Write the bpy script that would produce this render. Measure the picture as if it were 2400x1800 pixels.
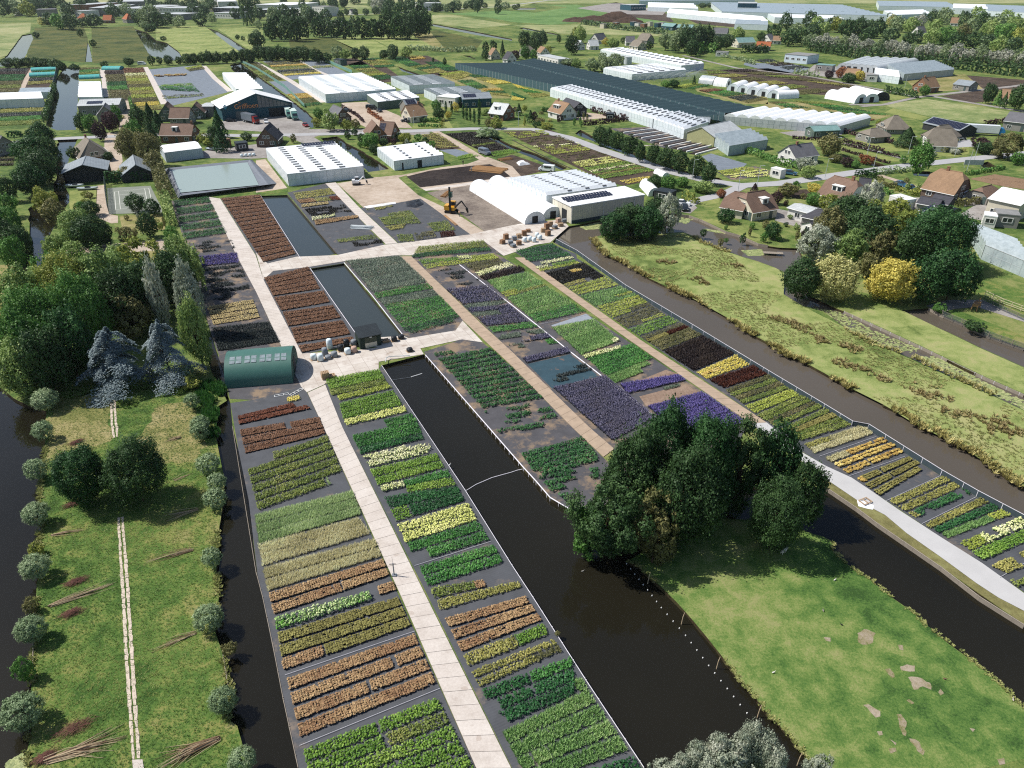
import bpy, bmesh, math, random
import numpy as np
from mathutils import Vector, Matrix
from mathutils.geometry import delaunay_2d_cdt

for o in list(bpy.data.objects): bpy.data.objects.remove(o, do_unlink=True)
SC = bpy.context.scene
COL = SC.collection
rnd = random.Random(7)
RNG = np.random.default_rng(11)

# ------------------------------------------------------------------ camera, sky, sun, exposure
H, FPX, PITCH = 58.0, 1680.0, math.radians(30.4)       # drone height (m), focal length in photo pixels, pitch below level
cam = bpy.data.cameras.new('camera'); camo = bpy.data.objects.new('camera', cam); COL.objects.link(camo)
cam.sensor_width = 36; cam.lens = 36*FPX/2400; cam.clip_start = .5; cam.clip_end = 20000
camo.location = (0, 0, H); camo.rotation_euler = (math.pi/2-PITCH, 0, 0)
SC.camera = camo
SHV = Vector((.78, -.14, -1.0)).normalized()             # direction the sunlight travels
SUN_EL = math.asin(-SHV.z); SUN_AZ = math.atan2(-SHV.x, -SHV.y)
w = bpy.data.worlds.new('World'); SC.world = w; w.use_nodes = True
nt = w.node_tree; bg = nt.nodes['Background']
sky = nt.nodes.new('ShaderNodeTexSky'); sky.sky_type = 'NISHITA'; sky.sun_disc = False
sky.sun_elevation = SUN_EL; sky.sun_rotation = SUN_AZ; sky.altitude = 0; sky.air_density = 1.0; sky.dust_density = 1.2; sky.ozone_density = 1.6
nt.links.new(sky.outputs[0], bg.inputs[0]); bg.inputs[1].default_value = .085
sl = bpy.data.lights.new('sun', 'SUN'); sl.energy = 4.4; sl.angle = math.radians(.53); sl.color = (1, .955, .89)
so = bpy.data.objects.new('sun', sl); COL.objects.link(so); so.rotation_euler = SHV.to_track_quat('-Z', 'Y').to_euler()
SC.view_settings.view_transform = 'Standard'; SC.view_settings.look = 'None'; SC.view_settings.exposure = 0.35; SC.view_settings.gamma = 1
SC.render.engine = 'CYCLES'
SC.cycles.max_bounces = 6; SC.cycles.diffuse_bounces = 2; SC.cycles.glossy_bounces = 2; SC.cycles.transmission_bounces = 3
SC.cycles.transparent_max_bounces = 6; SC.cycles.caustics_reflective = False; SC.cycles.caustics_refractive = False
SC.cycles.use_denoising = False; SC.cycles.filter_width = 1.15

# ------------------------------------------------------------------ photo pixels -> places on the ground (or on a level z)
CP, SP = math.cos(PITCH), math.sin(PITCH)
def G(p, z=0.0):
    dx, dy = (p[0]-1200)/FPX, (900-p[1])/FPX
    d = (dx, CP+dy*SP, -SP+dy*CP); t = (z-H)/d[2]
    return Vector((d[0]*t, d[1]*t, z))
def depth(P): return P[1]*CP-(P[2]-H)*SP
def pxm(P): return FPX/depth(P)                            # photo pixels per metre at a place
REG = dict(O=(0,0),Q=(600,0),R=(1200,0),S=(1800,0),I=(0,300),K=(600,300),L=(1200,300),T=(1800,300),A=(0,600),B=(600,600),C=(1200,600),
           M=(1800,600),D=(0,1000),E=(600,1000),H=(1200,1000),N=(1800,1000),V=(0,1400),F=(600,1400),J=(1200,1400),W=(1800,1400))
def pts(s):
    r, out = 's', []
    for t in s.split():
        if ',' not in t: r = t; continue
        a, b = map(float, t.split(','))
        if r == 's': out.append((a, b))
        elif r == 'd': out.append((a*1.08499, b*1.08499))
        else: out.append((REG[r][0]+a/3.6867, REG[r][1]+b/3.6867))
    return out
def gp(s, z=0.0): return [G(p, z) for p in pts(s)]
NURS = math.radians(64.0)                                  # world angle (from +Y clockwise) of the plant rows; beds run square to it

# ------------------------------------------------------------------ objects
def link(o, parent=None):
    COL.objects.link(o)
    if parent is not None: o.parent = parent
    return o
def tag(o, label=None, cat=None, group=None, kind=None):
    if label: o['label'] = label
    if cat: o['category'] = cat
    if group: o['group'] = group
    if kind: o['kind'] = kind
    return o
def empty(name, loc=(0,0,0), rz=0, label=None, cat=None, group=None):
    o = bpy.data.objects.new(name, None); o.empty_display_size = .5; COL.objects.link(o)
    o.location = loc; o.rotation_euler = (0, 0, rz)
    return tag(o, label, cat, group)
class MB:
    def __init__(s): s.v, s.f, s.mi = [], [], []
    def face(s, vs, m=0):
        n = len(s.v); s.v += [tuple(v) for v in vs]; s.f.append(list(range(n, n+len(vs)))); s.mi.append(m); return s
    def box(s, x0, y0, z0, x1, y1, z1, m=0, mat=None):
        c = [(x0,y0,z0),(x1,y0,z0),(x1,y1,z0),(x0,y1,z0),(x0,y0,z1),(x1,y0,z1),(x1,y1,z1),(x0,y1,z1)]
        if mat is not None: c = [tuple(mat @ Vector(p)) for p in c]
        n = len(s.v); s.v += c
        for q in ((3,2,1,0),(4,5,6,7),(0,1,5,4),(1,2,6,5),(2,3,7,6),(3,0,4,7)): s.f.append([n+i for i in q]); s.mi.append(m)
        return s
    def prism(s, poly, z0, z1, m=0, bottom=True):
        n = len(s.v); k = len(poly)
        s.v += [(p[0],p[1],z0) for p in poly]+[(p[0],p[1],z1) for p in poly]
        s.f.append([n+k+i for i in range(k)]); s.mi.append(m)
        if bottom: s.f.append([n+k-1-i for i in range(k)]); s.mi.append(m)
        for i in range(k): j = (i+1)%k; s.f.append([n+i,n+j,n+k+j,n+k+i]); s.mi.append(m)
        return s
    def tube(s, a, b, r0, r1=None, n=6, m=0, cap=True):
        a, b = Vector(a), Vector(b); r1 = r0 if r1 is None else r1
        d = (b-a).normalized(); u = d.orthogonal().normalized(); v = d.cross(u); k = len(s.v)
        for i in range(n):
            t = 2*math.pi*i/n; s.v.append(tuple(a+(u*math.cos(t)+v*math.sin(t))*r0))
        for i in range(n):
            t = 2*math.pi*i/n; s.v.append(tuple(b+(u*math.cos(t)+v*math.sin(t))*r1))
        for i in range(n):
            j = (i+1)%n; s.f.append([k+i,k+j,k+n+j,k+n+i]); s.mi.append(m)
        if cap:
            s.f.append([k+n-1-i for i in range(n)]); s.mi.append(m); s.f.append([k+n+i for i in range(n)]); s.mi.append(m)
        return s
    def mesh(s, name, mats, smooth=False):
        me = bpy.data.meshes.new(name); me.from_pydata(s.v, [], s.f)
        for m in (mats if isinstance(mats, (list, tuple)) else [mats]): me.materials.append(m)
        if any(s.mi): me.polygons.foreach_set('material_index', s.mi)
        if smooth: me.polygons.foreach_set('use_smooth', [True]*len(s.f))
        me.update(); return me
    def build(s, name, mats, parent=None, smooth=False, **k):
        o = bpy.data.objects.new(name, s.mesh(name, mats, smooth)); link(o, parent)
        if k: tag(o, **k)
        return o
def npmesh(name, V, Fq, mats, attrs=None, smooth=False):
    """big mesh from numpy: V (n,3), Fq (m,3 or 4) ; attrs dict name->(n,) float"""
    me = bpy.data.meshes.new(name); n, m, k = len(V), len(Fq), Fq.shape[1]
    me.vertices.add(n); me.vertices.foreach_set('co', np.asarray(V, np.float32).ravel())
    me.loops.add(m*k); me.loops.foreach_set('vertex_index', np.asarray(Fq, np.int32).ravel())
    me.polygons.add(m); me.polygons.foreach_set('loop_start', np.arange(0, m*k, k, dtype=np.int32))
    if smooth: me.polygons.foreach_set('use_smooth', np.ones(m, bool))
    for a, d in (attrs or {}).items():
        at = me.attributes.new(a, 'FLOAT', 'POINT'); at.data.foreach_set('value', np.asarray(d, np.float32))
    for mt in (mats if isinstance(mats, (list, tuple)) else [mats]): me.materials.append(mt)
    me.update(calc_edges=True); return me

# ------------------------------------------------------------------ materials
def lin(c):
    if isinstance(c, str): c = tuple(int(c[i:i+2], 16)/255 for i in (0, 2, 4))
    return tuple(((x+.055)/1.055)**2.4 if x > .04045 else x/12.92 for x in c)
def tone(c, k=1.0, r=1.04, g=.93, sat=.88):
    """what the eye reads in sunlight -> base colour (a little less saturated and darker)"""
    l = .3*c[0]+.6*c[1]+.1*c[2]; c = tuple(l+(x-l)*sat for x in c); 
    if c[0] >= c[1]: r = g = 1.0
    return (min(1, c[0]*r*k), min(1, c[1]*g*k), min(1, c[2]*k))
MATS = {}
class NT:
    def __init__(s, name):
        s.m = bpy.data.materials.new(name); s.m.use_nodes = True; s.t = s.m.node_tree; s.b = s.t.nodes['Principled BSDF']
        s.tc = None
    def n(s, typ, **k):
        q = s.t.nodes.new(typ)
        for a, v in k.items(): setattr(q, a, v)
        return q
    def l(s, a, b): s.t.links.new(a, b)
    def coord(s):
        if s.tc is None: s.tc = s.n('ShaderNodeTexCoord').outputs['Object']
        return s.tc
    def noise(s, scale, detail=3, rough=.55, vec=None, dist=0):
        q = s.n('ShaderNodeTexNoise'); q.inputs['Scale'].default_value = scale; q.inputs['Detail'].default_value = detail
        q.inputs['Roughness'].default_value = rough; q.inputs['Distortion'].default_value = dist
        s.l(vec or s.coord(), q.inputs['Vector']); return q.outputs['Fac']
    def ramp(s, fac, stops):
        q = s.n('ShaderNodeValToRGB'); e = q.color_ramp.elements
        while len(e) < len(stops): e.new(.5)
        for i, (p, c) in enumerate(stops): e[i].position = p; e[i].color = (*c, 1)
        s.l(fac, q.inputs[0]); return q.outputs[0]
    def mix(s, fac, a, b, mode='MIX'):
        q = s.n('ShaderNodeMix', data_type='RGBA', blend_type=mode)
        for sock, v in ((q.inputs[0], fac), (q.inputs[6], a), (q.inputs[7], b)):
            if hasattr(v, 'is_linked'): s.l(v, sock)
            else: sock.default_value = v if isinstance(v, (int, float)) else (*v, 1)
        return q.outputs[2]
    def math(s, op, a, b=0.0, c=None):
        q = s.n('ShaderNodeMath', operation=op)
        for i, v in enumerate((a, b) if c is None else (a, b, c)):
            if hasattr(v, 'is_linked'): s.l(v, q.inputs[i])
            else: q.inputs[i].default_value = v
        return q.outputs[0]
    def attr(s, name): q = s.n('ShaderNodeAttribute', attribute_name=name); return q.outputs['Fac']
    def rand(s): return s.n('ShaderNodeObjectInfo').outputs['Random']
    def bump(s, h, strength=.4, dist=.05):
        q = s.n('ShaderNodeBump'); q.inputs['Strength'].default_value = strength; q.inputs['Distance'].default_value = dist
        s.l(h, q.inputs['Height']); s.l(q.outputs[0], s.b.inputs['Normal'])
    def done(s, col, rough=.8, spec=.3, metal=0):
        if hasattr(col, 'is_linked'): s.l(col, s.b.inputs['Base Color'])
        else: s.b.inputs['Base Color'].default_value = (*col, 1)
        s.b.inputs['Roughness'].default_value = rough; s.b.inputs['Specular IOR Level'].default_value = spec; s.b.inputs['Metallic'].default_value = metal
        return s.m
def plain(name, c, rough=.7, var=.18, scale=1.5, spec=.3, metal=0, bump=0, fine=14):
    """painted/raw surface with blotchy wear: two scales of noise"""
    if name in MATS: return MATS[name]
    n = NT(name); c = lin(c); a = n.noise(scale, 5, .6); b = n.noise(fine, 3)
    lo = tuple(x*(1-var) for x in c); hi = tuple(min(1, x*(1+var*.8)) for x in c)
    col = n.ramp(a, [(.3, lo), (.7, hi)]); col = n.mix(.35, col, n.ramp(b, [(.3, lo), (.7, hi)]))
    if bump: n.bump(b, bump, .03)
    MATS[name] = n.done(col, rough, spec, metal); return MATS[name]
def ground(name, cols, scales=(.035, .35, 3.5), rough=.95, bump=.5, bdist=.12, stretch=None):
    """natural ground: cols = list of 3-4 colours from dull to bright, mixed on three scales"""
    if name in MATS: return MATS[name]
    n = NT(name); cs = [tone(lin(c), .74) for c in cols]; vec = n.coord()
    if stretch:
        mp = n.n('ShaderNodeMapping'); n.l(vec, mp.inputs[0]); mp.inputs['Rotation'].default_value = (0, 0, stretch[0]); mp.inputs['Scale'].default_value = (stretch[1], 1, 1); vec = mp.outputs[0]
    a = n.noise(scales[0], 4, .6, vec); b = n.noise(scales[1], 5, .65, vec, .4); c = n.noise(scales[2], 4, .7, vec)
    k = n.math('ADD', n.math('MULTIPLY', a, .6), n.math('ADD', n.math('MULTIPLY', b, .5), n.math('MULTIPLY', c, .35)))
    st = [(.58+.28*i/(len(cs)-1), q) for i, q in enumerate(cs)]
    col = n.ramp(k, st); f2 = n.noise(scales[2]*4.5, 3, .7, vec); lo_, hi_ = tuple(x*.6 for x in cs[0]), tuple(min(1, x*1.25) for x in cs[-1])
    col = n.mix(n.ramp(f2, [(.36, (.42, .42, .42)), (.5, (0, 0, 0))]), col, lo_); col = n.mix(n.ramp(f2, [(.55, (0, 0, 0)), (.72, (.3, .3, .3))]), col, hi_)
    n.bump(n.math('ADD', b, n.math('MULTIPLY', c, .8)), bump, bdist)
    MATS[name] = n.done(col, rough, .15); return MATS[name]
def leafmat(name, c1, c2, c3=None, trans=.25, rough=.55, bright=1.0):
    """foliage: per-leaf tint attribute + per-object random"""
    if name in MATS: return MATS[name]
    n = NT(name); a, b = tone(lin(c1), bright), tone(lin(c2), bright); c = tone(lin(c3), bright) if c3 else b
    t = n.math('ADD', n.math('MULTIPLY', n.attr('tint'), .75), n.math('MULTIPLY', n.rand(), .25))
    col = n.ramp(t, [(.1, a), (.6, b), (.95, c)])
    m = n.done(col, rough, .25)
    tr = n.n('ShaderNodeBsdfTranslucent'); n.l(col, tr.inputs[0]); ms = n.n('ShaderNodeMixShader'); ms.inputs[0].default_value = trans
    n.l(n.b.outputs[0], ms.inputs[1]); n.l(tr.outputs[0], ms.inputs[2])
    out = [q for q in n.t.nodes if q.type == 'OUTPUT_MATERIAL'][0]; n.l(ms.outputs[0], out.inputs[0])
    MATS[name] = m; return m
def hmat(name, lowc, topc, topc2=None):
    """plants whose flower heads differ from their leaves: colour by height on the plant"""
    if name in MATS: return MATS[name]
    n = NT(name); t = n.attr('tint'); top = n.mix(t, lin(topc), lin(topc2 or topc))
    col = n.mix(n.math('GREATER_THAN', n.attr('hh'), .55), lin(lowc), top)
    MATS[name] = n.done(col, .8, .15); return MATS[name]

GRASS = ground('pasture_grass', ['3d5a22', '547a2c', '7c9440', '9aa35a'])
def water_mat(name='canal_water', c0=(.009, .0082, .005), c1=(.016, .0145, .0095)):
    n = NT(name); a = n.noise(.9, 3); b = n.noise(.02, 3)
    n.bump(a, .012, .05)
    col = n.ramp(b, [(.35, c0), (.65, c1)])
    m = n.done(col, .03, .5); n.b.inputs['IOR'].default_value = 1.33; return m
WATER = water_mat()
BANK = ground('bank_soil', ['2b2418', '4a3d28', '5c5a30'], (.2, 1.2, 6))
# ================================================================== THE SETTING: land, water, fields, paths
def wiggle(P, step=3.5, amp=.35):
    out = []
    for i, a in enumerate(P):
        b = P[(i+1) % len(P)]; d = b-a; n = max(1, min(40, int(d.length/step)))
        for k in range(n):
            q = a+d*(k/n)
            if k: q = q+Vector((rnd.uniform(-amp, amp), rnd.uniform(-amp, amp), 0))
            out.append(q)
    return out
def land_with_water(polys):
    V = [Vector(p) for p in ((-6000,-150),(6000,-150),(6000,12000),(-6000,12000))]; Fc = [[0,1,2,3]]
    for P in polys:
        n = len(P)
        if sum(P[i].x*P[(i+1)%n].y-P[(i+1)%n].x*P[i].y for i in range(n)) < 0: P = P[::-1]
        n = len(V); V += [Vector((p.x, p.y)) for p in P]; Fc.append(list(range(n, n+len(P))))
    vo, _, fo, _, _, of = delaunay_2d_cdt(V, [], Fc, 1, 1e-4)
    cen = np.array([[sum(vo[i].x for i in f)/len(f), sum(vo[i].y for i in f)/len(f)] for f in fo]); wet = np.zeros(len(fo), bool)
    for P in polys:
        xs = np.array([p.x for p in P]); ys = np.array([p.y for p in P]); ins = np.zeros(len(fo), bool); j = len(P)-1
        for i in range(len(P)):
            ins ^= ((ys[i] > cen[:, 1]) != (ys[j] > cen[:, 1])) & (cen[:, 0] < (xs[j]-xs[i])*(cen[:, 1]-ys[i])/(ys[j]-ys[i]+1e-12)+xs[i]); j = i
        wet |= ins
    keep = [f for f, q in zip(fo, wet) if not q]
    mb = MB(); mb.v = [(v.x, v.y, 0) for v in vo]; mb.f = [list(f) for f in keep]; mb.mi = [0]*len(keep)
    for P in polys:
        n = len(P); ar = sum(P[i].x*P[(i+1)%n].y-P[(i+1)%n].x*P[i].y for i in range(n))
        Q = P if ar > 0 else P[::-1]
        for i in range(n):
            a, b = Q[i], Q[(i+1)%n]; mb.face([(a.x,a.y,0),(b.x,b.y,0),(b.x,b.y,-1.3),(a.x,a.y,-1.3)], 1)
    return mb
nat = []   # natural banks (slightly ragged), hard = straight revetted ones
nat.append(gp('A 120,1230 400,1340 D 390,170 380,290 350,480 345,650 355,880 345,1000 320,1330 V 310,0 315,140 295,430 285,580 265,850 270,1170 240,1300 235,1475 230,1750 s -500,1900 -500,900 A 0,1130'))
nat.append(gp('I 500,95 680,90 640,180 590,270 560,400 555,480 590,560 600,640 540,720 480,830 430,950 400,1106 A 470,0 400,60 330,150 230,300 140,500 110,640 85,880 30,1060 -20,1100 -60,1000 A 0,900 15,870 60,680 80,520 160,200 180,90 I 250,1106 270,1000 255,850 240,700 330,620 470,540'))
nat.append(gp('O 555,580 685,590 680,720 672,900 I 662,15 490,20 O 400,1090 430,900 470,760 500,660'))
nat.append(gp('A 1805,640 1800,800 1830,1010 1900,1120 1960,1250 1880,1300 1840,1475 D 1850,0 1880,150 1900,280 1935,420 1940,600 1910,780 1890,900 1870,1010 1890,1100 1870,1230 1890,1475 V 1885,50 1860,300 1920,480 1960,680 1990,800 1960,1050 2050,1110 2070,1270 2130,1475 2250,1800 s 742,1990 699,1800 684,1736 664,1639 640.7,1519 615,1400 606,1366 D 2190,1000 2150,640 2110,420 2060,200 2010,0 s 540,945 A 1920,970 1830,690'))
W5 = gp('B 1085,945 1440,1475 E 1580,210 1810,555 1950,830 2212,1200 J 180,0 440,400 640,720 850,1030 1140,1475 1330,1780 W 560,1780 450,1550 380,1420 250,1270 100,1090 0,1010 J 2130,900 2000,740 1850,560 1760,430 1620,270 1500,120 1400,20 H 1380,1475 1260,1360 1160,1270 1100,1200 1000,1160 1300,980 1800,790 N 100,820 400,930 480,950 570,1000 550,1060 700,1200 870,1310 1070,1475 W 1200,90 1290,160 1390,260 1560,400 1700,500 1880,640 2050,790 2212,960 2600,1300 2600,560 2212,240 1870,0 N 1500,1220 1180,1000 960,850 760,700 500,525 H 1700,480 1000,590 615,720 490,715 330,620 210,480 100,360 0,220 B 2000,1475 1470,862 1450,850')
nat.append(gp('L 490,850 780,795 1160,725 1430,745 1530,760 1640,800 1850,900 1960,930 2130,1005 2212,1020 T 100,1035 270,1040 M 330,60 350,340 560,440 660,480 900,590 1330,790 1850,1040 2212,1200 2450,1310 2450,1450 2212,1330 1930,1200 1700,1090 1480,1000 1230,880 1150,850 900,770 640,600 480,480 300,430 200,370 130,330 140,140 60,100 L 1970,1106 1900,1080 1780,1040 1640,990 1560,930 1480,900 1200,905 1000,930 760,930 690,950 760,1050 830,1106 C 1000,70 1180,190 1450,310 1650,400 1900,560 2100,690 M 0,750 150,850 300,910 500,1020 720,1150 800,1170 950,1220 1000,1290 1230,1390 1300,1475 N 1480,60 1620,150 1750,210 1870,280 2000,390 2212,520 2450,680 2450,950 2100,760 1800,600 1490,420 940,90 860,20 M 480,1320 C 2212,1030 1560,630 980,280 590,0 L 560,1085 350,985'))
nat.append(gp('M 1150,470 1260,530 1560,660 1830,790 2212,960 2500,1090 2500,910 2212,800 1900,690 1690,590 1480,500 1390,450'))
hard = [gp('s 611,459 673,457 789,595 707,610'), gp('B 470,110 760,65 1270,690 890,715'), W5]
nat.append(gp('K 560,90 700,72 780,130 900,190 1060,290 1150,355 970,380 820,215 700,140 600,130'))
nat.append(gp('O 1985,560 2085,545 Q 0,640 400,935 545,1065 480,1106 270,950 100,830 -60,720 O 2010,610'))
nat.append(gp('K 1940,60 2060,70 2212,150 L 220,225 480,345 430,365 350,330 130,240 0,190 K 2100,130'))
nat.append(gp('L 545,50 590,15 760,100 1250,290 1640,418 1790,430 1860,485 1790,490 1640,452 1200,315'))
nat.append(gp('T 620,215 760,262 800,275 660,240')); nat.append(gp('T 880,275 1020,325 960,345 890,320')); nat.append(gp('T 1240,370 1400,375 1390,420 1260,410'))
nat.append(gp('T 1830,310 1900,290 2000,350 1860,345'))
nat.append(gp('O 270,290 190,305 60,480 -60,570 20,575 210,500 240,440 290,330')); nat.append(gp('O 752,350 775,400 800,535 735,535 740,460'))
nat.append(gp('O 1160,250 1270,280 1350,350 1440,370 1550,450 1570,490 1500,525 1290,480 1230,370')); nat.append(gp('O 1790,240 1880,270 2000,340 2140,435 2060,440 1970,380 1870,300'))
nat.append(gp('Q 1520,203 1530,225 1900,302 2212,352 2212,336 1800,255')); nat.append(gp('Q 650,0 790,48 830,52 720,0')); nat.append(gp('Q 1520,103 2100,62 2100,48 1700,70'))
nat.append(gp('R 60,246 400,305 400,295 100,238')); nat.append(gp('R 20,85 200,84 210,68 70,66')); nat.append(gp('R 60,45 500,8 480,0 150,18'))
nat.append(gp('Q 1580,398 1670,430 1680,420 1610,395')); nat.append(gp('Q 1220,572 1290,600 1440,652 1400,655 1260,615')); nat.append(gp('Q 1785,478 1900,512 1850,482'))
nat.append(gp('Q 640,365 760,375 880,425 830,432 700,395')); nat.append(gp('Q 1830,165 2110,222 2100,212 1900,172'))
nat = [wiggle(P) for P in nat]
POLYS = nat+hard
tag(land_with_water(POLYS).build('ground', [GRASS, BANK]), kind='structure')
tag(MB().face([(-700,-100,-.45),(900,-100,-.45),(900,1800,-.45),(-700,1800,-.45)]).build('water', WATER), kind='structure')

WPOND = water_mat('pond_water', (.034, .043, .042), (.045, .054, .052)); WCAN = water_mat('silty_water', (.085, .072, .056), (.10, .085, .068))
def sheet(name, s, mat, z=.02, world=False, parent=None):
    P = s if world else gp(s)
    n = len(P); ar = sum(P[i].x*P[(i+1)%n].y-P[(i+1)%n].x*P[i].y for i in range(n))
    if ar < 0: P = P[::-1]
    o = MB().face([(p.x, p.y, z) for p in P]).build(name, mat, parent)
    if parent is None: tag(o, kind='structure')
    return o
def ribbon(name, s, width, mat, z=.06, thick=0):
    P = gp(s); mb = MB(); L = []
    for i, p in enumerate(P):
        a, b = P[max(0, i-1)], P[min(len(P)-1, i+1)]; d = (b-a).normalized(); L.append(Vector((-d.y, d.x, 0))*(width/2))
    n = len(P); mb.v = [tuple(p+l+Vector((0,0,z))) for p, l in zip(P, L)]+[tuple(p-l+Vector((0,0,z))) for p, l in zip(P, L)]
    mb.f = [[i+n, i+n+1, i+1, i] for i in range(n-1)]; mb.mi = [0]*(n-1)
    return tag(mb.build(name, mat), kind='structure')

# --- fields
for P_, m_ in ((hard[0], WPOND), (hard[1], WPOND), (nat[4], WCAN), (nat[5], WCAN)): sheet('water', P_, m_, -.44, world=True)
G_LUSH = ground('lush_grass', ['2a5016', '477424', '648a30', '8c9844', 'a09a5c'], (.05, .5, 5))
G_ISL = ground('island_turf', ['325c20', '4c7c2a', '668e36', '85a04a', '9ca860'], (.06, .45, 4.5))
G_MEAD = ground('meadow_grass', ['5d7a30', '86a04a', '9fb45e', 'b0b870'], (.05, .4, 4))
G_DRY = ground('dry_grass', ['66742f', '8c8c48', 'a89c60', 'b8aa76'], (.06, .5, 4))
G_MARSH = ground('marsh_grass', ['33491f', '4b6128', '64722f', '7a7238'], (.05, .3, 2))
G_FAR = ground('far_pasture', ['6a8844', '8aa258', 'a9b473', 'bdbc84'], (.012, .08, .5))
G_FARG = ground('far_green_pasture', ['4f8038', '6b9a4a', '82ab58'], (.012, .08, .5))
G_LAWN = ground('lawn_grass', ['6f8a3a', '8ea24c', 'a2ad5a'], (.1, .8, 6))
SOIL = ground('turned_soil', ['3c332c', '5a4c42', '70604f'], (.1, .8, 5))
DSOIL = ground('dark_soil', ['2b2523', '3a3230', '4b413c'], (.1, .8, 5))
SAND = ground('sand', ['b09c86', 'ccb8a2', 'dccbb8'], (.08, .6, 5), bump=.3)
GRIT = ground('grit_yard', ['8d8680', 'a8a29c', 'bab5b0'], (.08, .7, 6), bump=.2)
CLOTH = None
def cloth_mat(name, c, dirt, amt):
    n = NT(name); c = lin(c); d = lin(dirt)
    mp = n.n('ShaderNodeMapping'); n.l(n.coord(), mp.inputs[0]); mp.inputs['Rotation'].default_value = (0, 0, NURS)
    wv = n.n('ShaderNodeTexWave'); wv.inputs['Scale'].default_value = 1.1; wv.inputs['Distortion'].default_value = .6; n.l(mp.outputs[0], wv.inputs[0])
    col = n.ramp(n.noise(.5, 5, .65), [(.3, tuple(x*.8 for x in c)), (.7, tuple(x*1.25 for x in c))])
    col = n.mix(n.math('MULTIPLY', wv.outputs['Fac'], .22), col, tuple(x*1.5 for x in c))
    col = n.mix(n.ramp(n.noise(.22, 6, .7), [(1-amt, (0,0,0)), (min(1, 1.12-amt), (1,1,1))]), col, d)
    n.bump(wv.outputs['Fac'], .15, .02)
    return n.done(col, .75, .3)
CLOTH = cloth_mat('ground_cloth', '494b4f', '75695e', .42)
CLOTHB = cloth_mat('worn_cloth', '4a494c', '84725e', .5)
CLOTHT = cloth_mat('wet_cloth', '2f4650', '8a6a52', .42)
CLOTHF = cloth_mat('far_cloth', '6d757e', '9a9488', .35)
sheet('left_pasture', 'A 420,1180 950,1170 1500,1050 1700,990 1880,1290 D 1850,0 1930,420 1890,900 1870,1230 1880,1475 V 1850,300 1950,680 1960,1050 2050,1110 2240,1800 s 60,1990 V 240,1475 275,1170 290,580 320,140 D 325,1330 350,1000 355,650 385,290', G_LUSH, .012)
sheet('dry_pasture', wiggle(gp('A 520,1200 930,1200 950,1475 D 950,130 700,200 480,200 420,300 400,150 400,0'), .8, .5), G_DRY, .02, world=True)
sheet('dry_pasture', wiggle(gp('A 1330,1320 1620,1240 1700,1400 D 1720,60 1780,150 1700,300 1420,330 1150,120 1250,20'), .8, .5), G_DRY, .02, world=True)
sheet('island_pasture', 'H 1020,1160 1300,985 1800,800 N 90,830 480,955 560,1005 545,1060 700,1205 870,1315 1070,1478 W 1290,165 1560,405 1880,645 2212,965 2590,1310 570,1775 450,1540 250,1265 0,1005 J 2130,895 1850,555 1620,265 1400,15 H 1260,1355 1100,1195', G_ISL, .012)
for i, s in enumerate(['W 770,310 830,275 930,310 910,370 850,410 780,390','W 1140,600 1200,580 1270,590 1270,640 1150,630','W 1010,620 1050,615 1095,690 1070,700','W 1210,690 1330,700 1400,740 1410,800 1340,770 1260,800 1240,740',
    'W 820,930 870,925 970,985 970,1030 930,1040','W 1110,1010 1150,1010 1200,1080 1190,1200 1165,1190','W 1195,890 1220,880 1265,915 1240,925','W 1040,1220 1110,1260 1100,1280','W 1220,1220 1270,1225 1355,1330 1340,1365 1290,1330','W 1470,820 1490,790 1520,830 1490,850','W 1740,1130 1790,1140 1770,1165','W 1980,1400 2040,1390 2050,1440 2000,1450','W 480,345 540,350 540,385 500,375','W 1120,410 1165,415 1170,460 1135,450','W 1040,1310 1100,1300 1110,1330 1060,1350','W 940,1160 985,1155 990,1190 960,1195']):
    sheet('bare_patch', wiggle(gp(s), .35, .16), ground('bare_earth', ['74803e', '9c9068', 'b0a088', 'c0b09a'], (.3, 2.5, 11)), .018+.0005*i, world=True)
sheet('meadow', 'L 700,955 1000,935 1480,905 1640,995 1900,1085 M 70,105 140,150 135,330 300,435 640,605 1150,855 1480,1005 1930,1205 2440,1445 N 2440,670 2000,385 1620,145 M 1300,1470 1000,1285 720,1145 300,905 0,745 C 1900,555 1450,305 1000,65 L 830,1100', G_MEAD, .012)
sheet('meadow', 'M 700,500 900,430 1180,480 1560,665 1830,795 2490,1090 2440,1300 2212,1190 1850,1030 1330,780 900,580', G_MEAD, .014)
sheet('lawn', 'M 1490,500 1600,455 2212,690 2500,800 2500,900 1900,680', G_LUSH, .02); sheet('lawn', 'M 1800,190 2212,300 2500,380 2500,640 1880,400 1750,300', G_LUSH, .02)
sheet('gravel_path', 'M 1370,430 1560,380 1850,380 2212,540 2500,640 2500,690 2212,570 1800,440 1600,460 1480,490', GRIT, .03)
sheet('lawn', 'A -200,80 150,75 165,190 70,560 15,860 -200,900', G_DRY, .02)
sheet('marsh', 'O 300,240 720,225 760,340 735,540 230,500 240,440 290,330', G_MARSH, .03); sheet('marsh', 'O 790,240 1150,225 1230,370 1290,480 1260,540 800,545', G_MARSH, .03)
sheet('pasture', 'O 1340,230 1760,220 1870,300 1970,380 2080,450 1580,500 1550,450 1440,370 1350,345', G_MEAD, .03); sheet('pasture', 'O -300,215 270,200 260,280 190,300 60,480 -300,560', G_FAR, .03)
sheet('pasture', 'O 1880,250 2212,230 Q 60,260 60,420 O 2150,430 2000,330', G_MEAD, .03)
sheet('reed_meadow', 'Q 280,340 650,330 900,440 560,470 300,430', G_MARSH, .03); sheet('reed_meadow', 'Q 650,330 950,310 1150,420 1000,470 850,430', G_MEAD, .03)
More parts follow.
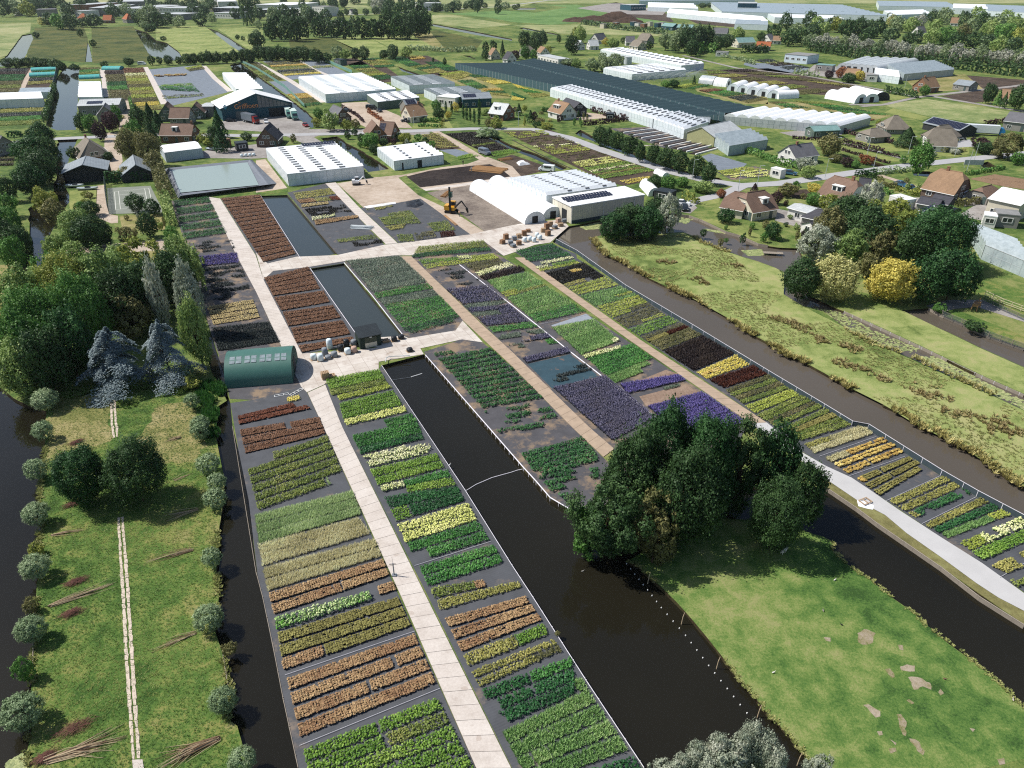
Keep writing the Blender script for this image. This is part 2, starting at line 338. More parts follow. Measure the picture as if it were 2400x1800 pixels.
sheet('reed_meadow', 'Q 950,310 1320,290 1560,410 1200,430', G_MEAD, .032); sheet('reed_meadow', 'Q 1330,290 1500,280 1850,390 1560,420', G_DRY, .034); sheet('reed_meadow', 'Q 1500,270 1560,260 1960,350 1900,430 1650,440', G_MARSH, .036)
sheet('pasture', 'Q 1520,130 1640,120 2212,215 R 500,215 300,280 0,215 Q 1900,245 1530,200', G_FAR, .03); sheet('pasture', 'Q 1640,118 2150,90 R 200,110 500,60 800,130 560,200 330,215 0,190 Q 2000,150', G_FARG, .04)
sheet('pasture', 'R 300,45 560,40 900,130 1350,190 1300,215 800,140 500,65', G_FARG, .045); sheet('pasture', 'R 300,240 600,205 1350,290 1250,310 850,300 400,290', G_FAR, .04); sheet('pasture', 'Q 700,10 1000,60 1000,75 800,80', G_FAR, .03)
sheet('pasture', 'Q 1000,0 R 300,0 60,60 Q 1650,90 1450,60', G_FAR, .03)
sheet('far_fields', 's -3000,8 6000,8 5000,-60 -2500,-60', G_FAR, .05)
sheet('far_hardstanding', 'R 560,70 900,20 1330,100 1300,130 900,120', GRIT, .05)
sheet('pasture', 'S 920,800 1260,840 1000,880', G_LAWN, .03); sheet('pasture', 'S 1010,900 1370,855 2090,965 2050,1030 1850,1065 1400,1010 1060,930', G_FAR, .03); sheet('pasture', 'S 1080,935 1400,1015 1330,1040 1000,975', G_LAWN, .032)
sheet('bare_field', 'S 1700,650 2212,690 2500,760 2500,900 2130,790 1860,770', SOIL, .03); sheet('bare_field', 'S 1490,830 1870,780 1960,870 1750,890', SOIL, .03); sheet('bare_field', 'R 1500,160 1900,200 2212,240 2000,245 1600,205', SOIL, .05)
sheet('lawn', 'T 210,90 480,85 460,150 430,160 250,110', G_LAWN, .03); sheet('lawn', 'T 660,95 830,75 1280,175 1270,200 1050,205 680,110', G_LAWN, .03); sheet('lawn', 'T 640,150 880,210 1140,270 1130,290 960,280 640,185', G_LAWN, .03)
sheet('lawn', 'T 1420,170 1500,130 1740,160 1740,220 1640,250 1430,235', G_LAWN, .03); sheet('verge', 'L 1620,630 1800,590 1790,650 1640,680', G_LAWN, .03); sheet('lawn', 'L 1600,790 1850,790 1960,840 2212,960 2200,1010 1960,925 1640,795', G_LAWN, .03)
sheet('garden_bed', 'T 110,540 330,530 430,610 340,620 200,600', SOIL, .03); sheet('gravel_yard', 'T 1740,440 1960,400 2212,440 2400,480 2400,560 2000,500', ground('bulb_crates', ['8a6c52','a58666','6f5640'], (.3,2,8)), .03)
sheet('dirt_yard', 'T 1640,760 1800,660 2000,560 2400,520 2400,760 1850,800', GRIT, .03)
sheet('lawn', 'I 600,540 840,535 830,720 600,700', G_LAWN, .03); sheet('lawn', 'I 1030,760 1400,740 1430,880 1060,880', G_DRY, .03); sheet('sand_drive', 'I 905,40 1035,40 1060,290 1010,370 915,370 900,250', SAND, .03)
sheet('sand_drive', 'I 835,500 910,490 925,620 945,745 1020,760 1020,820 960,825 830,770', SAND, .03); sheet('court', 'I 925,520 1300,500 1400,700 1400,730 940,745', plain('court_surface', '7d8278', .9, .12, .3), .035)
LINE = plain('court_paint', 'd8d8d0', .7, .08)
sheet('gravel_yard', 'O 1040,870 1110,870 1160,1075 1060,1080 I 1030,20', SAND, .03)
sheet('bare_yard', 'I 560,1040 1000,1000 1450,960 1480,1090 560,1140', SAND, .028); sheet('dry_lawn', 'I 1080,1080 1480,1045 1560,1140 A 1000,60', G_DRY, .03)
# --- court lines
def cl(a, b): 
    A_, B_ = gp(f'I {a} {b}', .04); d = (B_-A_).normalized(); nn = Vector((-d.y, d.x, 0))*.06
    return [(A_+nn), (B_+nn), (B_-nn), (A_-nn)]
mb = MB()
for a, b in (('990,550','1285,520'),('990,550','1000,705'),('1025,548','1040,700'),('1250,525','1275,655'),('1285,520','1312,640'),('1030,578','1258,562'),('1143,570','1150,600'),('1000,705','1120,690'),('920,662','1300,640')):
    mb.face([(p.x, p.y, .045) for p in cl(a, b)])
tag(mb.build('court_lines', LINE), kind='structure')

# --- nursery yards, black ground cloth under the beds
def conc_mat():
    n = NT('concrete'); a = n.noise(.35, 5, .65); b = n.noise(5, 4, .7); r = n.rand()
    col = n.ramp(a, [(.25, lin('aaa096')), (.5, lin('c6beb5')), (.8, lin('d3ccc4'))])
    col = n.mix(n.math('MULTIPLY', r, .35), col, lin('b3a79d')); col = n.mix(.25, col, n.ramp(b, [(.35, lin('93877d')), (.7, lin('d8d0c8'))]))
    st = n.ramp(n.noise(.8, 2, .4), [(.70, (0,0,0)), (.73, (1,1,1))]); col = n.mix(n.math('MULTIPLY', st, .30), col, lin('8c7664'))
    n.bump(b, .12, .02); return n.done(col, .85, .3)
CONC = conc_mat()
def conc_yard():
    n = NT('yard_slabs'); mp = n.n('ShaderNodeMapping'); n.l(n.coord(), mp.inputs[0]); mp.inputs['Rotation'].default_value = (0, 0, NURS-math.pi/2)
    br = n.n('ShaderNodeTexBrick'); n.l(mp.outputs[0], br.inputs[0]); br.offset = 0; br.inputs['Scale'].default_value = 1; br.inputs['Brick Width'].default_value = 2.2; br.inputs['Row Height'].default_value = 1.8
    br.inputs['Mortar Size'].default_value = .025; br.inputs['Color1'].default_value = (*lin('c9c2b9'), 1); br.inputs['Color2'].default_value = (*lin('bdb5ab'), 1); br.inputs['Mortar'].default_value = (*lin('8a7d72'), 1)
    col = n.mix(n.ramp(n.noise(.3, 5, .7), [(.45, (0,0,0)), (.75, (1,1,1))]), br.outputs[0], lin('a3968b')); st = n.ramp(n.noise(.6, 3), [(.64, (0,0,0)), (.7, (1,1,1))])
    return n.done(n.mix(n.math('MULTIPLY', st, .4), col, lin('857260')), .85, .3)
YARD = conc_yard(); CONC2 = plain('brown_concrete', 'a6937f', .9, .22, .7, .25, bump=.15); PALEC = plain('crumbled_concrete', 'c4b6a6', .95, .2, 2, .2, bump=.3)
CL = 'ground_cloth'
sheet(CL, 's 540,945 A 2212,1240 B 390,1130 440,1180 E 580,0 1240,1475 F 1900,1475 s 1170,1960 740,1990 699,1800 664,1639 615,1400 606,1366 D 2150,640 2060,200', CLOTH, .03)
sheet(CL, 'B 590,1110 1060,985 1085,950 1440,1475 E 1810,555 2212,1200 J 440,400 850,1030 1320,1770 F 2420,1800 2212,1475 1490,0 E 745,0', CLOTH, .03)
sheet(CL, 'B 1470,865 1450,830 1780,720 1960,750 2212,960 C 510,1475 H 790,270 960,420 900,560 800,680 615,715 490,710 330,615 100,355 B 2005,1475', CLOTHB, .03)
sheet(CL, 'B 60,200 150,125 445,95 470,112 890,715 900,760 400,850', CLOTH, .03); sheet(CL, 'I 1905,608 K 35,575 s 611,459 707,610 695,603 627,620 605,606', CLOTH, .03)
sheet(CL, 'B 765,50 1200,-10 1250,0 1790,560 1720,650 1320,710 1275,690', CLOTHB, .03)
sheet(CL, 'I 1480,630 1800,598 2050,1106 A 2212,310 B 220,790 0,830 A 1900,880 1830,690 1790,560 1760,400 1640,0 I 1600,1000', CLOTHB, .03)
sheet(CL, 'K 1350,1090 1970,975 2140,1106 B 2060,-30 C 0,60 100,130 2050,1445 H 1800,400 1000,540 870,200 C 660,1475 0,830 B 1345,10', CLOTHB, .03)
sheet('wet_ground_cloth', 'C 135,935 500,850 750,1040 345,1145', CLOTHT, .034); sheet('pale_cloth', 'C 340,600 640,500 700,545 350,612', plain('pale_cloth', '8d949c', .7), .036)
sheet(CL, 'L 20,1070 340,1000 555,1090 C 560,20 980,285 1560,635 2212,1035 M 480,1325 N 860,25 1490,425 1800,605 2440,945 2440,1560 2212,1430 1500,960 900,560 500,340 290,215 C 2200,1440 1300,830 105,20', CLOTH, .031)
sheet(CL, 'K 270,560 600,480 1110,1010 990,1060 700,1095', CLOTH, .03); sheet(CL, 'K 900,690 1210,650 1420,610 1640,770 1870,920 1230,995', CLOTH, .03)
sheet('yard', 's 600,592 627,618 695,602 K 700,1100 1110,1010 1230,998 1860,920 1985,890 L 60,830 430,790 490,850 330,990 200,1010 20,1075 K 2140,1106 1965,975 1330,1102 B 1200,-5 770,45 440,98 150,130 65,205', YARD, .05)
sheet('yard', 'B 400,845 890,812 1060,790 1290,700 1320,712 1725,645 1785,560 1960,748 1780,722 1420,800 1450,850 1060,915 1060,988 600,1100 590,1112 440,1180 390,1130 230,800 310,720', YARD, .05)
sheet('sand_yard', 'K 700,480 1000,430 1270,405 1600,340 1830,310 2000,250 2212,330 L 100,430 0,520 K 1900,540 1480,540 1420,520 1300,410 1230,430 1400,580 1700,720 1980,900 1860,925 1640,770 1420,610 1210,650 930,690', SAND, .04)
sheet('soil_yard', 'K 1300,420 1500,370 1830,330 2060,310 2200,420 2140,430 1420,515', DSOIL, .045); sheet('soil_yard', 'K 1480,560 1880,490 L 0,520 130,840 K 1980,900 1700,690', ground('grey_soil', ['746860','918477','aa9c8e'], (.15,1,5)), .045)
sheet('soil_yard', 'K 2080,270 2212,230 L 350,350 80,420 0,330', SOIL, .046); sheet('concrete_strip', 'K 1440,530 2212,420 2212,445 1470,545', CONC, .05)
# raked furrows
sheet('yard', 'I 1480,620 1800,590 K 80,545 280,520 270,555 I 1900,605 1810,600', G_LUSH, .032)
sheet('yard', 'K 0,280 80,270 270,520 0,560', SAND, .04)
sheet('yard', 'K 140,20 420,10 1500,10 1500,60 560,60 500,80 600,140 400,130', GRIT, .03); sheet('yard', 'I 1740,200 2212,140 K 120,150 120,260 I 2150,265 1760,260', GRIT, .032)
sheet('yard', 'O 1900,1050 2212,1030 Q 250,990 380,1040 470,1106 K 350,50 I 1900,10', GRIT, .034); sheet('yard', 'Q 740,890 950,880 1240,1000 1350,1106 960,1106 750,1000', SAND, .03)
sheet('nursery_ground', 'A 1885,870 B 0,830 225,790 390,1130 440,1180 A 2212,1245 1985,1235 1960,1100 1930,990', CLOTHB, .024)
sheet('yard', 'B 440,98 770,45 760,64 470,109', CLOTH, .03); sheet('yard', 'B 885,716 1272,691 1320,712 1060,792 900,762', YARD, .046)
# asphalt roads
ASPH = plain('asphalt', 'a3a3a4', .9, .1, .2, .25, bump=.1)
ribbon('road', 's -300,345 0,337 140,325 380,315 560,318 690,316 860,312 1100,302 1250,303 1330,322 1420,355 1560,400 1650,422 1740,435 1830,430 2000,405 2130,388 2300,370 2700,330', 5.2, ASPH, .07)
ribbon('road', 's 1740,436 1700,455 1630,470 1600,486', 4, ASPH, .066); ribbon('road', 'S 1400,830 1700,880 2212,965 2600,1010', 3.6, GRIT, .06); ribbon('road', 'S 1290,840 1860,775 2130,745 2500,690', 3.6, GRIT, .058)
ribbon('road', 'R 1480,480 1950,590 S 300,650 1000,780 1290,840 1000,905 800,920', 3.2, GRIT, .06); ribbon('road', 'S 1000,905 700,905', 3, GRIT, .062)
ribbon('road', 'Q 700,130 1100,118 1600,85 2100,58 R 300,5 600,-6', 7, ASPH, .08); ribbon('path', 'K 1530,20 1700,110 1960,270 2180,360', 3, SAND, .05)
ribbon('path', 'O 1760,570 1860,680 1990,790', 3, CONC, .05); ribbon('path', 'O 1255,580 1330,720 1420,900', 3, CONC, .05); ribbon('path', 'Q 0,540 300,700 590,885', 3.4, CONC, .05); ribbon('path', 'Q 370,525 500,600 620,650', 2.6, CONC, .05)
ribbon('path', 'O 280,600 230,680 180,790', 2.6, SAND, .05); ribbon('path', 'O 880,600 905,700 920,840', 3, CONC, .05)
ribbon('path', 'L 900,160 1660,140', .8, CONC, .06); ribbon('path', 'T 950,405 1130,460 1330,530', 2.4, SAND, .06); ribbon('path', 'T 660,130 1000,220 1180,270', 2, GRIT, .06)
# grey service road along the right-hand beds, with its verge
sheet('service_road', 'N 290,300 500,455 780,645 1010,765 1200,925 1500,1135 1800,1355 1990,1480 W 2212,120 2500,300 2500,130 N 2212,1442 1850,1182 1500,962 1130,722 900,562 720,442 500,342 290,222 C 2200,1440 2060,1450', plain('service_asphalt', 'b4b3b2', .9, .1, .4, .25, bump=.1), .06)
sheet('verge', 'N 290,300 500,455 780,645 1010,765 1200,925 1500,1135 1800,1355 1990,1480 W 2212,120 2500,300 2500,400 2212,235 1870,0 N 1500,1215 1180,995 960,845 760,695 505,525 300,380', ground('worn_verge', ['6c6a3c','84854a','99975a'], (.2,1,5)), .035)
# concrete slab paths: each slab a piece of its own
def slab_path(name, le, re, step, gap=.04, z=.085, cols=1, rag=0.0, mat=None):
    root = empty(name); tag(root, kind='structure')
    L_, R_ = gp(le), gp(re); tot = (L_[-1]-L_[0]).length
    def at(P, t):
        ls = [(P[i+1]-P[i]).length for i in range(len(P)-1)]; s = t*sum(ls)
        for i, q in enumerate(ls):
            if s <= q or i == len(ls)-1: return P[i].lerp(P[i+1], s/q)
            s -= q
    n = max(2, round(tot/step))
    sheet('joint_bed', L_+R_[::-1], plain('joint_dirt', '6f6459', .95) if not rag else G_LUSH, z-.045, world=True, parent=root)
    for i in range(n):
        a, b, c, d = at(L_, i/n), at(R_, i/n), at(R_, (i+1)/n), at(L_, (i+1)/n)
        u = (d-a).normalized()*gap/2; v = (b-a).normalized()*.03; dz = rnd.uniform(-.006, .006)
        for k in range(cols):
            f0, f1 = (0, 1) if cols == 1 else ((0, .43), (.57, 1))[k]; J = lambda: Vector((rnd.uniform(-rag, rag), rnd.uniform(-rag, rag), 0))
            a_, b_, c_, d_ = a.lerp(b, f0), a.lerp(b, f1), d.lerp(c, f1), d.lerp(c, f0); q = [a_+u+v+J(), b_+u-v+J(), c_-u-v+J(), d_-u+v+J()]
            if (q[1]-q[0]).cross(q[2]-q[0]).z < 0: q = q[::-1]
            mb = MB().prism([(p.x, p.y) for p in q], .0, z+dz, bottom=False); o = mb.build('concrete_slab', mat or (CONC if not rag else PALEC), root)
    return root
slab_path('concrete_path', 's 1190,1975 F 1900,1475 1255,0 E 580,0 B 445,1185', 's 1295,1975 F 2205,1475 1475,0 E 745,0 B 600,1115', 1.6)
slab_path('concrete_path', 'I 1800,597 2045,1106 A 2212,310 B 225,795', 'I 1903,612 s 600,600 B 65,205 390,830', 1.7)
slab_path('concrete_path', 'B 1245,5 1790,560 2212,955 C 510,1475 H 790,265', 'B 1342,5 1960,600 2212,828 C 660,1475 H 885,195', 1.9, mat=CONC2)
slab_path('concrete_path', 'K 597,478 850,740 1120,1005', 'K 690,472 885,680 1225,998', 1.9)
slab_path('concrete_path', 'C 22,15 1000,720 2060,1448', 'C 105,15 1100,720 2200,1442', 1.9, mat=CONC2)
slab_path('farm_track', 'A 950,1225 955,1475 D 960,0 975,100', 'A 1000,1220 1015,1475 D 1025,0 1020,90', .9, .05, .05, 2, .06)
slab_path('farm_track', 'D 1012,790 1035,1300 V 1055,60 1085,700 1140,1400', 'D 1068,780 1115,1300 V 1128,60 1165,600 1215,1395', .8, .04, .05, 2, .06)
slab_path('farm_track', 'V 1140,1405 1180,1800', 'V 1235,1400 1300,1800', 2.2, .05, .06)
# ================================================================== PLANT BEDS: block of pots > plant_row
def tmpl(style, seed, m):
    r = np.random.default_rng(seed); V = []; hh = []
    for i in range(m):
        ph = 2*math.pi*(i+r.random())/m; 
        if style == 'leaf':        # dome of tilted broad leaves
            el = math.asin(r.uniform(.1, 1)); c = np.array([math.cos(ph)*math.cos(el)*.42, math.sin(ph)*math.cos(el)*.42, .35+.6*math.sin(el)])
            nrm = np.array([math.cos(ph)*math.cos(el), math.sin(ph)*math.cos(el), math.sin(el)+.5]); s = r.uniform(.22, .34)
        elif style == 'tuft':      # spiky leaves pointing up and out
            tl = r.uniform(.35, 1.3); d = np.array([math.cos(ph)*tl, math.sin(ph)*tl, 1.0]); d /= np.linalg.norm(d); sd = np.array([-math.sin(ph), math.cos(ph), 0])*.16
            b = np.array([math.cos(ph), math.sin(ph), 0])*.1; t = b+d*r.uniform(.8, 1.1)
            V += [b-sd, b+sd, t+sd*.5, t-sd*.5]; hh += [0, 0, 1, 1]; continue
        else:                      # pot plant: low cushion
            el = math.asin(r.uniform(.3, 1)); c = np.array([math.cos(ph)*math.cos(el)*.36, math.sin(ph)*math.cos(el)*.36, .6+.4*math.sin(el)])
            nrm = np.array([math.cos(ph)*math.cos(el)*.7, math.sin(ph)*math.cos(el)*.7, 1]); s = r.uniform(.26, .36)
        nrm = nrm+r.normal(0, .25, 3); nrm /= np.linalg.norm(nrm); a = np.cross(nrm, [0.3, .5, .8]); a /= np.linalg.norm(a); b = np.cross(nrm, a)
        V += [c-a*s-b*s*.6, c+a*s-b*s*.6, c+a*s*.6+b*s*.7, c-a*s*.6+b*s*.7]; hh += [c[2]]*4
    if style == 'pot':             # the black pot itself
        for k in range(4):
            t0, t1 = math.pi/2*k+.78, math.pi/2*(k+1)+.78
            V += [np.array([math.cos(t0)*.28, math.sin(t0)*.28, 0]), np.array([math.cos(t1)*.28, math.sin(t1)*.28, 0]), np.array([math.cos(t1)*.36, math.sin(t1)*.36, .6]), np.array([math.cos(t0)*.36, math.sin(t0)*.36, .6])]; hh += [-1]*4
    return np.array(V), np.array(hh)
TM = {(st, m): [tmpl(st, 10*k+m, m) for k in range(6)] for st in ('leaf', 'tuft', 'pot') for m in (5, 8)}
def potmat(name, c1, c2):
    n = NT(name); col = n.mix(n.attr('tint'), lin(c1), lin(c2)); col = n.mix(n.math('LESS_THAN', n.attr('hh'), -.5), col, (.012, .012, .013)); MATS[name] = n.done(col, .75, .2); return MATS[name]
# kind: (material, style, spacing m, height m, words)
K = {}
def kind(k, mat, style, sp, h, words): K[k] = (mat, style, sp, h, words)
kind('brt', leafmat('bright_leaf', '5a8f1e', '7bad2a', '98bf40'), 'leaf', .30, .42, 'bright green leafy')
kind('grn', leafmat('green_leaf', '2f7026', '479135', '62a745', bright=1.1), 'leaf', .30, .42, 'fresh green leafy')
kind('dkg', leafmat('deep_green_leaf', '1d5226', '2c6e33', '43873f', bright=1.12), 'leaf', .32, .42, 'deep green leafy')
kind('box', leafmat('box_leaf', '1e4d24', '2e6b30', '4a8040', bright=1.2), 'leaf', .42, .45, 'dark green clipped')
kind('olv', leafmat('olive_leaf', '566f22', '768c32', '949e4a', bright=1.25), 'leaf', .30, .40, 'olive green leafy')
kind('dol', leafmat('dull_olive_leaf', '4a5226', '65693a', '7c7d48', bright=1.25), 'leaf', .32, .38, 'dull olive leafy')
kind('lim', leafmat('lime_leaf', '8ba524', 'abc23a', 'c2d058'), 'leaf', .32, .40, 'lime yellow green')
kind('yol', leafmat('yellow_olive_leaf', '7e8434', 'a5a34a', 'c0b65c'), 'leaf', .30, .36, 'yellow olive')
kind('yel', leafmat('yellow_leaf', 'd0bd35', 'e6d34a', 'efe27a'), 'leaf', .34, .36, 'clear yellow')
kind('gld', leafmat('golden_leaf', 'b08a3a', 'd8bb55', 'ecd984'), 'pot', .42, .32, 'golden yellow potted')
kind('pal', leafmat('pale_grass', 'a8ae78', 'c4c795', 'd8d8b0', bright=1.3), 'tuft', .26, .5, 'pale straw green grassy')
kind('gry', leafmat('grey_green_leaf', '7c9a60', '9ab578', 'b6ca96', bright=1.55), 'tuft', .26, .48, 'grey green feathery')
kind('sil', leafmat('silver_green_leaf', '5a725c', '758b72', '93a58a', bright=1.2), 'tuft', .30, .42, 'silvery grey green')
kind('mid', leafmat('soft_green_leaf', '5c8a44', '7aa658', '9cbf72', bright=1.35), 'tuft', .28, .45, 'soft green bushy')
kind('org', potmat('orange_pot_plant', '86664a', 'b2966e'), 'pot', .26, .30, 'orange brown potted')
kind('brn', potmat('brown_pot_plant', '6b4c38', '866650'), 'pot', .26, .28, 'warm brown potted')
kind('obr', potmat('brown_green_pot_plant', '6a6538', '8f8a50'), 'pot', .26, .30, 'brownish green potted')
kind('red', potmat('red_brown_pot_plant', '5f382a', '7a4c38'), 'pot', .28, .30, 'dark red brown potted')
kind('drd', leafmat('dark_red_leaf', '46241c', '5f3325', '7a4a34', .1), 'tuft', .34, .55, 'dark red brown bushy')
kind('blk', leafmat('black_leaf', '22221e', '33322a', '4a4638', .1), 'tuft', .34, .55, 'near black bushy')
kind('dpb', leafmat('purple_brown_leaf', '33292a', '453a36', '5c5044', .1), 'tuft', .34, .6, 'dark purple brown bushy')
kind('wht', hmat('white_flower_plant', '7f9c4c', 'e9e6bd', 'cfd490'), 'leaf', .34, .5, 'pale cream flowering')
kind('hyd', hmat('hydrangea_plant', '4f8a2c', '5c9a34', 'd6dfa8'), 'leaf', .34, .6, 'tall green and cream flowering')
kind('pyl', hmat('pale_yellow_plant', 'a8b455', 'dfdd93', 'c3cb6c'), 'leaf', .34, .42, 'pale yellow leafy')
kind('lav', hmat('grey_lavender_plant', '5c6060', '6f6a7c', '83809a'), 'tuft', .30, .5, 'grey violet lavender')
kind('vio', hmat('violet_lavender_plant', '5a5a66', '6b629e', '8378b6'), 'tuft', .30, .5, 'vivid violet lavender')
kind('drk', leafmat('slate_leaf', '2d3a38', '414f4a', '5a675c', .1), 'tuft', .36, .42, 'slate dark')
kind('tan', potmat('tan_pot_plant', '9c8a60', 'b8a878'), 'pot', .40, .22, 'straw coloured potted')
EARTH = plain('pot_soil', '33302b', .95)
def vnoise(x, y, f, ph):
    return (np.sin(x*f+ph)+np.sin(y*f*1.3+ph*2.1)+np.sin((x+y)*f*.7+ph*.7)+np.sin((x-y*1.7)*f*.5+ph*1.7))*.25+.5
BC = [0]
def plants(name, P, k, parent, miss=0.0, s0=0, s1=1, lod=1.0, seed=None):
    """P = TL,TR,BR,BL in the world; fills it with plants of kind k as one row"""
    mat, style, sp, h, _ = K[k]
    c = (P[0]+P[2])/2; ppm = .427*pxm(c); sp = max(sp*(.74 if style != 'pot' else .94), 1.45/ppm*lod); h = max(h, sp*.7)
    L = ((P[1]-P[0]).length+(P[2]-P[3]).length)/2*(s1-s0); Wd = ((P[3]-P[0]).length+(P[2]-P[1]).length)/2
    na, nb = max(1, int(L/sp)), max(1, round((Wd-.3*sp)/sp))
    a, b = np.meshgrid((np.arange(na)+.5)/na, (np.arange(nb)+.5)/nb); a = a.ravel(); b = b.ravel()
    BC[0] += 1; r = np.random.default_rng(BC[0])
    jit = .08 if style == 'pot' else .22
    a = s0+(a+r.normal(0, jit/na, a.size))*(s1-s0); b = np.clip(b+r.normal(0, jit/nb, b.size), 0, 1)
    Q = [np.array(p) for p in P]
    pos = (Q[0]*((1-a)*(1-b))[:, None]+Q[1]*(a*(1-b))[:, None]+Q[2]*(a*b)[:, None]+Q[3]*((1-a)*b)[:, None]); pos[:, 2] = .03
    keep = r.random(len(pos)) > (.012 if miss == 0 else .05)
    if miss: keep &= vnoise(pos[:, 0], pos[:, 1], 1.1, BC[0]*1.3) > (.18+.64*miss)
    pos = pos[keep]; N = len(pos)
    if N == 0: pos = np.array([np.array(c)]); N = 1
    m = 8 if ppm > 5.5 else 5; tm = TM[(style, m)]; idx = r.integers(0, len(tm), N); TV = np.stack([t[0] for t in tm])[idx]; TH = np.stack([t[1] for t in tm])[idx]
    an = r.uniform(0, 2*math.pi, N); ca, sa = np.cos(an)[:, None], np.sin(an)[:, None]; sc = (sp*1.2*r.uniform(.8, 1.2, N))[:, None]
    big = vnoise(pos[:, 0], pos[:, 1], .9, BC[0]); hs = (h*r.uniform(.85, 1.12, N)*(.9+.2*big))[:, None]
    X = (TV[:, :, 0]*ca-TV[:, :, 1]*sa)*sc+pos[:, 0:1]; Y = (TV[:, :, 0]*sa+TV[:, :, 1]*ca)*sc+pos[:, 1:2]; Z = TV[:, :, 2]*hs+pos[:, 2:3]
    V = np.stack([X, Y, Z], 2).reshape(-1, 3); nv = TV.shape[1]
    tint = np.clip(.5*r.random(N)+.5*big, 0, 1)[:, None]+r.normal(0, .12, (N, nv//4)).repeat(4, 1)
    me = npmesh(name, V, np.arange(N*nv).reshape(-1, 4), mat, {'tint': np.clip(tint, 0, 1).ravel(), 'hh': TH.ravel()})
    return link(bpy.data.objects.new(name, me), parent)
def block(where, s, n, k, gap=.2, miss=0.0, rows=None, label=None, group=None, lod=1.0, name='plant_bed'):
    """s: TL TR BR BL pixels; rows: {row: [(s0,s1,kind,miss)]} overrides"""
    P = gp(s); c = sum(P, Vector())/4
    root = empty(name, (0, 0, 0), 0, label or f'{K[k][4]} plants {where}', 'plant bed', group or 'beds of nursery plants')
    for i in range(n):
        gp_ = min(.4, gap+.05); t0, t1 = (i+gp_/2)/n, (i+1-gp_/2)/n
        q = [P[0].lerp(P[3], t0), P[1].lerp(P[2], t0), P[1].lerp(P[2], t1), P[0].lerp(P[3], t1)]
        for (a, b, kk, ms) in (rows or {}).get(i, [(0, 1, k, miss)]): plants('plant_row', q, kk, root, ms, a, b, lod)
    return root
# --- bed left of the near concrete path, from the bottom of the picture upwards
nl = 'left of near path'
block(f'{nl}, at the bottom edge, largest bed', 'F 410,1325 1560,870 1960,1640 560,2120', 6, 'brt', .1, rows={0: [(0,.52,'brt',0),(.54,1,'brt',0)], 1: [(0,.53,'brt',0),(.56,1,'olv',0)]})
block(f'{nl}, four rows above the bright green bed', 'F 268,700 1365,315 1562,765 388,1232', 4, 'org', .2, rows={1: [(0,.76,'org',0),(.79,1,'org',0)], 2: [(0,.53,'org',0),(.55,1,'org',0)]})
block(f'{nl}, three rows under the flowering row', 'F 190,310 1225,0 1342,262 240,650', 3, 'obr', .14, rows={2: [(0,.31,'org',0),(.325,1,'obr',0)]})
block(f'{nl}, one tall row among pots', 'F 165,190 990,-35 1008,35 180,300', 1, 'hyd', .04)
block(f'beside near path, short piece', 'E 1050,1385 1190,1345 1210,1425 1070,1470', 1, 'org', .05)
block(f'{nl}, two rows under the pale grasses', 'E 110,1440 1095,1150 1157,1300 162,1640', 2, 'org', .16, rows={1: [(0,.58,'org',0),(.59,1,'org',0)]})
block(f'{nl}, two lower rows', 'E 60,1225 1020,975 1085,1135 108,1435', 2, 'pal', .12); block(f'{nl}, broad upper band', 'E 25,1028 885,795 985,935 60,1215', 2, 'pal', .03)
block(f'{nl}, three rows', 'E -10,770 832,560 908,770 30,1024', 3, 'gry', .08); block(f'{nl}, six rows', 's 576,1083 766.8,1022 808.9,1127.5 606.8,1200.7', 6, 'olv', .2, rows={0: [(.32,1,'olv',0)], 5: [(0,.78,'olv',0),(.8,.9,'gry',.2)]})
block(f'{nl}, three narrow rows', 's 562,1008 749,979 763,1020 577,1066', 3, 'brn', .12, rows={0: [(0,.55,'brn',0),(.62,1,'brn',0)]}); block(f'{nl}, two short rows before the shed', 's 558,976 705,941 730,961 561,998', 2, 'red', .16, rows={0: [(0,.86,'red',0)]})
block('in a small square in front of the round shed', 'B 268,1228 378,1215 384,1250 275,1272', 1, 'yel', .02)
# --- bed between the near path and the wide ditch
nr = 'between near path and ditch'
block(f'{nr}, lowest at the bottom edge', 'F 2400,1660 J 1035,1370 1230,1680 F 2540,1930', 2, 'dkg', .1)
block(f'{nr}, four broad rows', 'F 2130,1170 J 640,800 1010,1340 F 2370,1640', 4, 'mid', .1, rows={2: [(0,.12,'mid',0),(.15,1,'mid',0)]}); block(f'{nr}, small corner clump', 'J 520,720 600,705 650,800 570,830', 1, 'mid', .02)
block(f'{nr}, three patchy rows', 'F 1950,800 J 510,520 548,850 F 2105,1130', 3, 'dkg', .12, rows={0: [(0,.5,'dkg',0),(.52,1,'grn',0)], 1: [(.1,.48,'dkg',.3),(.53,1,'dkg',0)], 2: [(.05,1,'dkg',.12)]})
block(f'{nr}, two thin rows', 'F 1855,640 J 355,365 430,480 F 1935,795', 2, 'yol', .2, rows={1: [(0,.7,'yol',0),(.7,1,'dol',0)]})
block(f'{nr}, one row with a lime end', 'F 1790,505 J 265,235 320,335 F 1840,610', 1, 'olv', .08, rows={0: [(0,.62,'yol',0),(.63,1,'brt',0)]}); block(f'{nr}, three rows', 'F 1625,180 J 110,-5 262,215 F 1785,490', 3, 'org', .18)
block(f'{nr}, two rows by brown litter', 'E 1500,1400 s 1205,1347 1222,1381 F 1600,128', 2, 'yol', .16, rows={0: [(0,.5,'olv',0),(.5,.62,'org',.2)]}); block(f'{nr}, two rows over the litter', 'E 1405,1215 2052,1025 2137,1190 1490,1395', 2, 'grn', .1)
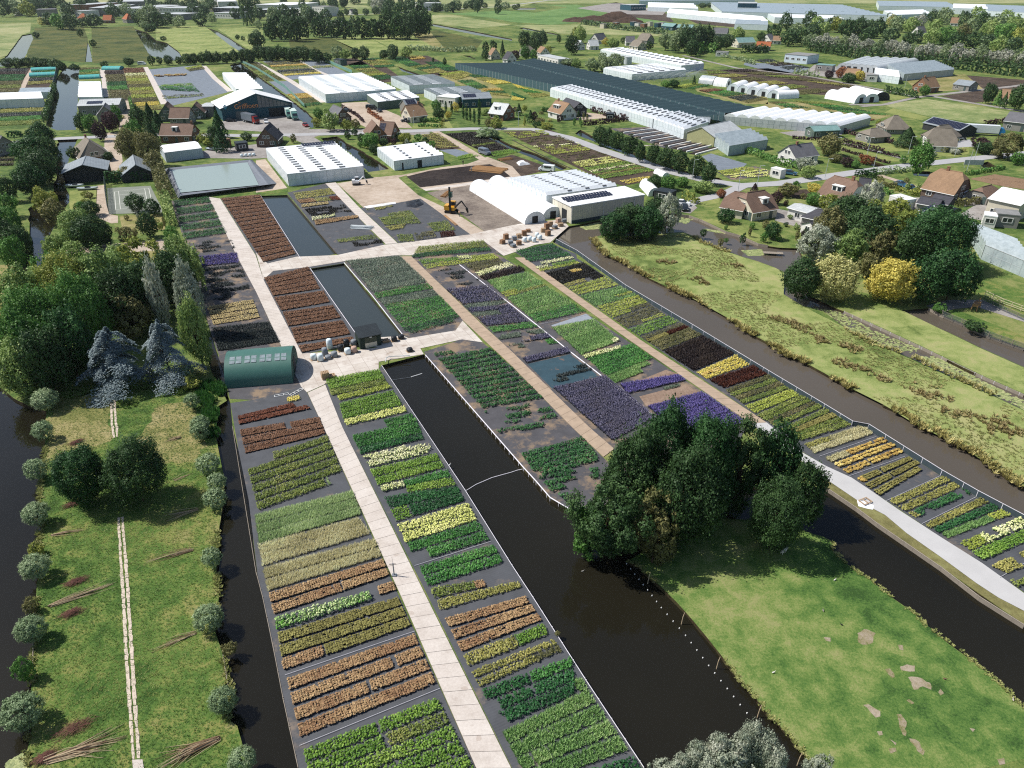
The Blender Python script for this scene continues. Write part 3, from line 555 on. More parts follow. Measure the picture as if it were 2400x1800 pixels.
block(f'{nr}, two rows under the pale yellow ones', 'E 1305,1015 1917,820 2018,995 1380,1185', 2, 'grn', .12, rows={1: [(.2,1,'grn',0)]}); block(f'{nr}, two lower rows', 'E 1225,850 1832,668 1908,822 1295,1012', 2, 'pyl', .06)
block(f'{nr}, two rows with a lime square', 'E 1110,612 1740,525 1802,652 1215,832', 2, 'dkg', .06, rows={1: [(0,.22,'brt',0),(.25,1,'dkg',0)]})
block(f'{nr}, two rows, white flowers at one end', 'E 1080,530 1652,375 1728,522 1110,612', 2, 'grn', .06, rows={0: [(0,.32,'wht',.1),(.33,1,'grn',0)], 1: [(.33,1,'brt',0)]}); block(f'{nr}, two vivid rows', 'E 985,382 1557,240 1632,365 1060,520', 2, 'brt', .1)
block(f'{nr}, two rows', 'E 930,270 1477,118 1528,236 990,360', 2, 'wht', .06, miss=.06); block(f'{nr}, three rows', 'E 830,82 1397,-30 1452,115 910,250', 3, 'grn', .05, rows={2: [(0,1,'dkg',0)]})
block(f'{nr}, short row at the ditch side', 'B 1100,1425 1335,1370 1400,1440 1140,1490', 2, 'grn', .1); block(f'{nr}, single upper row', 'B 760,1422 1282,1303 1312,1355 785,1477', 1, 'pyl', .03); block(f'{nr}, three upper rows', 'B 722,1280 1185,1168 1268,1300 757,1420', 3, 'brt', .08)
block(f'{nr}, topmost but one, single row', 'B 700,1215 1140,1112 1177,1150 715,1262', 1, 'lim', .05); block(f'{nr}, topmost three rows by the crossing', 'B 605,1072 1062,985 1142,1112 655,1215', 3, 'brt', .06, rows={2: [(0,1,'olv',0)]})
# --- bed right of the wide ditch
wd = 'right of the wide ditch'
block(f'{wd}, twelve rows', 'B 1570,890 2025,795 C 275,1240 B 1960,1330', 12, 'box', .3); block(f'{wd}, short top row', 'B 1530,845 1690,825 1720,850 1560,880', 1, 'box', .2)
block(f'{wd}, gappy rows on bare cloth', 'B 1970,1345 C 280,1255 440,1465 B 2110,1560', 4, 'box', .3, miss=.55); block(f'{wd}, full rows near the leafy trees', 'H 75,240 600,95 740,255 190,400', 4, 'box', .12); block(f'{wd}, broken rows near the leafy trees', 'H 190,400 740,260 750,450 350,575', 4, 'box', .12, miss=.4)
block(f'{wd}, last clump by the curved edge', 'H 400,590 480,585 500,640 430,655', 2, 'box', .1, miss=.1)
# --- brown beds beside the two ponds, silver/green bed
for i, (s, n, t) in enumerate([('B 70,192 452,96 555,290 150,352',5,'topmost'),('B 155,362 585,305 640,405 222,480',4,'second'),('B 230,490 662,430 735,540 283,616',4,'third'),('B 300,630 748,560 818,682 352,760',4,'fourth'),('B 368,782 832,705 852,740 402,842',2,'lowest, partly behind the white bags')]):
    block(f'left of the lower pond, {t} group', s, n, 'brn', .1)
block('left of the upper pond, sixteen rows', 's 518,466 609,457 694,597 618,617', 16, 'brn', .14)
block('between lower pond and middle path, upper part', 'B 778,42 1240,2 1480,230 1010,322', 7, 'sil', .06); block('between lower pond and middle path, two rows', 'B 1020,330 1482,236 1532,292 1050,376', 2, 'grn', .08); block('between lower pond and middle path, two rows amid green', 'B 1052,378 1536,296 1585,350 1102,430', 2, 'sil', .08)
block('between lower pond and middle path, ten lower rows', 'B 1106,432 1590,352 1782,558 1310,688', 10, 'grn', .07, rows={8: [(0,1,'dkg',0)], 9: [(.05,.86,'dkg',0)]})
# --- far-left bed along the path
fl = 'left of the upper path'
for i in range(5):
    t0, t1 = i/5, (i+.8)/5; P = pts('I 1500,630 1800,594 1965,930 1600,985'); lp = lambda a, b, t: (a[0]+(b[0]-a[0])*t, a[1]+(b[1]-a[1])*t)
    block(f'{fl}, {["first","second","third","fourth","fifth"][i]} double row from the basin', 's '+' '.join('%f,%f' % p for p in (lp(P[0],P[3],t0), lp(P[1],P[2],t0), lp(P[1],P[2],t1), lp(P[0],P[3],t1))), 2, 'box', .16)
block(f'{fl}, three rows', 'A 1640,18 2048,-25 2062,65 1700,102', 3, 'vio', .08); block(f'{fl}, thinly set on bare cloth', 'A 1705,112 2080,72 2160,290 1790,345', 5, 'drk', .2, miss=.5); block(f'{fl}, two short dark rows', 'A 1760,350 1990,320 2000,370 1780,420', 2, 'drk', .1, miss=.2)
block(f'{fl}, four rows', 'A 1790,440 2185,380 2250,540 1845,605', 4, 'tan', .1); block(f'{fl}, eight rows behind the round shed', 'A 1835,622 B 112,572 207,748 A 1890,828', 8, 'drk', .12); block(f'{fl}, faint rows under the last double row', 'I 1620,1005 1985,945 2035,1045 A 1630,-5', 4, 'drk', .3, miss=.7)
# --- plots between the ponds and the building yard
block('right of the upper pond, top block', 'K 325,565 640,525 690,575 355,625', 3, 'yol', .05); block('right of the upper pond, thin band', 'K 350,625 700,590 735,625 385,655', 1, 'org', .05, rows={0:[(0,.4,'org',0),(.4,.78,'yol',0),(.78,1,'red',0)]})
block('right of the upper pond, straw band', 'K 390,665 620,640 632,662 400,692', 1, 'tan', .02); block('right of the upper pond, dark gappy part', 'K 420,705 760,670 830,730 480,765', 4, 'blk', .1, miss=.3)
block('right of the upper pond, cream band', 'K 480,775 680,750 690,770 490,805', 1, 'wht', .02, miss=.15); block('right of the upper pond, rust coloured band', 'K 500,800 880,760 888,780 520,845', 1, 'org', .04); block('right of the upper pond, lower block', 'K 695,970 1030,925 1050,962 715,995', 2, 'olv', .05); block('right of the upper pond, black lowest patch', 'K 830,995 1080,970 1100,1000 850,1030', 2, 'blk', .05, miss=.2)
block('on the tarp plot, top corner', 'K 950,700 1180,675 1190,690 960,730', 2, 'yol', .05, miss=.2); block('on the tarp plot, large upper block', 'K 1045,760 1330,715 1430,830 1110,845', 4, 'olv', .03, rows={0:[(.3,1,'olv',0)]}); block('on the tarp plot, right block', 'K 1480,830 1650,805 1725,890 1540,900', 4, 'olv', .03); block('on the tarp plot, small rust patch', 'K 1590,905 1700,895 1725,935 1600,950', 2, 'drd', .02)
block('on the tarp plot, light middle block', 'K 1115,855 1300,830 1270,875 1165,890', 2, 'yol', .05); block('on the tarp plot, lower left block', 'K 1215,925 1350,925 1370,985 1240,990', 3, 'olv', .05); block('on the tarp plot, lower middle block', 'K 1370,915 1530,895 1560,950 1390,975', 3, 'dol', .05, miss=.1)
# --- bed right of the middle path
mp_ = 'right of middle path'
block(f'{mp_}, topmost three rows by the crossing', 's 980,580 1132,564 1152,590 966,606', 3, 'olv', .05, rows={2:[(0,1,'dkg',0)]}); block(f'{mp_}, two rows near the crossing', 'B 1400,40 2050,-12 2100,28 1480,120', 2, 'lim', .05, rows={0:[(0,.5,'brt',0),(.5,.68,'wht',0),(.68,1,'lim',0)]})
block(f'{mp_}, few on bare cloth', 'B 1505,135 1770,92 1990,248 1640,288', 5, 'drk', .2, miss=.72); block(f'{mp_}, nine upper rows', 'B 1642,292 2000,252 C 140,575 B 1990,612', 9, 'lav', .06, rows={4:[(0,1,'sil',.1)], 6:[(0,.6,'sil',0),(.6,1,'lav',0)]}); block(f'{mp_}, one row amid lavender', 'B 2002,625 C 150,580 235,622 B 2052,672', 1, 'grn', .05)
block(f'{mp_}, three broken rows', 'B 2065,692 C 245,632 405,765 5,812', 3, 'sil', .2, miss=.3, rows={1:[(.35,1,'lav',.15)], 2:[(0,.3,'sil',.2),(.8,1,'grn',.2)]}); block(f'{mp_}, one row above the wet cloth', 'C 88,888 470,795 506,842 126,932', 1, 'lav', .05)
block('scattered on the wet teal cloth', 'C 300,1010 640,930 720,1030 340,1110', 3, 'drk', .2, miss=.72); block(f'{mp_}, nine large rows reaching the leafy trees', 'C 350,1142 800,1042 1240,1400 H 870,130', 9, 'lav', .05)
# --- bed left of the right-hand path
lr = 'left of right-hand path'
block(f'{lr}, two top rows', 'B 1790,80 2092,30 2152,72 1890,142', 2, 'dol', .06); block(f'{lr}, single top row', 'B 1895,150 2172,62 2232,92 1930,182', 1, 'wht', .03); block(f'{lr}, single brown row', 'B 1932,186 C 62,92 122,132 B 1990,216', 1, 'dpb', .05)
block(f'{lr}, eight upper rows', 'B 1992,218 C 125,142 330,285 -20,390', 8, 'mid', .05, rows={5:[(0,.35,'lim',0),(.35,1,'mid',0)], 6:[(0,.3,'lim',0),(.3,1,'olv',0)]}); block(f'{lr}, six rows above the pale cloth', 'C -18,392 335,285 642,488 215,582', 6, 'mid', .06, rows={4:[(0,1,'grn',0)], 5:[(0,1,'grn',0)]})
block(f'{lr}, eight rows below the pale cloth', 'C 340,622 700,548 930,742 600,860', 8, 'mid', .05, rows={7:[(0,.85,'mid',0),(.86,1,'wht',0)]}); block(f'{lr}, one lower row', 'C 602,872 930,782 950,815 640,895', 1, 'wht', .04); block(f'{lr}, seven lower rows', 'C 652,897 1040,765 1292,945 882,1110', 7, 'grn', .04, rows={5:[(0,.85,'mid',0)], 6:[(0,.6,'mid',0)]})
block(f'{lr}, one deep coloured row', 'C 930,1112 1432,1035 1502,1080 1000,1200', 2, 'vio', .04); block(f'{lr}, one short row', 'C 1240,1160 1490,1095 1515,1115 1250,1180', 1, 'sil', .05, miss=.1); block(f'{lr}, six bright rows beside the leafy trees', 'C 1165,1305 1642,1180 2030,1450 1500,1580', 6, 'vio', .05)
sheet('tan_cloth', 'C 1040,1100 1330,985 1440,1020 1010,1110', ground('tan_cloth', ['8a705c','a08672','b49a84'], (.3,2,8)), .038); sheet('tan_cloth', 'C 1100,1215 1500,1110 1620,1180 1160,1300', MATS['tan_cloth'], .04)
# --- bed between right-hand path and fence
rf = 'by the right-hand fence'
for w_, s, n, k, kw in [('topmost rows','s 1207,588 1293,572 C 520,5 150,60',3,'dkg',{}),('single row near the top','C 240,62 510,10 542,30 260,82',1,'wht',{}),('two rows near the top','C 200,102 532,40 600,72 252,142',2,'lim',{'rows':{0:[(0,.3,'wht',0),(.4,1,'brt',0)]}}),
    ('five rows with a few orange flowers','C 290,152 620,62 800,185 480,275',5,'blk',{'rows':{1:[(0,.5,'blk',0),(.5,.75,'gld',.3),(.75,1,'blk',0)],4:[(0,.6,'yol',.2),(.7,1,'blk',0)]}}),('three upper rows','C 485,282 800,186 922,262 582,345',3,'lim',{}),('five rows between lime ones','C 586,347 932,266 1082,345 722,440',5,'mid',{'rows':{3:[(0,.6,'mid',0),(.6,1,'lim',0)]}}),
    ('four middle rows','C 732,446 1086,347 1202,430 870,545',4,'lim',{'rows':{3:[(0,.5,'lim',0),(.52,1,'dol',0)]}}),('four rows','C 882,552 1204,437 1332,520 992,630',4,'dol',{'rows':{3:[(0,.4,'dol',0),(.42,1,'lim',0)]}}),('three lower rows','C 1002,642 1346,522 1442,582 1102,700',3,'brt',{}),('five brownish rows','C 1112,706 1452,587 1642,690 1302,825',5,'dol',{'rows':{1:[(0,.5,'obr',0),(.5,1,'drd',0)]}}),
    ('six tall rows','C 1312,832 1642,697 1922,850 1572,1000',6,'dpb',{}),('three rows','C 1592,1010 1932,857 2052,950 1682,1070',3,'yel',{'rows':{1:[(0,.42,'gld',0),(.44,1,'yel',0)]}}),('two rows','C 1692,1077 2082,952 2212,1030 1832,1150',2,'drd',{}),('four rows under the dark red ones','C 1842,1162 M 5,1030 185,1160 C 2002,1290',4,'dol',{'rows':{1:[(0,1,'olv',0)],3:[(0,1,'olv',0)]}}),
    ('two lower rows behind the leafy trees','C 2012,1302 M 190,1162 272,1210 C 2102,1370',2,'lim',{}),('four rows behind the leafy trees','C 2112,1382 M 282,1212 482,1312 C 2290,1490',4,'olv',{'rows':{2:[(0,1,'dol',0)]}}),('four rows beside the leafy trees','s 1826,1009 1933,958 1995,1000 1878,1035',4,'olv',{'rows':{1:[(0,1,'obr',0)]}}),
    ('two rows under the tree shade','N 310,152 815,-5 907,70 400,240',2,'pal',{'rows':{0:[(0,.38,'yol',.2),(.4,1,'pal',0)],1:[(0,.35,'pal',.2),(.37,1,'pal',0)]}}),('three potted rows','N 480,272 980,92 1182,232 700,420',3,'gld',{'gap':.2,'rows':{0:[(0,.32,'pal',0),(.34,1,'gld',0)],1:[(0,.42,'gld',0),(.43,1,'gld',0)],2:[(0,.4,'gld',0),(.43,1,'gld',0)]}}),
    ('three potted rows in two halves','N 750,442 1202,265 1375,362 975,612',3,'obr',{'gap':.2,'rows':{0:[(0,.08,'gld',0),(.08,.38,'obr',0),(.42,1,'obr',0)],1:[(0,.44,'obr',0),(.47,1,'obr',0)],2:[(0,.48,'obr',0),(.5,.9,'obr',0)]}}),('three rows, the lowest dark green','N 1030,642 1497,430 1762,592 1282,802',3,'yol',{'gap':.2,'rows':{2:[(0,.08,'yol',0),(.08,1,'dkg',.05)]}}),
    ('three rows, the top one yellowish','N 1340,850 1822,615 2097,777 1560,972',3,'dkg',{'gap':.15,'rows':{0:[(0,1,'yol',0)],2:[(0,.75,'mid',0),(.75,1,'lim',0)]}}),('two large rows at the right edge','N 1650,1002 2162,790 2335,962 1852,1172',2,'brt',{'rows':{0:[(0,.3,'lim',0),(.3,.72,'wht',.05),(.75,1,'wht',0)]}}),('last patchy row at the right edge','N 1905,1212 2400,980 2560,1100 2080,1275',1,'yol',{'miss':.2}),('few bushes at the right edge','N 2040,1310 2400,1150 2500,1250 2160,1400',2,'olv',{'miss':.55})]:
    block(f'{rf}, {w_}', s, n, k, **{'gap': .1, **kw})
# --- beds farther off, beyond the yards and the road
for w_, s, n, k, kw in [('by the parked van','K 1740,250 1850,225 1940,245 1745,278',2,'brt',{}),('right of the parked van','K 2000,215 2212,185 2300,210 2060,250',2,'brt',{}),('long rows on the slope of the far ditch','K 1640,55 1860,40 2060,125 1850,155',6,'blk',{'gap':.05}),('narrow band between black beds','K 1860,150 2050,125 2070,140 1880,165',1,'olv',{}),('second dark bed toward the van','K 1880,170 2070,140 2180,180 1960,200',3,'blk',{'gap':.05}),('striped rows behind the white shed','K 1430,60 1570,45 1760,170 1570,180',10,'yol',{'gap':.4}),
    ('mixed rows by the village road, top part','L -60,40 270,20 330,60 40,100',3,'lim',{'miss':.2}),('mixed rows by the village road, sparse second part','L 60,105 400,65 560,130 160,160',4,'dol',{'miss':.5}),('mixed rows by the village road, cream and lime third part','L 160,160 560,130 690,195 380,235',5,'lim',{'miss':.15,'rows':{0:[(0,1,'wht',.3)],2:[(0,1,'yol',.2)]}}),('mixed rows by the village road, thin fourth part','L 390,240 700,200 830,235 510,295',4,'dol',{'miss':.5}),
    ('mixed rows by the village road, fifth part','L 510,300 840,250 960,295 600,345',3,'pyl',{'miss':.15}),('mixed rows by the village road, green sixth part','L 610,350 980,290 1240,375 790,445',7,'brt',{'rows':{2:[(0,1,'wht',.3)],4:[(0,1,'yol',0)]}}),('mixed rows by the village road, golden last part','L 920,460 1190,420 1200,440 1010,490',2,'yel',{}),
    ('on the square plot by the road bend','L 1770,380 2000,340 2212,370 1850,420',4,'lim',{'rows':{3:[(0,1,'pyl',0)]}}),('lower rows on the square plot by the road bend','L 1850,425 2212,375 2212,420 1960,440',2,'pyl',{'miss':.3}),('edge row of the square plot by the road bend','T 0,370 90,395 100,420 0,430',2,'lim',{'miss':.1})]:
    block(w_, s, n, k, group='beds beyond the yards', **{'gap': .15, **kw})
def strips(where, s, kinds, gap=.03, lab=None, miss=0.0):
    """a far field of parallel strips: one bed whose rows differ in kind"""
    block(where, s, len(kinds), kinds[0], gap, rows={i: [(0, 1, k, miss)] for i, k in enumerate(kinds)}, label=lab or f'far striped field {where}', group='far nursery fields', lod=1.0, name='nursery_field')
strips('left of the glassy canal, near the field edge', 'O -100,600 240,595 160,800 -150,810', ['drk','dpb','dkg','dkg','dol','olv','dol'], .1)
strips('below the white long greenhouse at the left edge', 'O -150,920 400,900 350,1075 -150,1100', ['olv','yol','drk','grn','olv'], .1)
strips('between canal and teal netting', 'O 300,575 490,590 470,720 240,740', ['dol','grn','drk','dkg','drk','yol'], .1); strips('right of the canal under the first teal net', 'O 690,590 860,585 865,640 688,655', ['dol','grn','olv'], .05)
strips('left of the pale strip field', 'O 905,620 1065,615 1130,860 945,865', ['dpb','dol','dol','dkg','grn','dol','dol'], .03); strips('pale striped field beside the brick house', 'O 1065,595 1240,590 1400,950 1175,965', ['brn','brn','wht','yol','lim','yol','dol','lim','yol','lim','dol','yel','yol'], .06)
strips('on grey cloth by the goal frame', 'O 1600,590 1740,565 1770,600 1640,620', ['lim','dol'], .05); strips('middle of the wet grey plot', 'O 1360,740 1650,720 1730,800 1400,780', ['brt','grn','dkg'], .05, miss=.08); strips('thin rows on the wet grey plot', 'O 1400,830 1750,810 1770,835 1420,860', ['dol','olv'], .2, miss=.3)
strips('rust row on the wet grey plot', 'O 1330,655 1610,640 1620,655 1335,668', ['gld','org'], .05, miss=.2)
strips('left of the far canal fence', 'O 2090,540 Q 0,535 240,695 90,705 -20,640', ['dol','dol','olv','dol'], .03); strips('golden end of the far canal strip', 'Q 270,820 440,810 570,905 410,930', ['gld','gld','dol','dol','dkg'], .03); strips('behind the large far greenhouse, left', 'Q 75,545 370,530 570,640 250,660', ['dol','dol','gld','olv','yol','drk','dol','yel'], .12)
strips('behind the large far greenhouse, right', 'Q 480,575 640,570 665,585 500,592', ['yol','olv'], .1); strips('dark hedge-like rows in the far middle', 'Q 795,570 960,565 1200,680 1040,700', ['grn','dkg','yol','olv','yol','lim','dkg','dkg'], .08); strips('second far middle field', 'Q 890,510 1080,505 1210,580 1040,590', ['dkg','yol','olv','yol','dkg'], .08)
strips('deep green far field', 'Q 1130,500 1270,495 1440,570 1320,580', ['dkg','dkg','grn','dkg'], .04); strips('far field under the deep green one', 'Q 1340,580 1480,560 1660,630 1500,640', ['olv','dkg','yol','yol'], .06); strips('deep green field right of the thin canal', 'Q 1450,540 1580,535 1780,610 1650,620', ['dkg','grn','dkg'], .04); strips('small golden far field', 'Q 1280,485 1420,485 1470,510 1350,520', ['yol','gld'], .05)
strips('bright field beside the shade netting', 'Q 1580,640 1790,615 1880,650 1730,695', ['lim','yol','yol'], .03); strips('hedged field beside the shade netting', 'Q 1730,700 1860,690 2010,760 1900,775', ['dkg','grn','dkg'], .03); strips('green and gold field in front of the netting', 'Q 1810,650 2000,645 2212,720 2060,735', ['dkg','yol','yel'], .03); strips('golden field by the small hedges', 'Q 1950,775 2110,765 2212,840 2050,820', ['gld','dkg','yol'], .03)
strips('gold and green squares in front of the white greenhouse', 'R 0,725 130,775 350,830 190,850', ['yel','grn','yol'], .05); strips('corner plot by the netting edge', 'R 0,795 120,850 90,870 0,870', ['dkg','yel'], .05)
strips('left of the far hoop houses', 'R 1400,750 1560,720 1740,740 1560,775', ['lim','olv','dkg'], .05); strips('brown and green plot in front of the white tunnels', 'R 1610,785 1750,770 2030,815 1850,840', ['brn','grn','dkg'], .04); strips('grey plot in front of the white tunnels', 'R 1860,842 2050,818 2212,860 2040,895', ['drk','drk','dol'], .04)
strips('long striped field near the far road, upper', 'R 1800,605 2000,595 S 980,785 720,760', ['dpb','dol','olv','dol','yol','dol'], .25); strips('long striped field near the far road, lower', 'R 1580,620 1760,610 S 590,800 300,830', ['olv','yol','dol','yol','olv','dol'], .25)
strips('green strips right of the tunnels, left', 'S 0,885 110,880 370,940 160,935', ['dol','grn','dkg'], .05); strips('green strips right of the tunnels, middle', 'S 200,870 480,890 1050,1000 700,985', ['olv','grn','dkg','grn'], .08); strips('green and brown strips above the roofs', 'S 260,965 540,970 930,1040 720,1070', ['dkg','grn','dol','brn'], .05)
strips('grey stock beds under the tree row, top', 'R 2080,520 2212,510 S 380,590 200,610', ['drk','dpb','drk'], .2, miss=.2); strips('brown field under the thatched roofs at the left edge', 'I -100,215 140,210 110,330 -120,340', ['dol','dpb','dol','dpb','dol','dpb'], .3)
# ================================================================== TREES, HEDGES, REEDS
def leafcloud(C, N, S, r, flat=.6):
    """leaf kites at centres C with normals N and size S"""
    n = len(C); N = N+r.normal(0, flat, (n, 3)); N /= np.linalg.norm(N, axis=1)[:, None]+1e-9
    A = np.cross(N, r.normal(0, 1, (n, 3))); A /= np.linalg.norm(A, axis=1)[:, None]+1e-9; B = np.cross(N, A); S = S[:, None]
    V = np.stack([C-A*S*.5, C+B*S*.34-A*S*.05, C+A*S*.55, C-B*S*.34-A*S*.05], 1)
    return V.reshape(-1, 3)
def crown_arrays(kind, seed, n):
    r = np.random.default_rng(seed); k = {'round': 54, 'tall': 54, 'loose': 42, 'poplar': 44}.get(kind, 54)
    if kind in ('round', 'tall', 'loose', 'poplar'):
        i = np.arange(k)+.5; zz = 1-2*i/k; ph = i*2.399963+seed; rr = np.sqrt(np.maximum(0, 1-zz*zz))
        D = np.stack([rr*np.cos(ph), rr*np.sin(ph), zz], 1); rad = r.uniform(.52, .86, k)[:, None]
        if kind == 'loose': rad = r.uniform(.4, 1.0, k)[:, None]
        LC = D*rad*np.array([1, 1, .5])+np.array([0, 0, .5]); LC[:, :2] *= (1.0-.2*np.clip(LC[:, 2:3]-.6, 0, 1)*2) if kind != 'poplar' else (1.02-.5*np.clip(LC[:, 2:3], 0, 1)**2)
        LR = r.uniform(.13, .36, k)*(.8 if kind == 'loose' else 1); keep = LC[:, 2] > .04; LC, LR, D = LC[keep], LR[keep], D[keep]; k = len(LC)
        w = LR**2; li = r.choice(k, n, p=w/w.sum()); d = r.normal(0, 1, (n, 3)); d /= np.linalg.norm(d, axis=1)[:, None]
        out = D[li]; flip = (d*out).sum(1) < -.25; d[flip] *= -1
        vs = np.array([1, 1, .62]); wob = 1+.3*np.sin(d[:, 0]*5.1+li*1.7)*np.sin(d[:, 1]*4.3+li*2.9)+.22*np.sin(d[:, 2]*9+li)
        rr_ = r.uniform(.66, 1.06, n)+(r.random(n) < .16)*r.uniform(0, .4, n); C = LC[li]+d*(LR[li]*wob*rr_)[:, None]*vs
        return C, d, np.clip(r.random(k)[li]*.55+r.random(n)*.45, 0, 1)
    if kind == 'ball':       # pollard: shoots bristling from one head
        d = r.normal(0, 1, (n, 3)); d /= np.linalg.norm(d, axis=1)[:, None]; k = 260; sh = r.normal(0, 1, (k, 3)); sh[:, 2] += .25; sh /= np.linalg.norm(sh, axis=1)[:, None]
        li = r.integers(0, k, n); t = r.uniform(.6, 1.0, n)**.4; ln = r.uniform(.84, 1.06, k)[li]
        C = sh[li]*(t*ln)[:, None]+r.normal(0, .07, (n, 3)); C[:, 2] = C[:, 2]*.5+.5
        return C, sh[li]+d*.5, np.clip(r.random(k)[li]*.5+r.random(n)*.5, 0, 1)
    if kind == 'cedar':      # drooping plates in tiers
        Cs, Ds, T = [], [], []; tiers = 26; m = n//tiers
        for q in range(tiers):
            z = (q+.5)/tiers; ph = q*2.4+r.random(); R = (1-z)**.55*r.uniform(.6, 1.1)+.08; t = r.random(m)**.6
            wd = .30*(1-.3*t)*R; a = r.normal(0, 1, m)*.5; cx = np.cos(ph)*t*R-np.sin(ph)*a*wd*1.2; cy = np.sin(ph)*t*R+np.cos(ph)*a*wd*1.2
            cz = .06+z*.9+.10*np.sin(t*2.4)-.16*t**2-np.abs(a)*.03+r.normal(0, .012, m)
            Cs.append(np.stack([cx, cy, cz], 1)); Ds.append(np.tile([np.cos(ph)*.3, np.sin(ph)*.3, 1.0], (m, 1))); T.append(np.clip(r.random()*.5+r.random(m)*.5, 0, 1))
        return np.concatenate(Cs), np.concatenate(Ds), np.concatenate(T)
    z = r.random(n)**.8; ph = r.uniform(0, 6.283, n); prof = {'cone': (1-z)**.85, 'column': np.sin(np.clip(z*2.9+.24, 0, 3.14))**.5}[kind]*r.uniform(.8, 1.06, n)*(1+.13*np.sin(ph*5+z*22))
    C = np.stack([np.cos(ph)*prof, np.sin(ph)*prof, z], 1); d = np.stack([np.cos(ph), np.sin(ph), np.full(n, .45)], 1)
    return C, d, r.random(n)
CROWN = {}
def crown_mesh(kind, lod, var):
    key = (kind, lod, var)
    if key not in CROWN:
        n, s = {0: (520, .27), 1: (2400, .15), 2: (8500, .09), 3: (26000, .055)}[lod]
        if kind in ('cone', 'column'): n = int(n*.7); s *= 1.1
        if kind == 'cedar': s *= .8
        r = np.random.default_rng(var*7+lod); C, D, T = crown_arrays(kind, var*13+5, n); n = len(C)
        S = s*r.uniform(.7, 1.3, n); C4 = C.repeat(4, 0); V = C4+(leafcloud(C, D, S, r, .45)-C4)*np.array([1, 1, .5])
        CROWN[key] = npmesh('crown', V, np.arange(4*n).reshape(-1, 4), MATS['leaf_base'], {'tint': T.repeat(4)})
    return CROWN[key]
leafmat('leaf_base', '2e4f22', '47702e', '64893c')
BARK = plain('bark', '5a4c3e', .95, .25, 3, .1, bump=.4)
TRUNK = {}
def trunk_mesh(v):
    if v not in TRUNK:
        r = random.Random(v); mb = MB(); pt = [Vector((0, 0, -.05))]
        for i in range(1, 5): pt.append(Vector((r.uniform(-.1, .1), r.uniform(-.1, .1), i/4*.9)))
        for i in range(4): mb.tube(pt[i], pt[i+1], .5-.1*i, .4-.1*i, 7)
        for i in range(5):
            a = r.uniform(0, 6.28); z = r.uniform(.45, .8); mb.tube((0, 0, z), (math.cos(a)*2.6, math.sin(a)*2.6, z+.22), .16, .05, 5)
        TRUNK[v] = mb.mesh('trunk', BARK, True)
    return TRUNK[v]
LM = {
 'dark': ('24401c', '37592a', '4f7238'), 'green': ('35611f', '50842e', '72a044'), 'deep': ('1c3d1c', '2c5726', '437236'), 'light': ('557832', '7a9a48', 'a0b662'), 'yellowgreen': ('5c7424', '86962f', 'a9b04a'),
 'olive': ('505a2a', '727640', '8f8c54'), 'silver': ('75886c', '98a88c', 'bcc6ae'), 'blue': ('50666a', '708886', '96aaa6'), 'willow': ('5c7a4e', '7f9c6a', 'abc090'), 'yellow': ('8f8a2c', 'bdae3f', 'd8c85a'), 'purple': ('2b2024', '402c30', '57403c'),
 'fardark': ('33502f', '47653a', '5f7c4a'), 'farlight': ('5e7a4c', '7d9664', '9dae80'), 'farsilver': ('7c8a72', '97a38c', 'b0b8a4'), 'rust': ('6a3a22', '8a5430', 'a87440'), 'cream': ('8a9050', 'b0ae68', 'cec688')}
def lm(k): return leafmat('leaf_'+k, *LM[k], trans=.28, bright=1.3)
def place_tree(base, h, rad, kind='round', mat='green', label='', cat='tree', group=None, zb=None, trunk=True, name='tree', lod=None):
    P = Vector(base); ppm = .427*pxm(P); px = rad*ppm
    lod = (3 if px > 26 else 2 if px > 12 else 1 if px > 4.5 else 0) if lod is None else lod
    v = rnd.randrange(3 if lod == 3 else 4); zb = h*.07 if zb is None else zb
    root = empty(name, P, rnd.uniform(0, 6.28), label, cat, group)
    c = bpy.data.objects.new('crown', crown_mesh(kind, lod, v)); link(c, root); c.scale = (rad, rad*rnd.uniform(.92, 1.08), h-zb); c.location = (0, 0, zb)
    c.material_slots[0].link = 'OBJECT'; c.material_slots[0].material = lm(mat)
    if trunk:
        t = bpy.data.objects.new('trunk', trunk_mesh(v)); link(t, root); tr = max(.06, h*.028); t.scale = (tr, tr, zb+(h-zb)*.6)
    return root
def tree(px, wz, h, kind='round', mat='green', label='', group=None, **k):
    """px: string with the crown centre pixel; wz: crown width in zoom pixels (photo px * 3.687)"""
    p = pts(px)[0]; zc = h*.56; P = G(p, zc); rad = wz/3.6867/2/pxm(P)
    return place_tree((P.x, P.y, 0), h, rad, kind, mat, label, group=group, **k)
ORD = ['first','second','third','fourth','fifth','sixth','seventh','eighth','ninth','tenth','eleventh','twelfth','thirteenth','fourteenth','fifteenth','sixteenth','seventeenth','eighteenth','nineteenth','twentieth']
def ordi(i): return ORD[i] if i < 20 else ('twenty-'+ORD[i-20] if i < 29 else 'thirtieth' if i == 29 else 'thirty-'+ORD[i-30] if i < 39 else 'fortieth' if i == 39 else 'forty-'+ORD[i-40] if i < 49 else 'fiftieth' if i == 49 else 'fifty-'+ORD[i-50])
WORD = {'dark':'dark green','green':'green','deep':'deep green','light':'light green','yellowgreen':'yellow green','olive':'olive green','silver':'silvery','blue':'blue grey','willow':'grey green','yellow':'yellow','purple':'dark purple','fardark':'dark green','farlight':'pale green','farsilver':'silvery','rust':'rust red','cream':'cream green'}
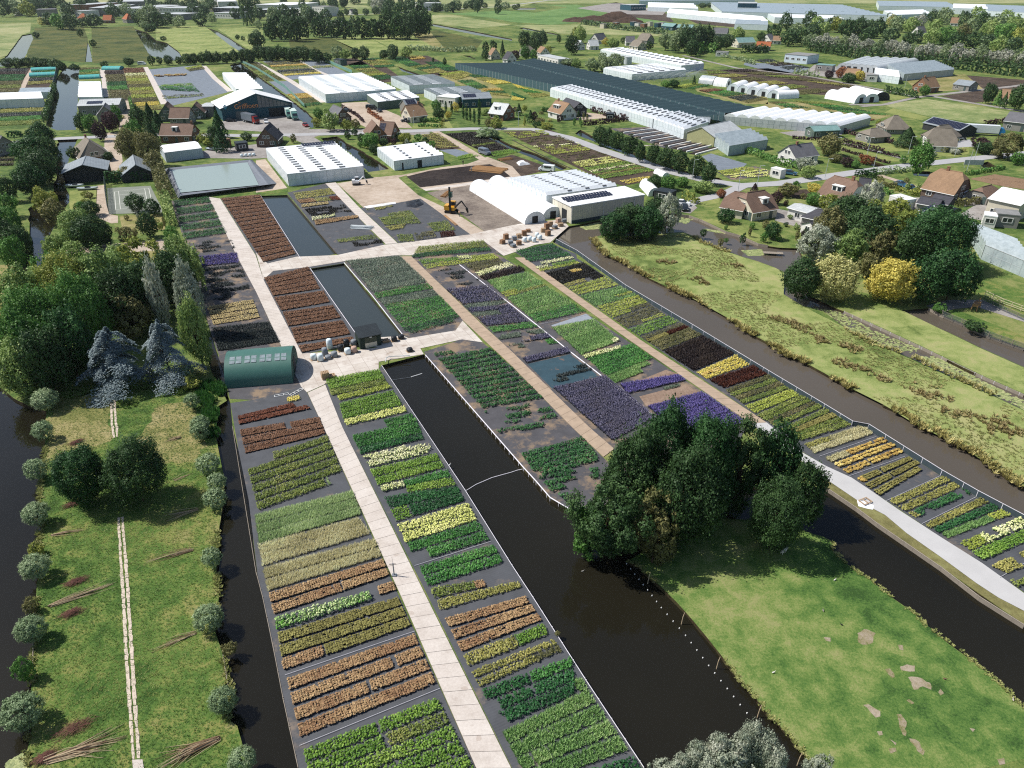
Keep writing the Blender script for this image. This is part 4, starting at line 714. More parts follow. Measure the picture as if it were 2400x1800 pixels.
def grove(where, group, rows, noun='tree', name='tree', mass=None):
    """rows of (px, width, h, kind, mat); labels count from the left so that each is findable; mass = far wood read as one"""
    if group in ('far left wood', 'far right wood', 'far town trees', 'right-hand wood'):
        by = {}
        for (p, wz, h, kd, mt) in rows:
            P = G(pts(p)[0], h*.56); rad = wz/3.6867/2/pxm(P); me = crown_mesh(kd, 0 if rad*.427*pxm(P) < 9 else 1, rnd.randrange(4)); n = len(me.vertices); V = np.empty(n*3, np.float32); me.vertices.foreach_get('co', V); V = V.reshape(-1, 3); T = np.empty(n, np.float32); me.attributes['tint'].data.foreach_get('value', T)
            a = rnd.uniform(0, 6.28); R = np.array([[math.cos(a), -math.sin(a)], [math.sin(a), math.cos(a)]]); V = V.copy(); V[:, :2] = V[:, :2] @ R.T*rad+np.array([P.x, P.y]); V[:, 2] = h*.04+V[:, 2]*h*.96; by.setdefault(mt, []).append((V, T))
        for mt, L in by.items():
            V = np.concatenate([q[0] for q in L]); T = np.concatenate([q[1] for q in L]); o = link(bpy.data.objects.new('far_wood', npmesh('far_wood', V, np.arange(len(V)).reshape(-1, 4), lm(mt), {'tint': T}))); tag(o, f'{WORD[mt]} trees {where}', None, None, 'stuff')
        return
    rows = sorted(rows, key=lambda q: pts(q[0])[0][0])
    for i, (p, wz, h, kd, mt) in enumerate(rows):
        tree(p, wz, h, kd, mt, f'{WORD[mt]} {noun}, {ordi(i)} from the left {where}', group, name=('conifer' if kd in ('cone', 'column') else 'shrub' if h < 4.6 else name))
# --- the wood left of the nursery
grove('in the wood beside the nursery', 'trees of the left wood', [('A 200,330',430,11,'round','light'),('A 330,560',480,13,'round','green'),('A 190,760',430,12,'round','green'),('A 160,960',400,9,'round','light'),('A 380,880',420,11,'round','dark'),('A 600,250',480,12,'round','yellowgreen'),('A 700,470',470,14,'round','green'),('A 560,720',400,12,'round','deep'),
  ('A 880,200',440,12,'round','light'),('A 1000,380',420,12,'round','dark'),('A 1230,110',420,11,'loose','yellowgreen'),('A 1200,290',430,12,'round','dark'),('A 1120,500',400,8,'loose','olive'),('A 1350,330',170,13,'poplar','silver'),('A 1480,180',380,11,'round','dark'),('A 1580,70',330,11,'loose','light'),('A 1630,360',260,13,'poplar','silver'),('A 1680,640',250,12,'poplar','light'),('A 450,180',330,10,'loose','green'),('A 1020,60',300,8,'round','light')])
tree('A 960,850', 720, 10, 'cedar', 'blue', 'large blue grey cedar with drooping tiers in front of the wood', name='cedar_tree', zb=.4); tree('A 1410,790', 560, 10.5, 'cedar', 'blue', 'second blue grey cedar, nearer the round green shed', name='cedar_tree', zb=.6)
# --- left pasture
tree('D 700,410', 480, 8, 'round', 'deep', 'dark crowned left one of the two trees amid the narrow pasture'); tree('D 1150,375', 520, 8.6, 'round', 'dark', 'broader right one of the two trees amid the narrow pasture')
def pollards(side, rows):
    for i, (p, wz) in enumerate(rows):
        q = pts(p)[0]; P = G(q, 1.5); rad = wz/3.6867/2/pxm(P)*1.08
        place_tree((P.x, P.y, 0), 1.45+rad*1.05, rad*1.02, 'ball', 'willow', f'round pollard willow, {ordi(i)} from the bottom on the pasture {side} bank', group='pollard willows', zb=max(.3, 1.45-rad*.95), name='pollard_willow')
pollards('left', [('V 195,1000',300),('V 270,280',230),('D 305,1215',215),('D 315,760',195),('D 310,375',180),('D 370,40',165),('A 395,1255',200)])
pollards('right', [('V 2090,1400',200),('V 1925,890',220),('V 1800,185',225),('D 1825,1130',160),('D 1855,625',180),('D 1870,475',140),('D 1795,325',175),('D 1725,40',140),('A 1725,1455',140),('A 1655,1250',120),('A 1615,1010',130)])
for p, wz, h, m, t in [('V 205,620',170,2.6,'green','loose green shrub leaning over the left ditch'),('V 1980,440',120,1.6,'olive','small shrub on the right edge of the narrow pasture'),('V 255,70',130,1.8,'olive','straggly shrub above the topmost left stick pile'),('D 310,1060',130,1.6,'yellowgreen','yellowish shrub on the left ditch bank'),('A 1660,1090',150,2,'yellowgreen','yellow green bush near the round shed'),('J 390,310',50,.5,'olive','tiny tuft growing on the ditch edge board'),('V 235,1200',70,.9,'olive','small weed clump at the water edge, bottom left')]:
    tree(p, wz, h, 'loose', m, t, name='shrub', trunk=False, zb=.05)
# --- the big tree group by the wide ditch
grove('in the big clump beside the wide ditch', 'trees of the big clump', [('H 880,760',680,11,'loose','dark'),('H 1060,420',560,13,'round','dark'),('H 1330,250',560,14,'round','deep'),('H 1500,600',640,13,'round','dark'),('H 1700,300',520,14,'round','deep'),('H 1250,880',430,9,'loose','olive'),('H 1950,350',480,12,'loose','dark'),('N 90,330',430,12,'round','deep'),('N 80,740',470,10,'round','dark'),('N 330,560',360,9,'round','dark'),('H 700,900',330,6.5,'loose','green')])
sw = tree('J 1900,1420', 420, 4.6, 'loose', 'silver', 'pale silvery willow with feathery plumes at the bottom edge', zb=.2, name='willow_tree')
for p_, w_, h_ in (('J 2060,1270', 230, 5.6), ('J 1610,1400', 230, 4.2), ('J 1790,1360', 250, 5.0), ('J 2180,1330', 260, 5.2), ('J 1480,1480', 200, 3.4), ('J 1990,1350', 240, 5.2), ('W 60,1440', 240, 4.6), ('J 1700,1480', 260, 4)):
    q_ = G(pts(p_)[0], h_*.56); c_ = bpy.data.objects.new('crown', crown_mesh('poplar', 2, rnd.randrange(4))); link(c_, sw); r_ = w_/3.6867/2/pxm(q_); c_.scale = (r_, r_, h_); M_ = sw.rotation_euler.to_matrix().inverted(); c_.location = M_ @ Vector((q_.x-sw.location.x, q_.y-sw.location.y, .1)); c_.material_slots[0].link = 'OBJECT'; c_.material_slots[0].material = lm('silver')
tree('J 1330,1560', 330, 3.6, 'loose', 'silver', 'low silvery bush cut by the bottom edge, left of the willow', zb=.1); tree('W 450,1490', 260, 3, 'loose', 'silver', 'low silvery bush cut by the bottom edge, right of the willow', zb=.1)
# --- clump on the meadow tip, trees behind the meadow
grove('on the grassy tip by the cream shed', 'clump on the meadow tip', [('L 880,840',270,7,'round','deep'),('L 1010,780',300,8,'round','dark'),('L 1160,810',300,8,'round','deep'),('L 1340,750',230,9.5,'loose','silver'),('L 1240,730',230,8,'round','dark')])
grove('in the tall group between gardens and meadow', 'trees behind the meadow', [('T 420,1000',330,8,'loose','silver'),('T 560,870',330,9,'loose','olive'),('T 690,740',330,10,'round','dark'),('T 870,640',230,10,'loose','silver'),('T 1090,760',420,11,'loose','yellowgreen'),('T 880,870',430,11,'round','dark'),('T 980,1000',260,8,'loose','olive'),('T 1500,930',560,13,'round','deep'),('T 1290,1000',330,10,'round','dark'),('T 700,1030',300,8,'loose','light'),
  ('M 300,180',330,8.5,'round','dark'),('M 590,180',410,8.5,'round','cream'),('M 1060,190',400,8.5,'round','yellow'),('M 1620,140',440,10.5,'round','deep'),('M 1380,200',330,9,'round','deep'),('M 880,60',200,6,'loose','olive')])
tree('M 1790,600', 160, 2.2, 'loose', 'dark', 'small dark bush on the canal edge by the wire fence', name='shrub', trunk=False, zb=.05); tree('M 1490,450', 120, 1.8, 'loose', 'green', 'green bush near the wooden playhorse', name='shrub', trunk=False, zb=.05)
# --- tree row along the village road
grove('in the row along the village road', 'road-side tree row', [('L %d,%d' % q, w_, 6.6, 'round', 'dark') for q, w_ in [((765,65),130),((835,80),120),((905,100),140),((1020,145),150),((1110,200),95),((1225,220),135),((1335,255),165),((1455,285),150),((1590,325),150),((1700,385),135)]])
# --- garden trees of the village
for p, wz, h, kd, m, t in [('T 1335,250',195,9.5,'tall','green','fresh green upright tree at the road junction'),('T 545,140',205,7,'round','olive','round olive tree behind the grey-roofed house'),('T 2060,150',260,8,'loose','olive','broad drooping tree at the right edge by the road'),('T 1210,70',210,7,'cone','dark','dark weeping conifer in front of the shade hedges'),('L 1850,755',150,3.6,'round','deep','clipped round tree on the lawn by the pond'),('M 20,-20',1,1,'round','deep',''),('T 40,880',130,4.2,'round','deep','dense dark garden tree right of the clipped one'),
   ('L 1645,500',190,3.2,'round','light','wide clipped light green bush at the road bend'),('L 1810,560',90,2.4,'round','rust','reddish bush at the drive of the brown-roofed house'),('L 1350,470',150,4,'round','green','green garden tree left of the wide clipped bush'),('L 1240,460',140,4,'round','dark','dark garden tree behind the white tunnel end'),('L 1470,460',110,3,'round','green','low green bush near the lamp post'),('T 70,600',110,3.5,'tall','purple','dark purple tree beside the brown-roofed house'),('L 2100,510',80,2.6,'cone','purple','purple conifer behind the brown-roofed house'),
   ('T 160,530',190,3.5,'loose','olive','spreading shrub with yellowish tips by the road'),('T 400,510',120,3,'loose','yellow','golden shrub at the road side'),('T 590,560',140,4,'round','purple','dark purple tree in front of the white dormer'),('T 520,640',180,4,'loose','yellowgreen','yellow green shrub near the patio house'),('T 400,610',130,4,'round','green','round green tree by the patio house'),('T 330,300',150,4.5,'loose','silver','silvery small tree right of the grey-roofed house'),('T 350,370',130,4,'loose','light','light green small tree on the road verge'),('T 690,290',110,3,'round','purple','dark purple garden bush by the small canal'),('T 760,310',80,2.6,'round','green','small green ball tree by the small canal'),('T 850,265',130,3,'loose','rust','rusty garden shrub by the small canal'),('T 590,260',110,2.6,'round','olive','olive garden shrub in the canal garden'),
   ('T 1170,270',60,2.6,'round','green','small round bush at the road before the junction'),('T 1320,120',80,3.2,'round','green','green bush left of the thatched white house'),('T 1455,140',65,2.4,'round','dark','first ball bush of the thatched white house'),('T 1530,125',65,2.4,'round','olive','second ball bush of the thatched white house'),('T 1840,120',150,4.5,'loose','purple','purple tree in front of the blue truck'),('T 1890,170',190,3.6,'round','dark','dark hedge-like shrubs under the purple tree'),('T 1620,200',90,1.8,'round','silver','silvery low shrub at the road side'),('T 2170,260',120,4,'round','green','green shrub at the right edge by the canal'),
   ('S 1920,800',115,9,'tall','dark','dark upright tree by the far lane'),('S 2000,840',70,7,'cone','green','pointed conifer by the far lane'),('S 2050,860',60,7,'cone','dark','second pointed conifer by the far lane'),('S 2170,830',150,11,'round','dark','large dark tree cut by the right edge'),('S 1360,780',90,5,'round','green','green bush before the far brick house'),('S 640,620',110,6,'round','rust','rust red tree by the far roof'),('S 800,650',90,5.5,'round','yellow','yellow tree right of the rust red one'),('S 700,670',130,5,'round','dark','dark bushes between rust red and yellow tree'),('S 530,640',80,4.5,'round','purple','dark purple tree left of the rust red one'),('S 960,1065',60,3,'round','yellowgreen','bright bush left of the thatched cone roof')]:
    if t: tree(p, wz, h, kd, m, t, 'garden trees')
gq = random.Random(5)
for wh, box_, n in [('by the chalet pond','L 1640,830 2212,990',9),('round the dormer house','T 120,470 900,660',12),('near the patio house','T 0,760 330,1000',9),('round the broad hipped house','T 1150,380 1480,540',7),('of the thatched white house','T 1400,100 1760,230',7),('behind the columnar conifers','Q 1950,960 2212,1090',8),('before the tan bungalow','Q 1380,980 1640,1090',7),('of the white-fronted house','R 20,930 330,1080',10),('of the farmstead','I 600,560 830,760',7),('by the court','I 1030,740 1430,920',8),('behind the low white shed','K 880,40 1330,150',9),('at the brick houses','O 650,1000 1150,1090',7)]:
    (x0, y0), (x1, y1) = [tuple(map(float, q.split(','))) for q in box_.split()[1:]]
    grove(f'in the garden {wh}', 'garden shrubs', [('%s %f,%f' % (box_[0], gq.uniform(x0, x1), gq.uniform(y0, y1)), gq.uniform(30, 65), gq.uniform(1.0, 2.6), gq.choice(['round', 'loose', 'loose']), gq.choice(['green', 'dark', 'olive', 'yellowgreen', 'light', 'purple', 'cream', 'silver', 'deep'])) for _ in range(n)], noun='shrub', name='shrub')
# --- left farmstead
grove('beside the farm canal at the left edge', 'farm canal trees', [('I 340,60',230,9,'round','deep'),('I 260,200',300,10,'round','deep'),('I 330,330',300,10,'round','dark'),('I 240,440',260,9,'round','deep'),('I 60,520',150,7,'round','dark'),('I 390,190',240,10,'round','dark')])
grove('around the left farmstead', 'farmstead trees', [('I 1120,150',210,11,'tall','olive'),('I 1270,170',210,11,'tall','olive'),('I 1300,40',150,9,'cone','dark'),('I 1160,30',160,9,'tall','green'),('I 1320,290',170,7,'tall','olive'),('I 390,620',220,7,'loose','yellowgreen'),('I 470,720',200,6,'loose','olive'),('I 660,830',300,8,'round','light'),('I 760,900',280,8,'round','dark'),('I 890,900',150,6,'round','dark'),('I 780,690',160,4,'round','dark'),('I 700,680',110,3.5,'loose','green'),('I 1270,830',170,6,'round','dark'),('I 1090,910',160,4,'loose','olive'),('I 1170,640',160,5,'round','dark'),('I 1320,680',140,4,'loose','dark'),('I 60,800',220,8,'round','green'),('I 150,980',230,8,'round','dark'),('I 40,940',220,9,'round','dark'),('I 110,1080',200,8,'round','green'),('I 450,1020',160,6,'loose','light'),('I 560,990',170,6,'loose','light'),('I 630,210',110,5,'loose','dark'),('I 930,240',90,3,'round','dark'),('I 1070,390',140,3.5,'loose','olive'),('I 960,400',110,3,'loose','olive'),('I 860,20',110,7,'round','purple'),('I 40,650',180,7,'loose','green'),('I 620,1080',200,6,'round','light'),('I 1480,940',130,6,'round','green'),('I 1530,1040',130,7,'round','green'),('I 1570,1090',120,7,'round','light')])
grove('near the two brick houses', 'trees by the brick houses', [('O 700,1050',120,7,'round','dark'),('O 770,1060',120,7,'round','green'),('O 950,1040',150,8,'round','purple'),('O 1000,990',90,8,'round','green'),('O 1190,1010',150,9,'round','dark'),('O 1290,1000',150,11,'cone','dark'),('O 1360,1050',140,9,'cone','deep'),('O 1880,1060',150,10,'cone','deep'),('I 1900,80',170,9,'cone','deep'),('I 1850,60',120,7,'round','dark'),('I 1760,90',110,4,'loose','yellowgreen'),('I 2130,70',100,3,'round','dark'),('I 1820,120',120,2.5,'loose','yellowgreen'),('K 320,90',60,3,'loose','olive'),('K 170,40',24,5,'column','dark'),('K 200,50',22,4.5,'column','dark')])
grove('in the gardens behind the white sheds', 'trees of the middle gardens', [('Q 640,1030',160,8,'loose','light'),('Q 540,980',90,5,'round','green'),('Q 520,1050',80,4,'loose','yellowgreen'),('Q 780,1080',100,4,'loose','yellowgreen'),('Q 860,1070',90,3.5,'loose','olive'),('K 980,100',160,5.5,'round','green'),('K 920,90',90,4,'round','dark'),('K 790,60',60,3,'round','dark'),('K 850,30',60,2.6,'round','dark'),('K 1100,120',80,3,'round','dark'),('K 1290,80',110,3.5,'round','yellowgreen'),('K 1240,70',70,3,'round','dark'),('K 1400,80',70,2.8,'round','green'),('K 1460,110',70,2.8,'round','dark'),('K 1520,140',70,2.8,'round','green'),('K 1020,180',90,3.5,'round','dark'),('Q 1560,910',90,5,'round','green'),('Q 1580,980',110,5,'round','dark'),('Q 1720,920',70,4,'round','yellow'),('Q 1660,990',60,3,'round','yellow'),('Q 1640,920',24,5,'column','deep'),('Q 1690,930',24,5,'column','deep'),('Q 1760,880',22,4.5,'column','deep'),('Q 1790,960',26,6,'column','deep'),('Q 1820,970',26,6,'column','deep'),('Q 1850,980',26,5.5,'column','deep'),('Q 1885,1000',26,6,'column','deep'),('Q 1930,930',30,8,'column','deep'),('Q 1925,1020',26,6,'column','deep'),('Q 2080,1060',120,4,'loose','yellowgreen'),('Q 2010,1060',70,3,'round','olive'),('K 1980,40',200,3.4,'loose','willow'),('K 2060,50',80,3,'round','willow')])
grove('round the white-fronted house by the lane', 'bushes of the white-fronted house', [('R 60,940',60,5,'cone','dark'),('R 160,1000',70,5,'cone','dark'),('R 110,1040',30,4,'cone','yellowgreen'),('R 190,1000',60,4,'round','purple'),('R 410,1020',50,3.4,'round','purple'),('R 575,985',24,3,'column','dark'),('R 620,1000',24,3,'column','olive'),('R 650,1010',24,3,'column','olive'),('R 540,1050',24,3,'column','green'),('R 590,1040',24,3,'column','green'),('R 600,1070',22,2.6,'column','green'),('R 300,1080',110,2.5,'loose','yellowgreen'),('R 200,1075',50,2.4,'round','dark'),('R 240,1040',80,3,'loose','olive'),('R 110,930',50,2.5,'round','yellowgreen'),('R 260,1040',50,2.5,'loose','cream')])
# --- far trees
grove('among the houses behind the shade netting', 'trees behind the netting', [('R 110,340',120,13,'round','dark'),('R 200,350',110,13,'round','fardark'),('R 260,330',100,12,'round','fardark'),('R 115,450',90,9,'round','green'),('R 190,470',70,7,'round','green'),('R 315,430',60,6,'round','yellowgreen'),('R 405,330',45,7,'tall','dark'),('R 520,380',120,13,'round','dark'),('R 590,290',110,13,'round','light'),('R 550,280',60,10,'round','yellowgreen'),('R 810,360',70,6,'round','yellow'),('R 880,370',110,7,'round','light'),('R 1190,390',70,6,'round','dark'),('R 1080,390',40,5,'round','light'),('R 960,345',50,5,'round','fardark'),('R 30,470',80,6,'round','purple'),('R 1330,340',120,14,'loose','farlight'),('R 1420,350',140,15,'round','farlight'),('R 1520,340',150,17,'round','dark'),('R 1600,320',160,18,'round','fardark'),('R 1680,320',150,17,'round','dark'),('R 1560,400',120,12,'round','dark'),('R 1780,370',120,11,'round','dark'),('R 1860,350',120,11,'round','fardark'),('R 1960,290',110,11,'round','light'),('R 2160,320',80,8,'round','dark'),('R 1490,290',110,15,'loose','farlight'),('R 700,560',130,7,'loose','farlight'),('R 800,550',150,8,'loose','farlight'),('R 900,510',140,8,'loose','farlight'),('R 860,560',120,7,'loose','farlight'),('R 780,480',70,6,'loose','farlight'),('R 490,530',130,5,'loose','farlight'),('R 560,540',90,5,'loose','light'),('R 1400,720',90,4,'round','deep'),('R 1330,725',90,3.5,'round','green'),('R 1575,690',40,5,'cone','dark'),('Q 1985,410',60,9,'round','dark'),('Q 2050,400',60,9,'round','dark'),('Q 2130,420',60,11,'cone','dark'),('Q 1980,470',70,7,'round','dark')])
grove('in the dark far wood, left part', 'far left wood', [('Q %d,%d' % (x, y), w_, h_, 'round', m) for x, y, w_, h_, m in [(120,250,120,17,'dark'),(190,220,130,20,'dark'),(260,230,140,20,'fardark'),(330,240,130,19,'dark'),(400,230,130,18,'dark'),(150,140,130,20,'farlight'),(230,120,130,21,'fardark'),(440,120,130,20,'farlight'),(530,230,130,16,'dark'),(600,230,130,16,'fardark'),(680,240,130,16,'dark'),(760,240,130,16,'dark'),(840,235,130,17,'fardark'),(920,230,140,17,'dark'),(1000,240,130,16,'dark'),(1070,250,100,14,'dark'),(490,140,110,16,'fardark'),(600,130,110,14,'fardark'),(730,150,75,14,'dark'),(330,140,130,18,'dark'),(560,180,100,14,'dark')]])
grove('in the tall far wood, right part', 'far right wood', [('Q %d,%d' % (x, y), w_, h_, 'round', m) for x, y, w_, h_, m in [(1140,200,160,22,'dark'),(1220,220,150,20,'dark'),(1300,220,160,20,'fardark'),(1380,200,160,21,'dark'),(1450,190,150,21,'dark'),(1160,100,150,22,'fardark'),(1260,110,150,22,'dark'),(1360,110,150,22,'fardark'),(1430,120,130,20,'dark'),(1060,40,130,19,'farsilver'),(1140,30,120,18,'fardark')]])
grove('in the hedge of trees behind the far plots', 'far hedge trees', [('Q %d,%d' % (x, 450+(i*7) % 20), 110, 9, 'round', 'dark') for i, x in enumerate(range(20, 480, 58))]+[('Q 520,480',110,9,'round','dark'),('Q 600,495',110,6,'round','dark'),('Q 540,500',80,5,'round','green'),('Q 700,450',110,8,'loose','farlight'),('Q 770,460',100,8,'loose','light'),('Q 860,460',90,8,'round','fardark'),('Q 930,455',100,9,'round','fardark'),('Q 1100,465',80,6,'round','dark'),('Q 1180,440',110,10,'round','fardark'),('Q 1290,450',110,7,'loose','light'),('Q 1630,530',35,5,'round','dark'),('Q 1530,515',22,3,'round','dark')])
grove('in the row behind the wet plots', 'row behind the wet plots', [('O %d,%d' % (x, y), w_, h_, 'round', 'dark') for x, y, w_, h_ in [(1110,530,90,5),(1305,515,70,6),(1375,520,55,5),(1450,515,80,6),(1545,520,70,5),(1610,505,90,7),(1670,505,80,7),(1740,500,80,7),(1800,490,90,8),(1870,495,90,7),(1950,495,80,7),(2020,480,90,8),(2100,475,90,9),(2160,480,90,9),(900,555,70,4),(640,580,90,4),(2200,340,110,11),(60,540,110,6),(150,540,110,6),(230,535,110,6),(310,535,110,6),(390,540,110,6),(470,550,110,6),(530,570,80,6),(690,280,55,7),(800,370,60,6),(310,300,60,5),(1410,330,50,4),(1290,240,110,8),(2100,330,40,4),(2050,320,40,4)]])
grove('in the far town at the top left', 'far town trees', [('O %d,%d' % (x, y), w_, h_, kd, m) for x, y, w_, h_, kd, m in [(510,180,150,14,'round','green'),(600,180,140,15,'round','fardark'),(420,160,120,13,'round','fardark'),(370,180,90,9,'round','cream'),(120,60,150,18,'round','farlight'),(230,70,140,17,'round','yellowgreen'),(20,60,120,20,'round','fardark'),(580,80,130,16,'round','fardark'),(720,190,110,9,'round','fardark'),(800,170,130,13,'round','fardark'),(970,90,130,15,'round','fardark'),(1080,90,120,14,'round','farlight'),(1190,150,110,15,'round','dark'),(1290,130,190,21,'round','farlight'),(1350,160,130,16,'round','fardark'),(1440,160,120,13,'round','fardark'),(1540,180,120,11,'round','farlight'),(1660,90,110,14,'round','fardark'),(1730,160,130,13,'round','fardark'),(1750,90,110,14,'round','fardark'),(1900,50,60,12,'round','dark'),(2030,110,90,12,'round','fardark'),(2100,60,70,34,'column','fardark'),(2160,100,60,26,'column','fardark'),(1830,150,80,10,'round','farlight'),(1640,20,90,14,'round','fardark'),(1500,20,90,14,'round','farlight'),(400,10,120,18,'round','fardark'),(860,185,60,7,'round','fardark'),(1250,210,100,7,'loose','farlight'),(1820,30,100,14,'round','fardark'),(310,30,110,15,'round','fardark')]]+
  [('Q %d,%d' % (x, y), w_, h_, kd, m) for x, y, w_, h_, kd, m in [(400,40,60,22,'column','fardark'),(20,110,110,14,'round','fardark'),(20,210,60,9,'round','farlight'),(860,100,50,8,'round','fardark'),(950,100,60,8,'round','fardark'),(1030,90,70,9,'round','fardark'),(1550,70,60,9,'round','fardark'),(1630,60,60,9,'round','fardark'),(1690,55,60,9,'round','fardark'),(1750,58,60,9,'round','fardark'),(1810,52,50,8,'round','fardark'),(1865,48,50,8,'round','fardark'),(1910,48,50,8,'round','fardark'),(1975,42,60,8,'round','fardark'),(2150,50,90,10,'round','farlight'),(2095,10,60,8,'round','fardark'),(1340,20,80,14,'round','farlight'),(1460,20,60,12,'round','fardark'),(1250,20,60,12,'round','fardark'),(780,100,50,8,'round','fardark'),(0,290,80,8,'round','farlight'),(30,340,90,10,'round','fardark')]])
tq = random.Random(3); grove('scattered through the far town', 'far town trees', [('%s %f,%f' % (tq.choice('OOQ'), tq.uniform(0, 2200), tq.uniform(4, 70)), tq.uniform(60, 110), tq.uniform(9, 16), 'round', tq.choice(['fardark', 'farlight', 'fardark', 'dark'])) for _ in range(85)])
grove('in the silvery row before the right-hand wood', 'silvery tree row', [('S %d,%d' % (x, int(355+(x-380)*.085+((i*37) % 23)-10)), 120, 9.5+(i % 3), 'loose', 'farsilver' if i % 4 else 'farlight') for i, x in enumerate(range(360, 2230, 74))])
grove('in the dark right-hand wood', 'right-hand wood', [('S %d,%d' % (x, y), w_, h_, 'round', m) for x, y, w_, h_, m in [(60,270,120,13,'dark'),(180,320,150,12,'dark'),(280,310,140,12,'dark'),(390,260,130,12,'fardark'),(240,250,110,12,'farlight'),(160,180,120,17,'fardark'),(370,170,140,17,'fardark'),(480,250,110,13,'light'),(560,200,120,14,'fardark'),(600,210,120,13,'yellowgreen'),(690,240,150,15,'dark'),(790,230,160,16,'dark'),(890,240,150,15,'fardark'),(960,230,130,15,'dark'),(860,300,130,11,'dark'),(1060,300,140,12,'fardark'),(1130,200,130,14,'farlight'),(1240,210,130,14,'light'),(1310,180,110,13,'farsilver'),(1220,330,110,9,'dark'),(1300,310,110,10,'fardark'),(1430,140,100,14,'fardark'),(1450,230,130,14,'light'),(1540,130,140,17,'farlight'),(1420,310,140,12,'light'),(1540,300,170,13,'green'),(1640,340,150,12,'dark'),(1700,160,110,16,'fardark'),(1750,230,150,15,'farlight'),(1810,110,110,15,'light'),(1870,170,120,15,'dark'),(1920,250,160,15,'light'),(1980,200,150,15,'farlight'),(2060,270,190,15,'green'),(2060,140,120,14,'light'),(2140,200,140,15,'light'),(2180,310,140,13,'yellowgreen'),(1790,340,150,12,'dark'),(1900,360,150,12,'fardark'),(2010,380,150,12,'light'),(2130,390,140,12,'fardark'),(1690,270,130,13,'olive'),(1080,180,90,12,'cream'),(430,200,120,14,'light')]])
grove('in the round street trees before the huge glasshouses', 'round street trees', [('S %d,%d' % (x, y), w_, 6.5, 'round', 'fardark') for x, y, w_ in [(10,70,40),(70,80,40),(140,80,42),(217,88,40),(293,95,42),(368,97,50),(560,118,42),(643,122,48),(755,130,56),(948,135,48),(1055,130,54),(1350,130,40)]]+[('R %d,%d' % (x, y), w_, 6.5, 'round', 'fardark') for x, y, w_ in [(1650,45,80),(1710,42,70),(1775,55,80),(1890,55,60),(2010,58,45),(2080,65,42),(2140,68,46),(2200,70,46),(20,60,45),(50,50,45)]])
# --- hedges
def hedge(s, wd, h, mat, label, group='hedges', name='hedge', rag=.12):
    P = gp(s); mbv, T = [], []; r = np.random.default_rng(len(label)*31+int(P[0].x*7) % 99); c = P[0]; ppm = .427*pxm(c); sz = max(.16, 2.0/ppm)
    for a, b in zip(P, P[1:]):
        d = b-a; L = d.length; d = d/L; nn = Vector((-d.y, d.x, 0)); area = L*(wd+2*h); n = int(min(9000, area/(sz*sz)*2.6))+8
        u = r.uniform(0, 1, n)*(wd+2*h); t = r.uniform(0, L, n); top = (u > h) & (u < h+wd)
        y = np.where(top, u-h-wd/2, np.where(u <= h, -wd/2, wd/2)); z = np.where(top, h, np.where(u <= h, u, u-h-wd)); z = np.abs(z)
        lump = 1+rag*np.sin(t*2.1+y)+rag*np.sin(t*.9); C = np.array(a)[None]+np.outer(t, np.array(d))+np.outer(y*lump, np.array(nn)); C[:, 2] = z*lump+r.normal(0, sz*.15, n)
        N = np.where(top[:, None], np.array([0, 0, 1.]), np.outer(np.sign(y), np.array(nn))); mbv.append(leafcloud(C, N, np.full(n, sz)*r.uniform(.8, 1.3, n), r, .5)); T.append(r.random(n))
    V = np.concatenate(mbv); T = np.concatenate(T)
    o = link(bpy.data.objects.new(name, npmesh(name, V, np.arange(len(V)).reshape(-1, 4), lm(mat), {'tint': T.repeat(4)})))
    return tag(o, label, 'hedge', group)
hedge('I 920,480 1300,445', 2.2, 3, 'deep', 'tall clipped hedge behind the tennis court'); hedge('I 1370,420 1400,500 1440,620', 2.6, 3.6, 'olive', 'ragged tall hedge between court and water basin', rag=.25); hedge('I 1440,660 1470,800 1500,860', 1.8, 3.2, 'light', 'bright hedge between court garden and green rows', rag=.2)
hedge('A 1560,10 1660,120 1700,220 1740,320', 2.2, 4, 'light', 'tall hedge at the right side of the wood', rag=.25); hedge('L 1940,190 2100,240 2212,285 T 140,330 280,360', 1.4, 2, 'green', 'long clipped hedge before the grey-roofed house'); hedge('L 1480,610 1600,660', 1.6, 2, 'yellowgreen', 'flowering yellowish hedge by the parked cars', rag=.2)
hedge('T 755,425 920,400', 1.2, 1.6, 'deep', 'dark clipped hedge beside the road, upper'); hedge('T 870,445 950,430', 1.2, 1.5, 'dark', 'short dark hedge above the maze of hedges'); hedge('T 960,450 1000,500', 1, 1.2, 'olive', 'clipped hedge piece left of the blue car'); hedge('T 990,515 1070,520 1100,505', 1, 1.2, 'olive', 'clipped hedge piece in front of the blue car'); hedge('T 1090,545 1180,555', 1, 1.2, 'yellowgreen', 'clipped hedge piece below the blue car'); hedge('T 1190,580 1300,590 1260,545', 1, 1.2, 'yellowgreen', 'clipped hedge piece around the second car'); hedge('T 945,530 1060,585', 1.4, 1.3, 'green', 'low green hedge beside the dark-roofed wing'); hedge('T 1300,560 1420,600', 1, 1.4, 'olive', 'clipped hedge under the big grey-brown roof')
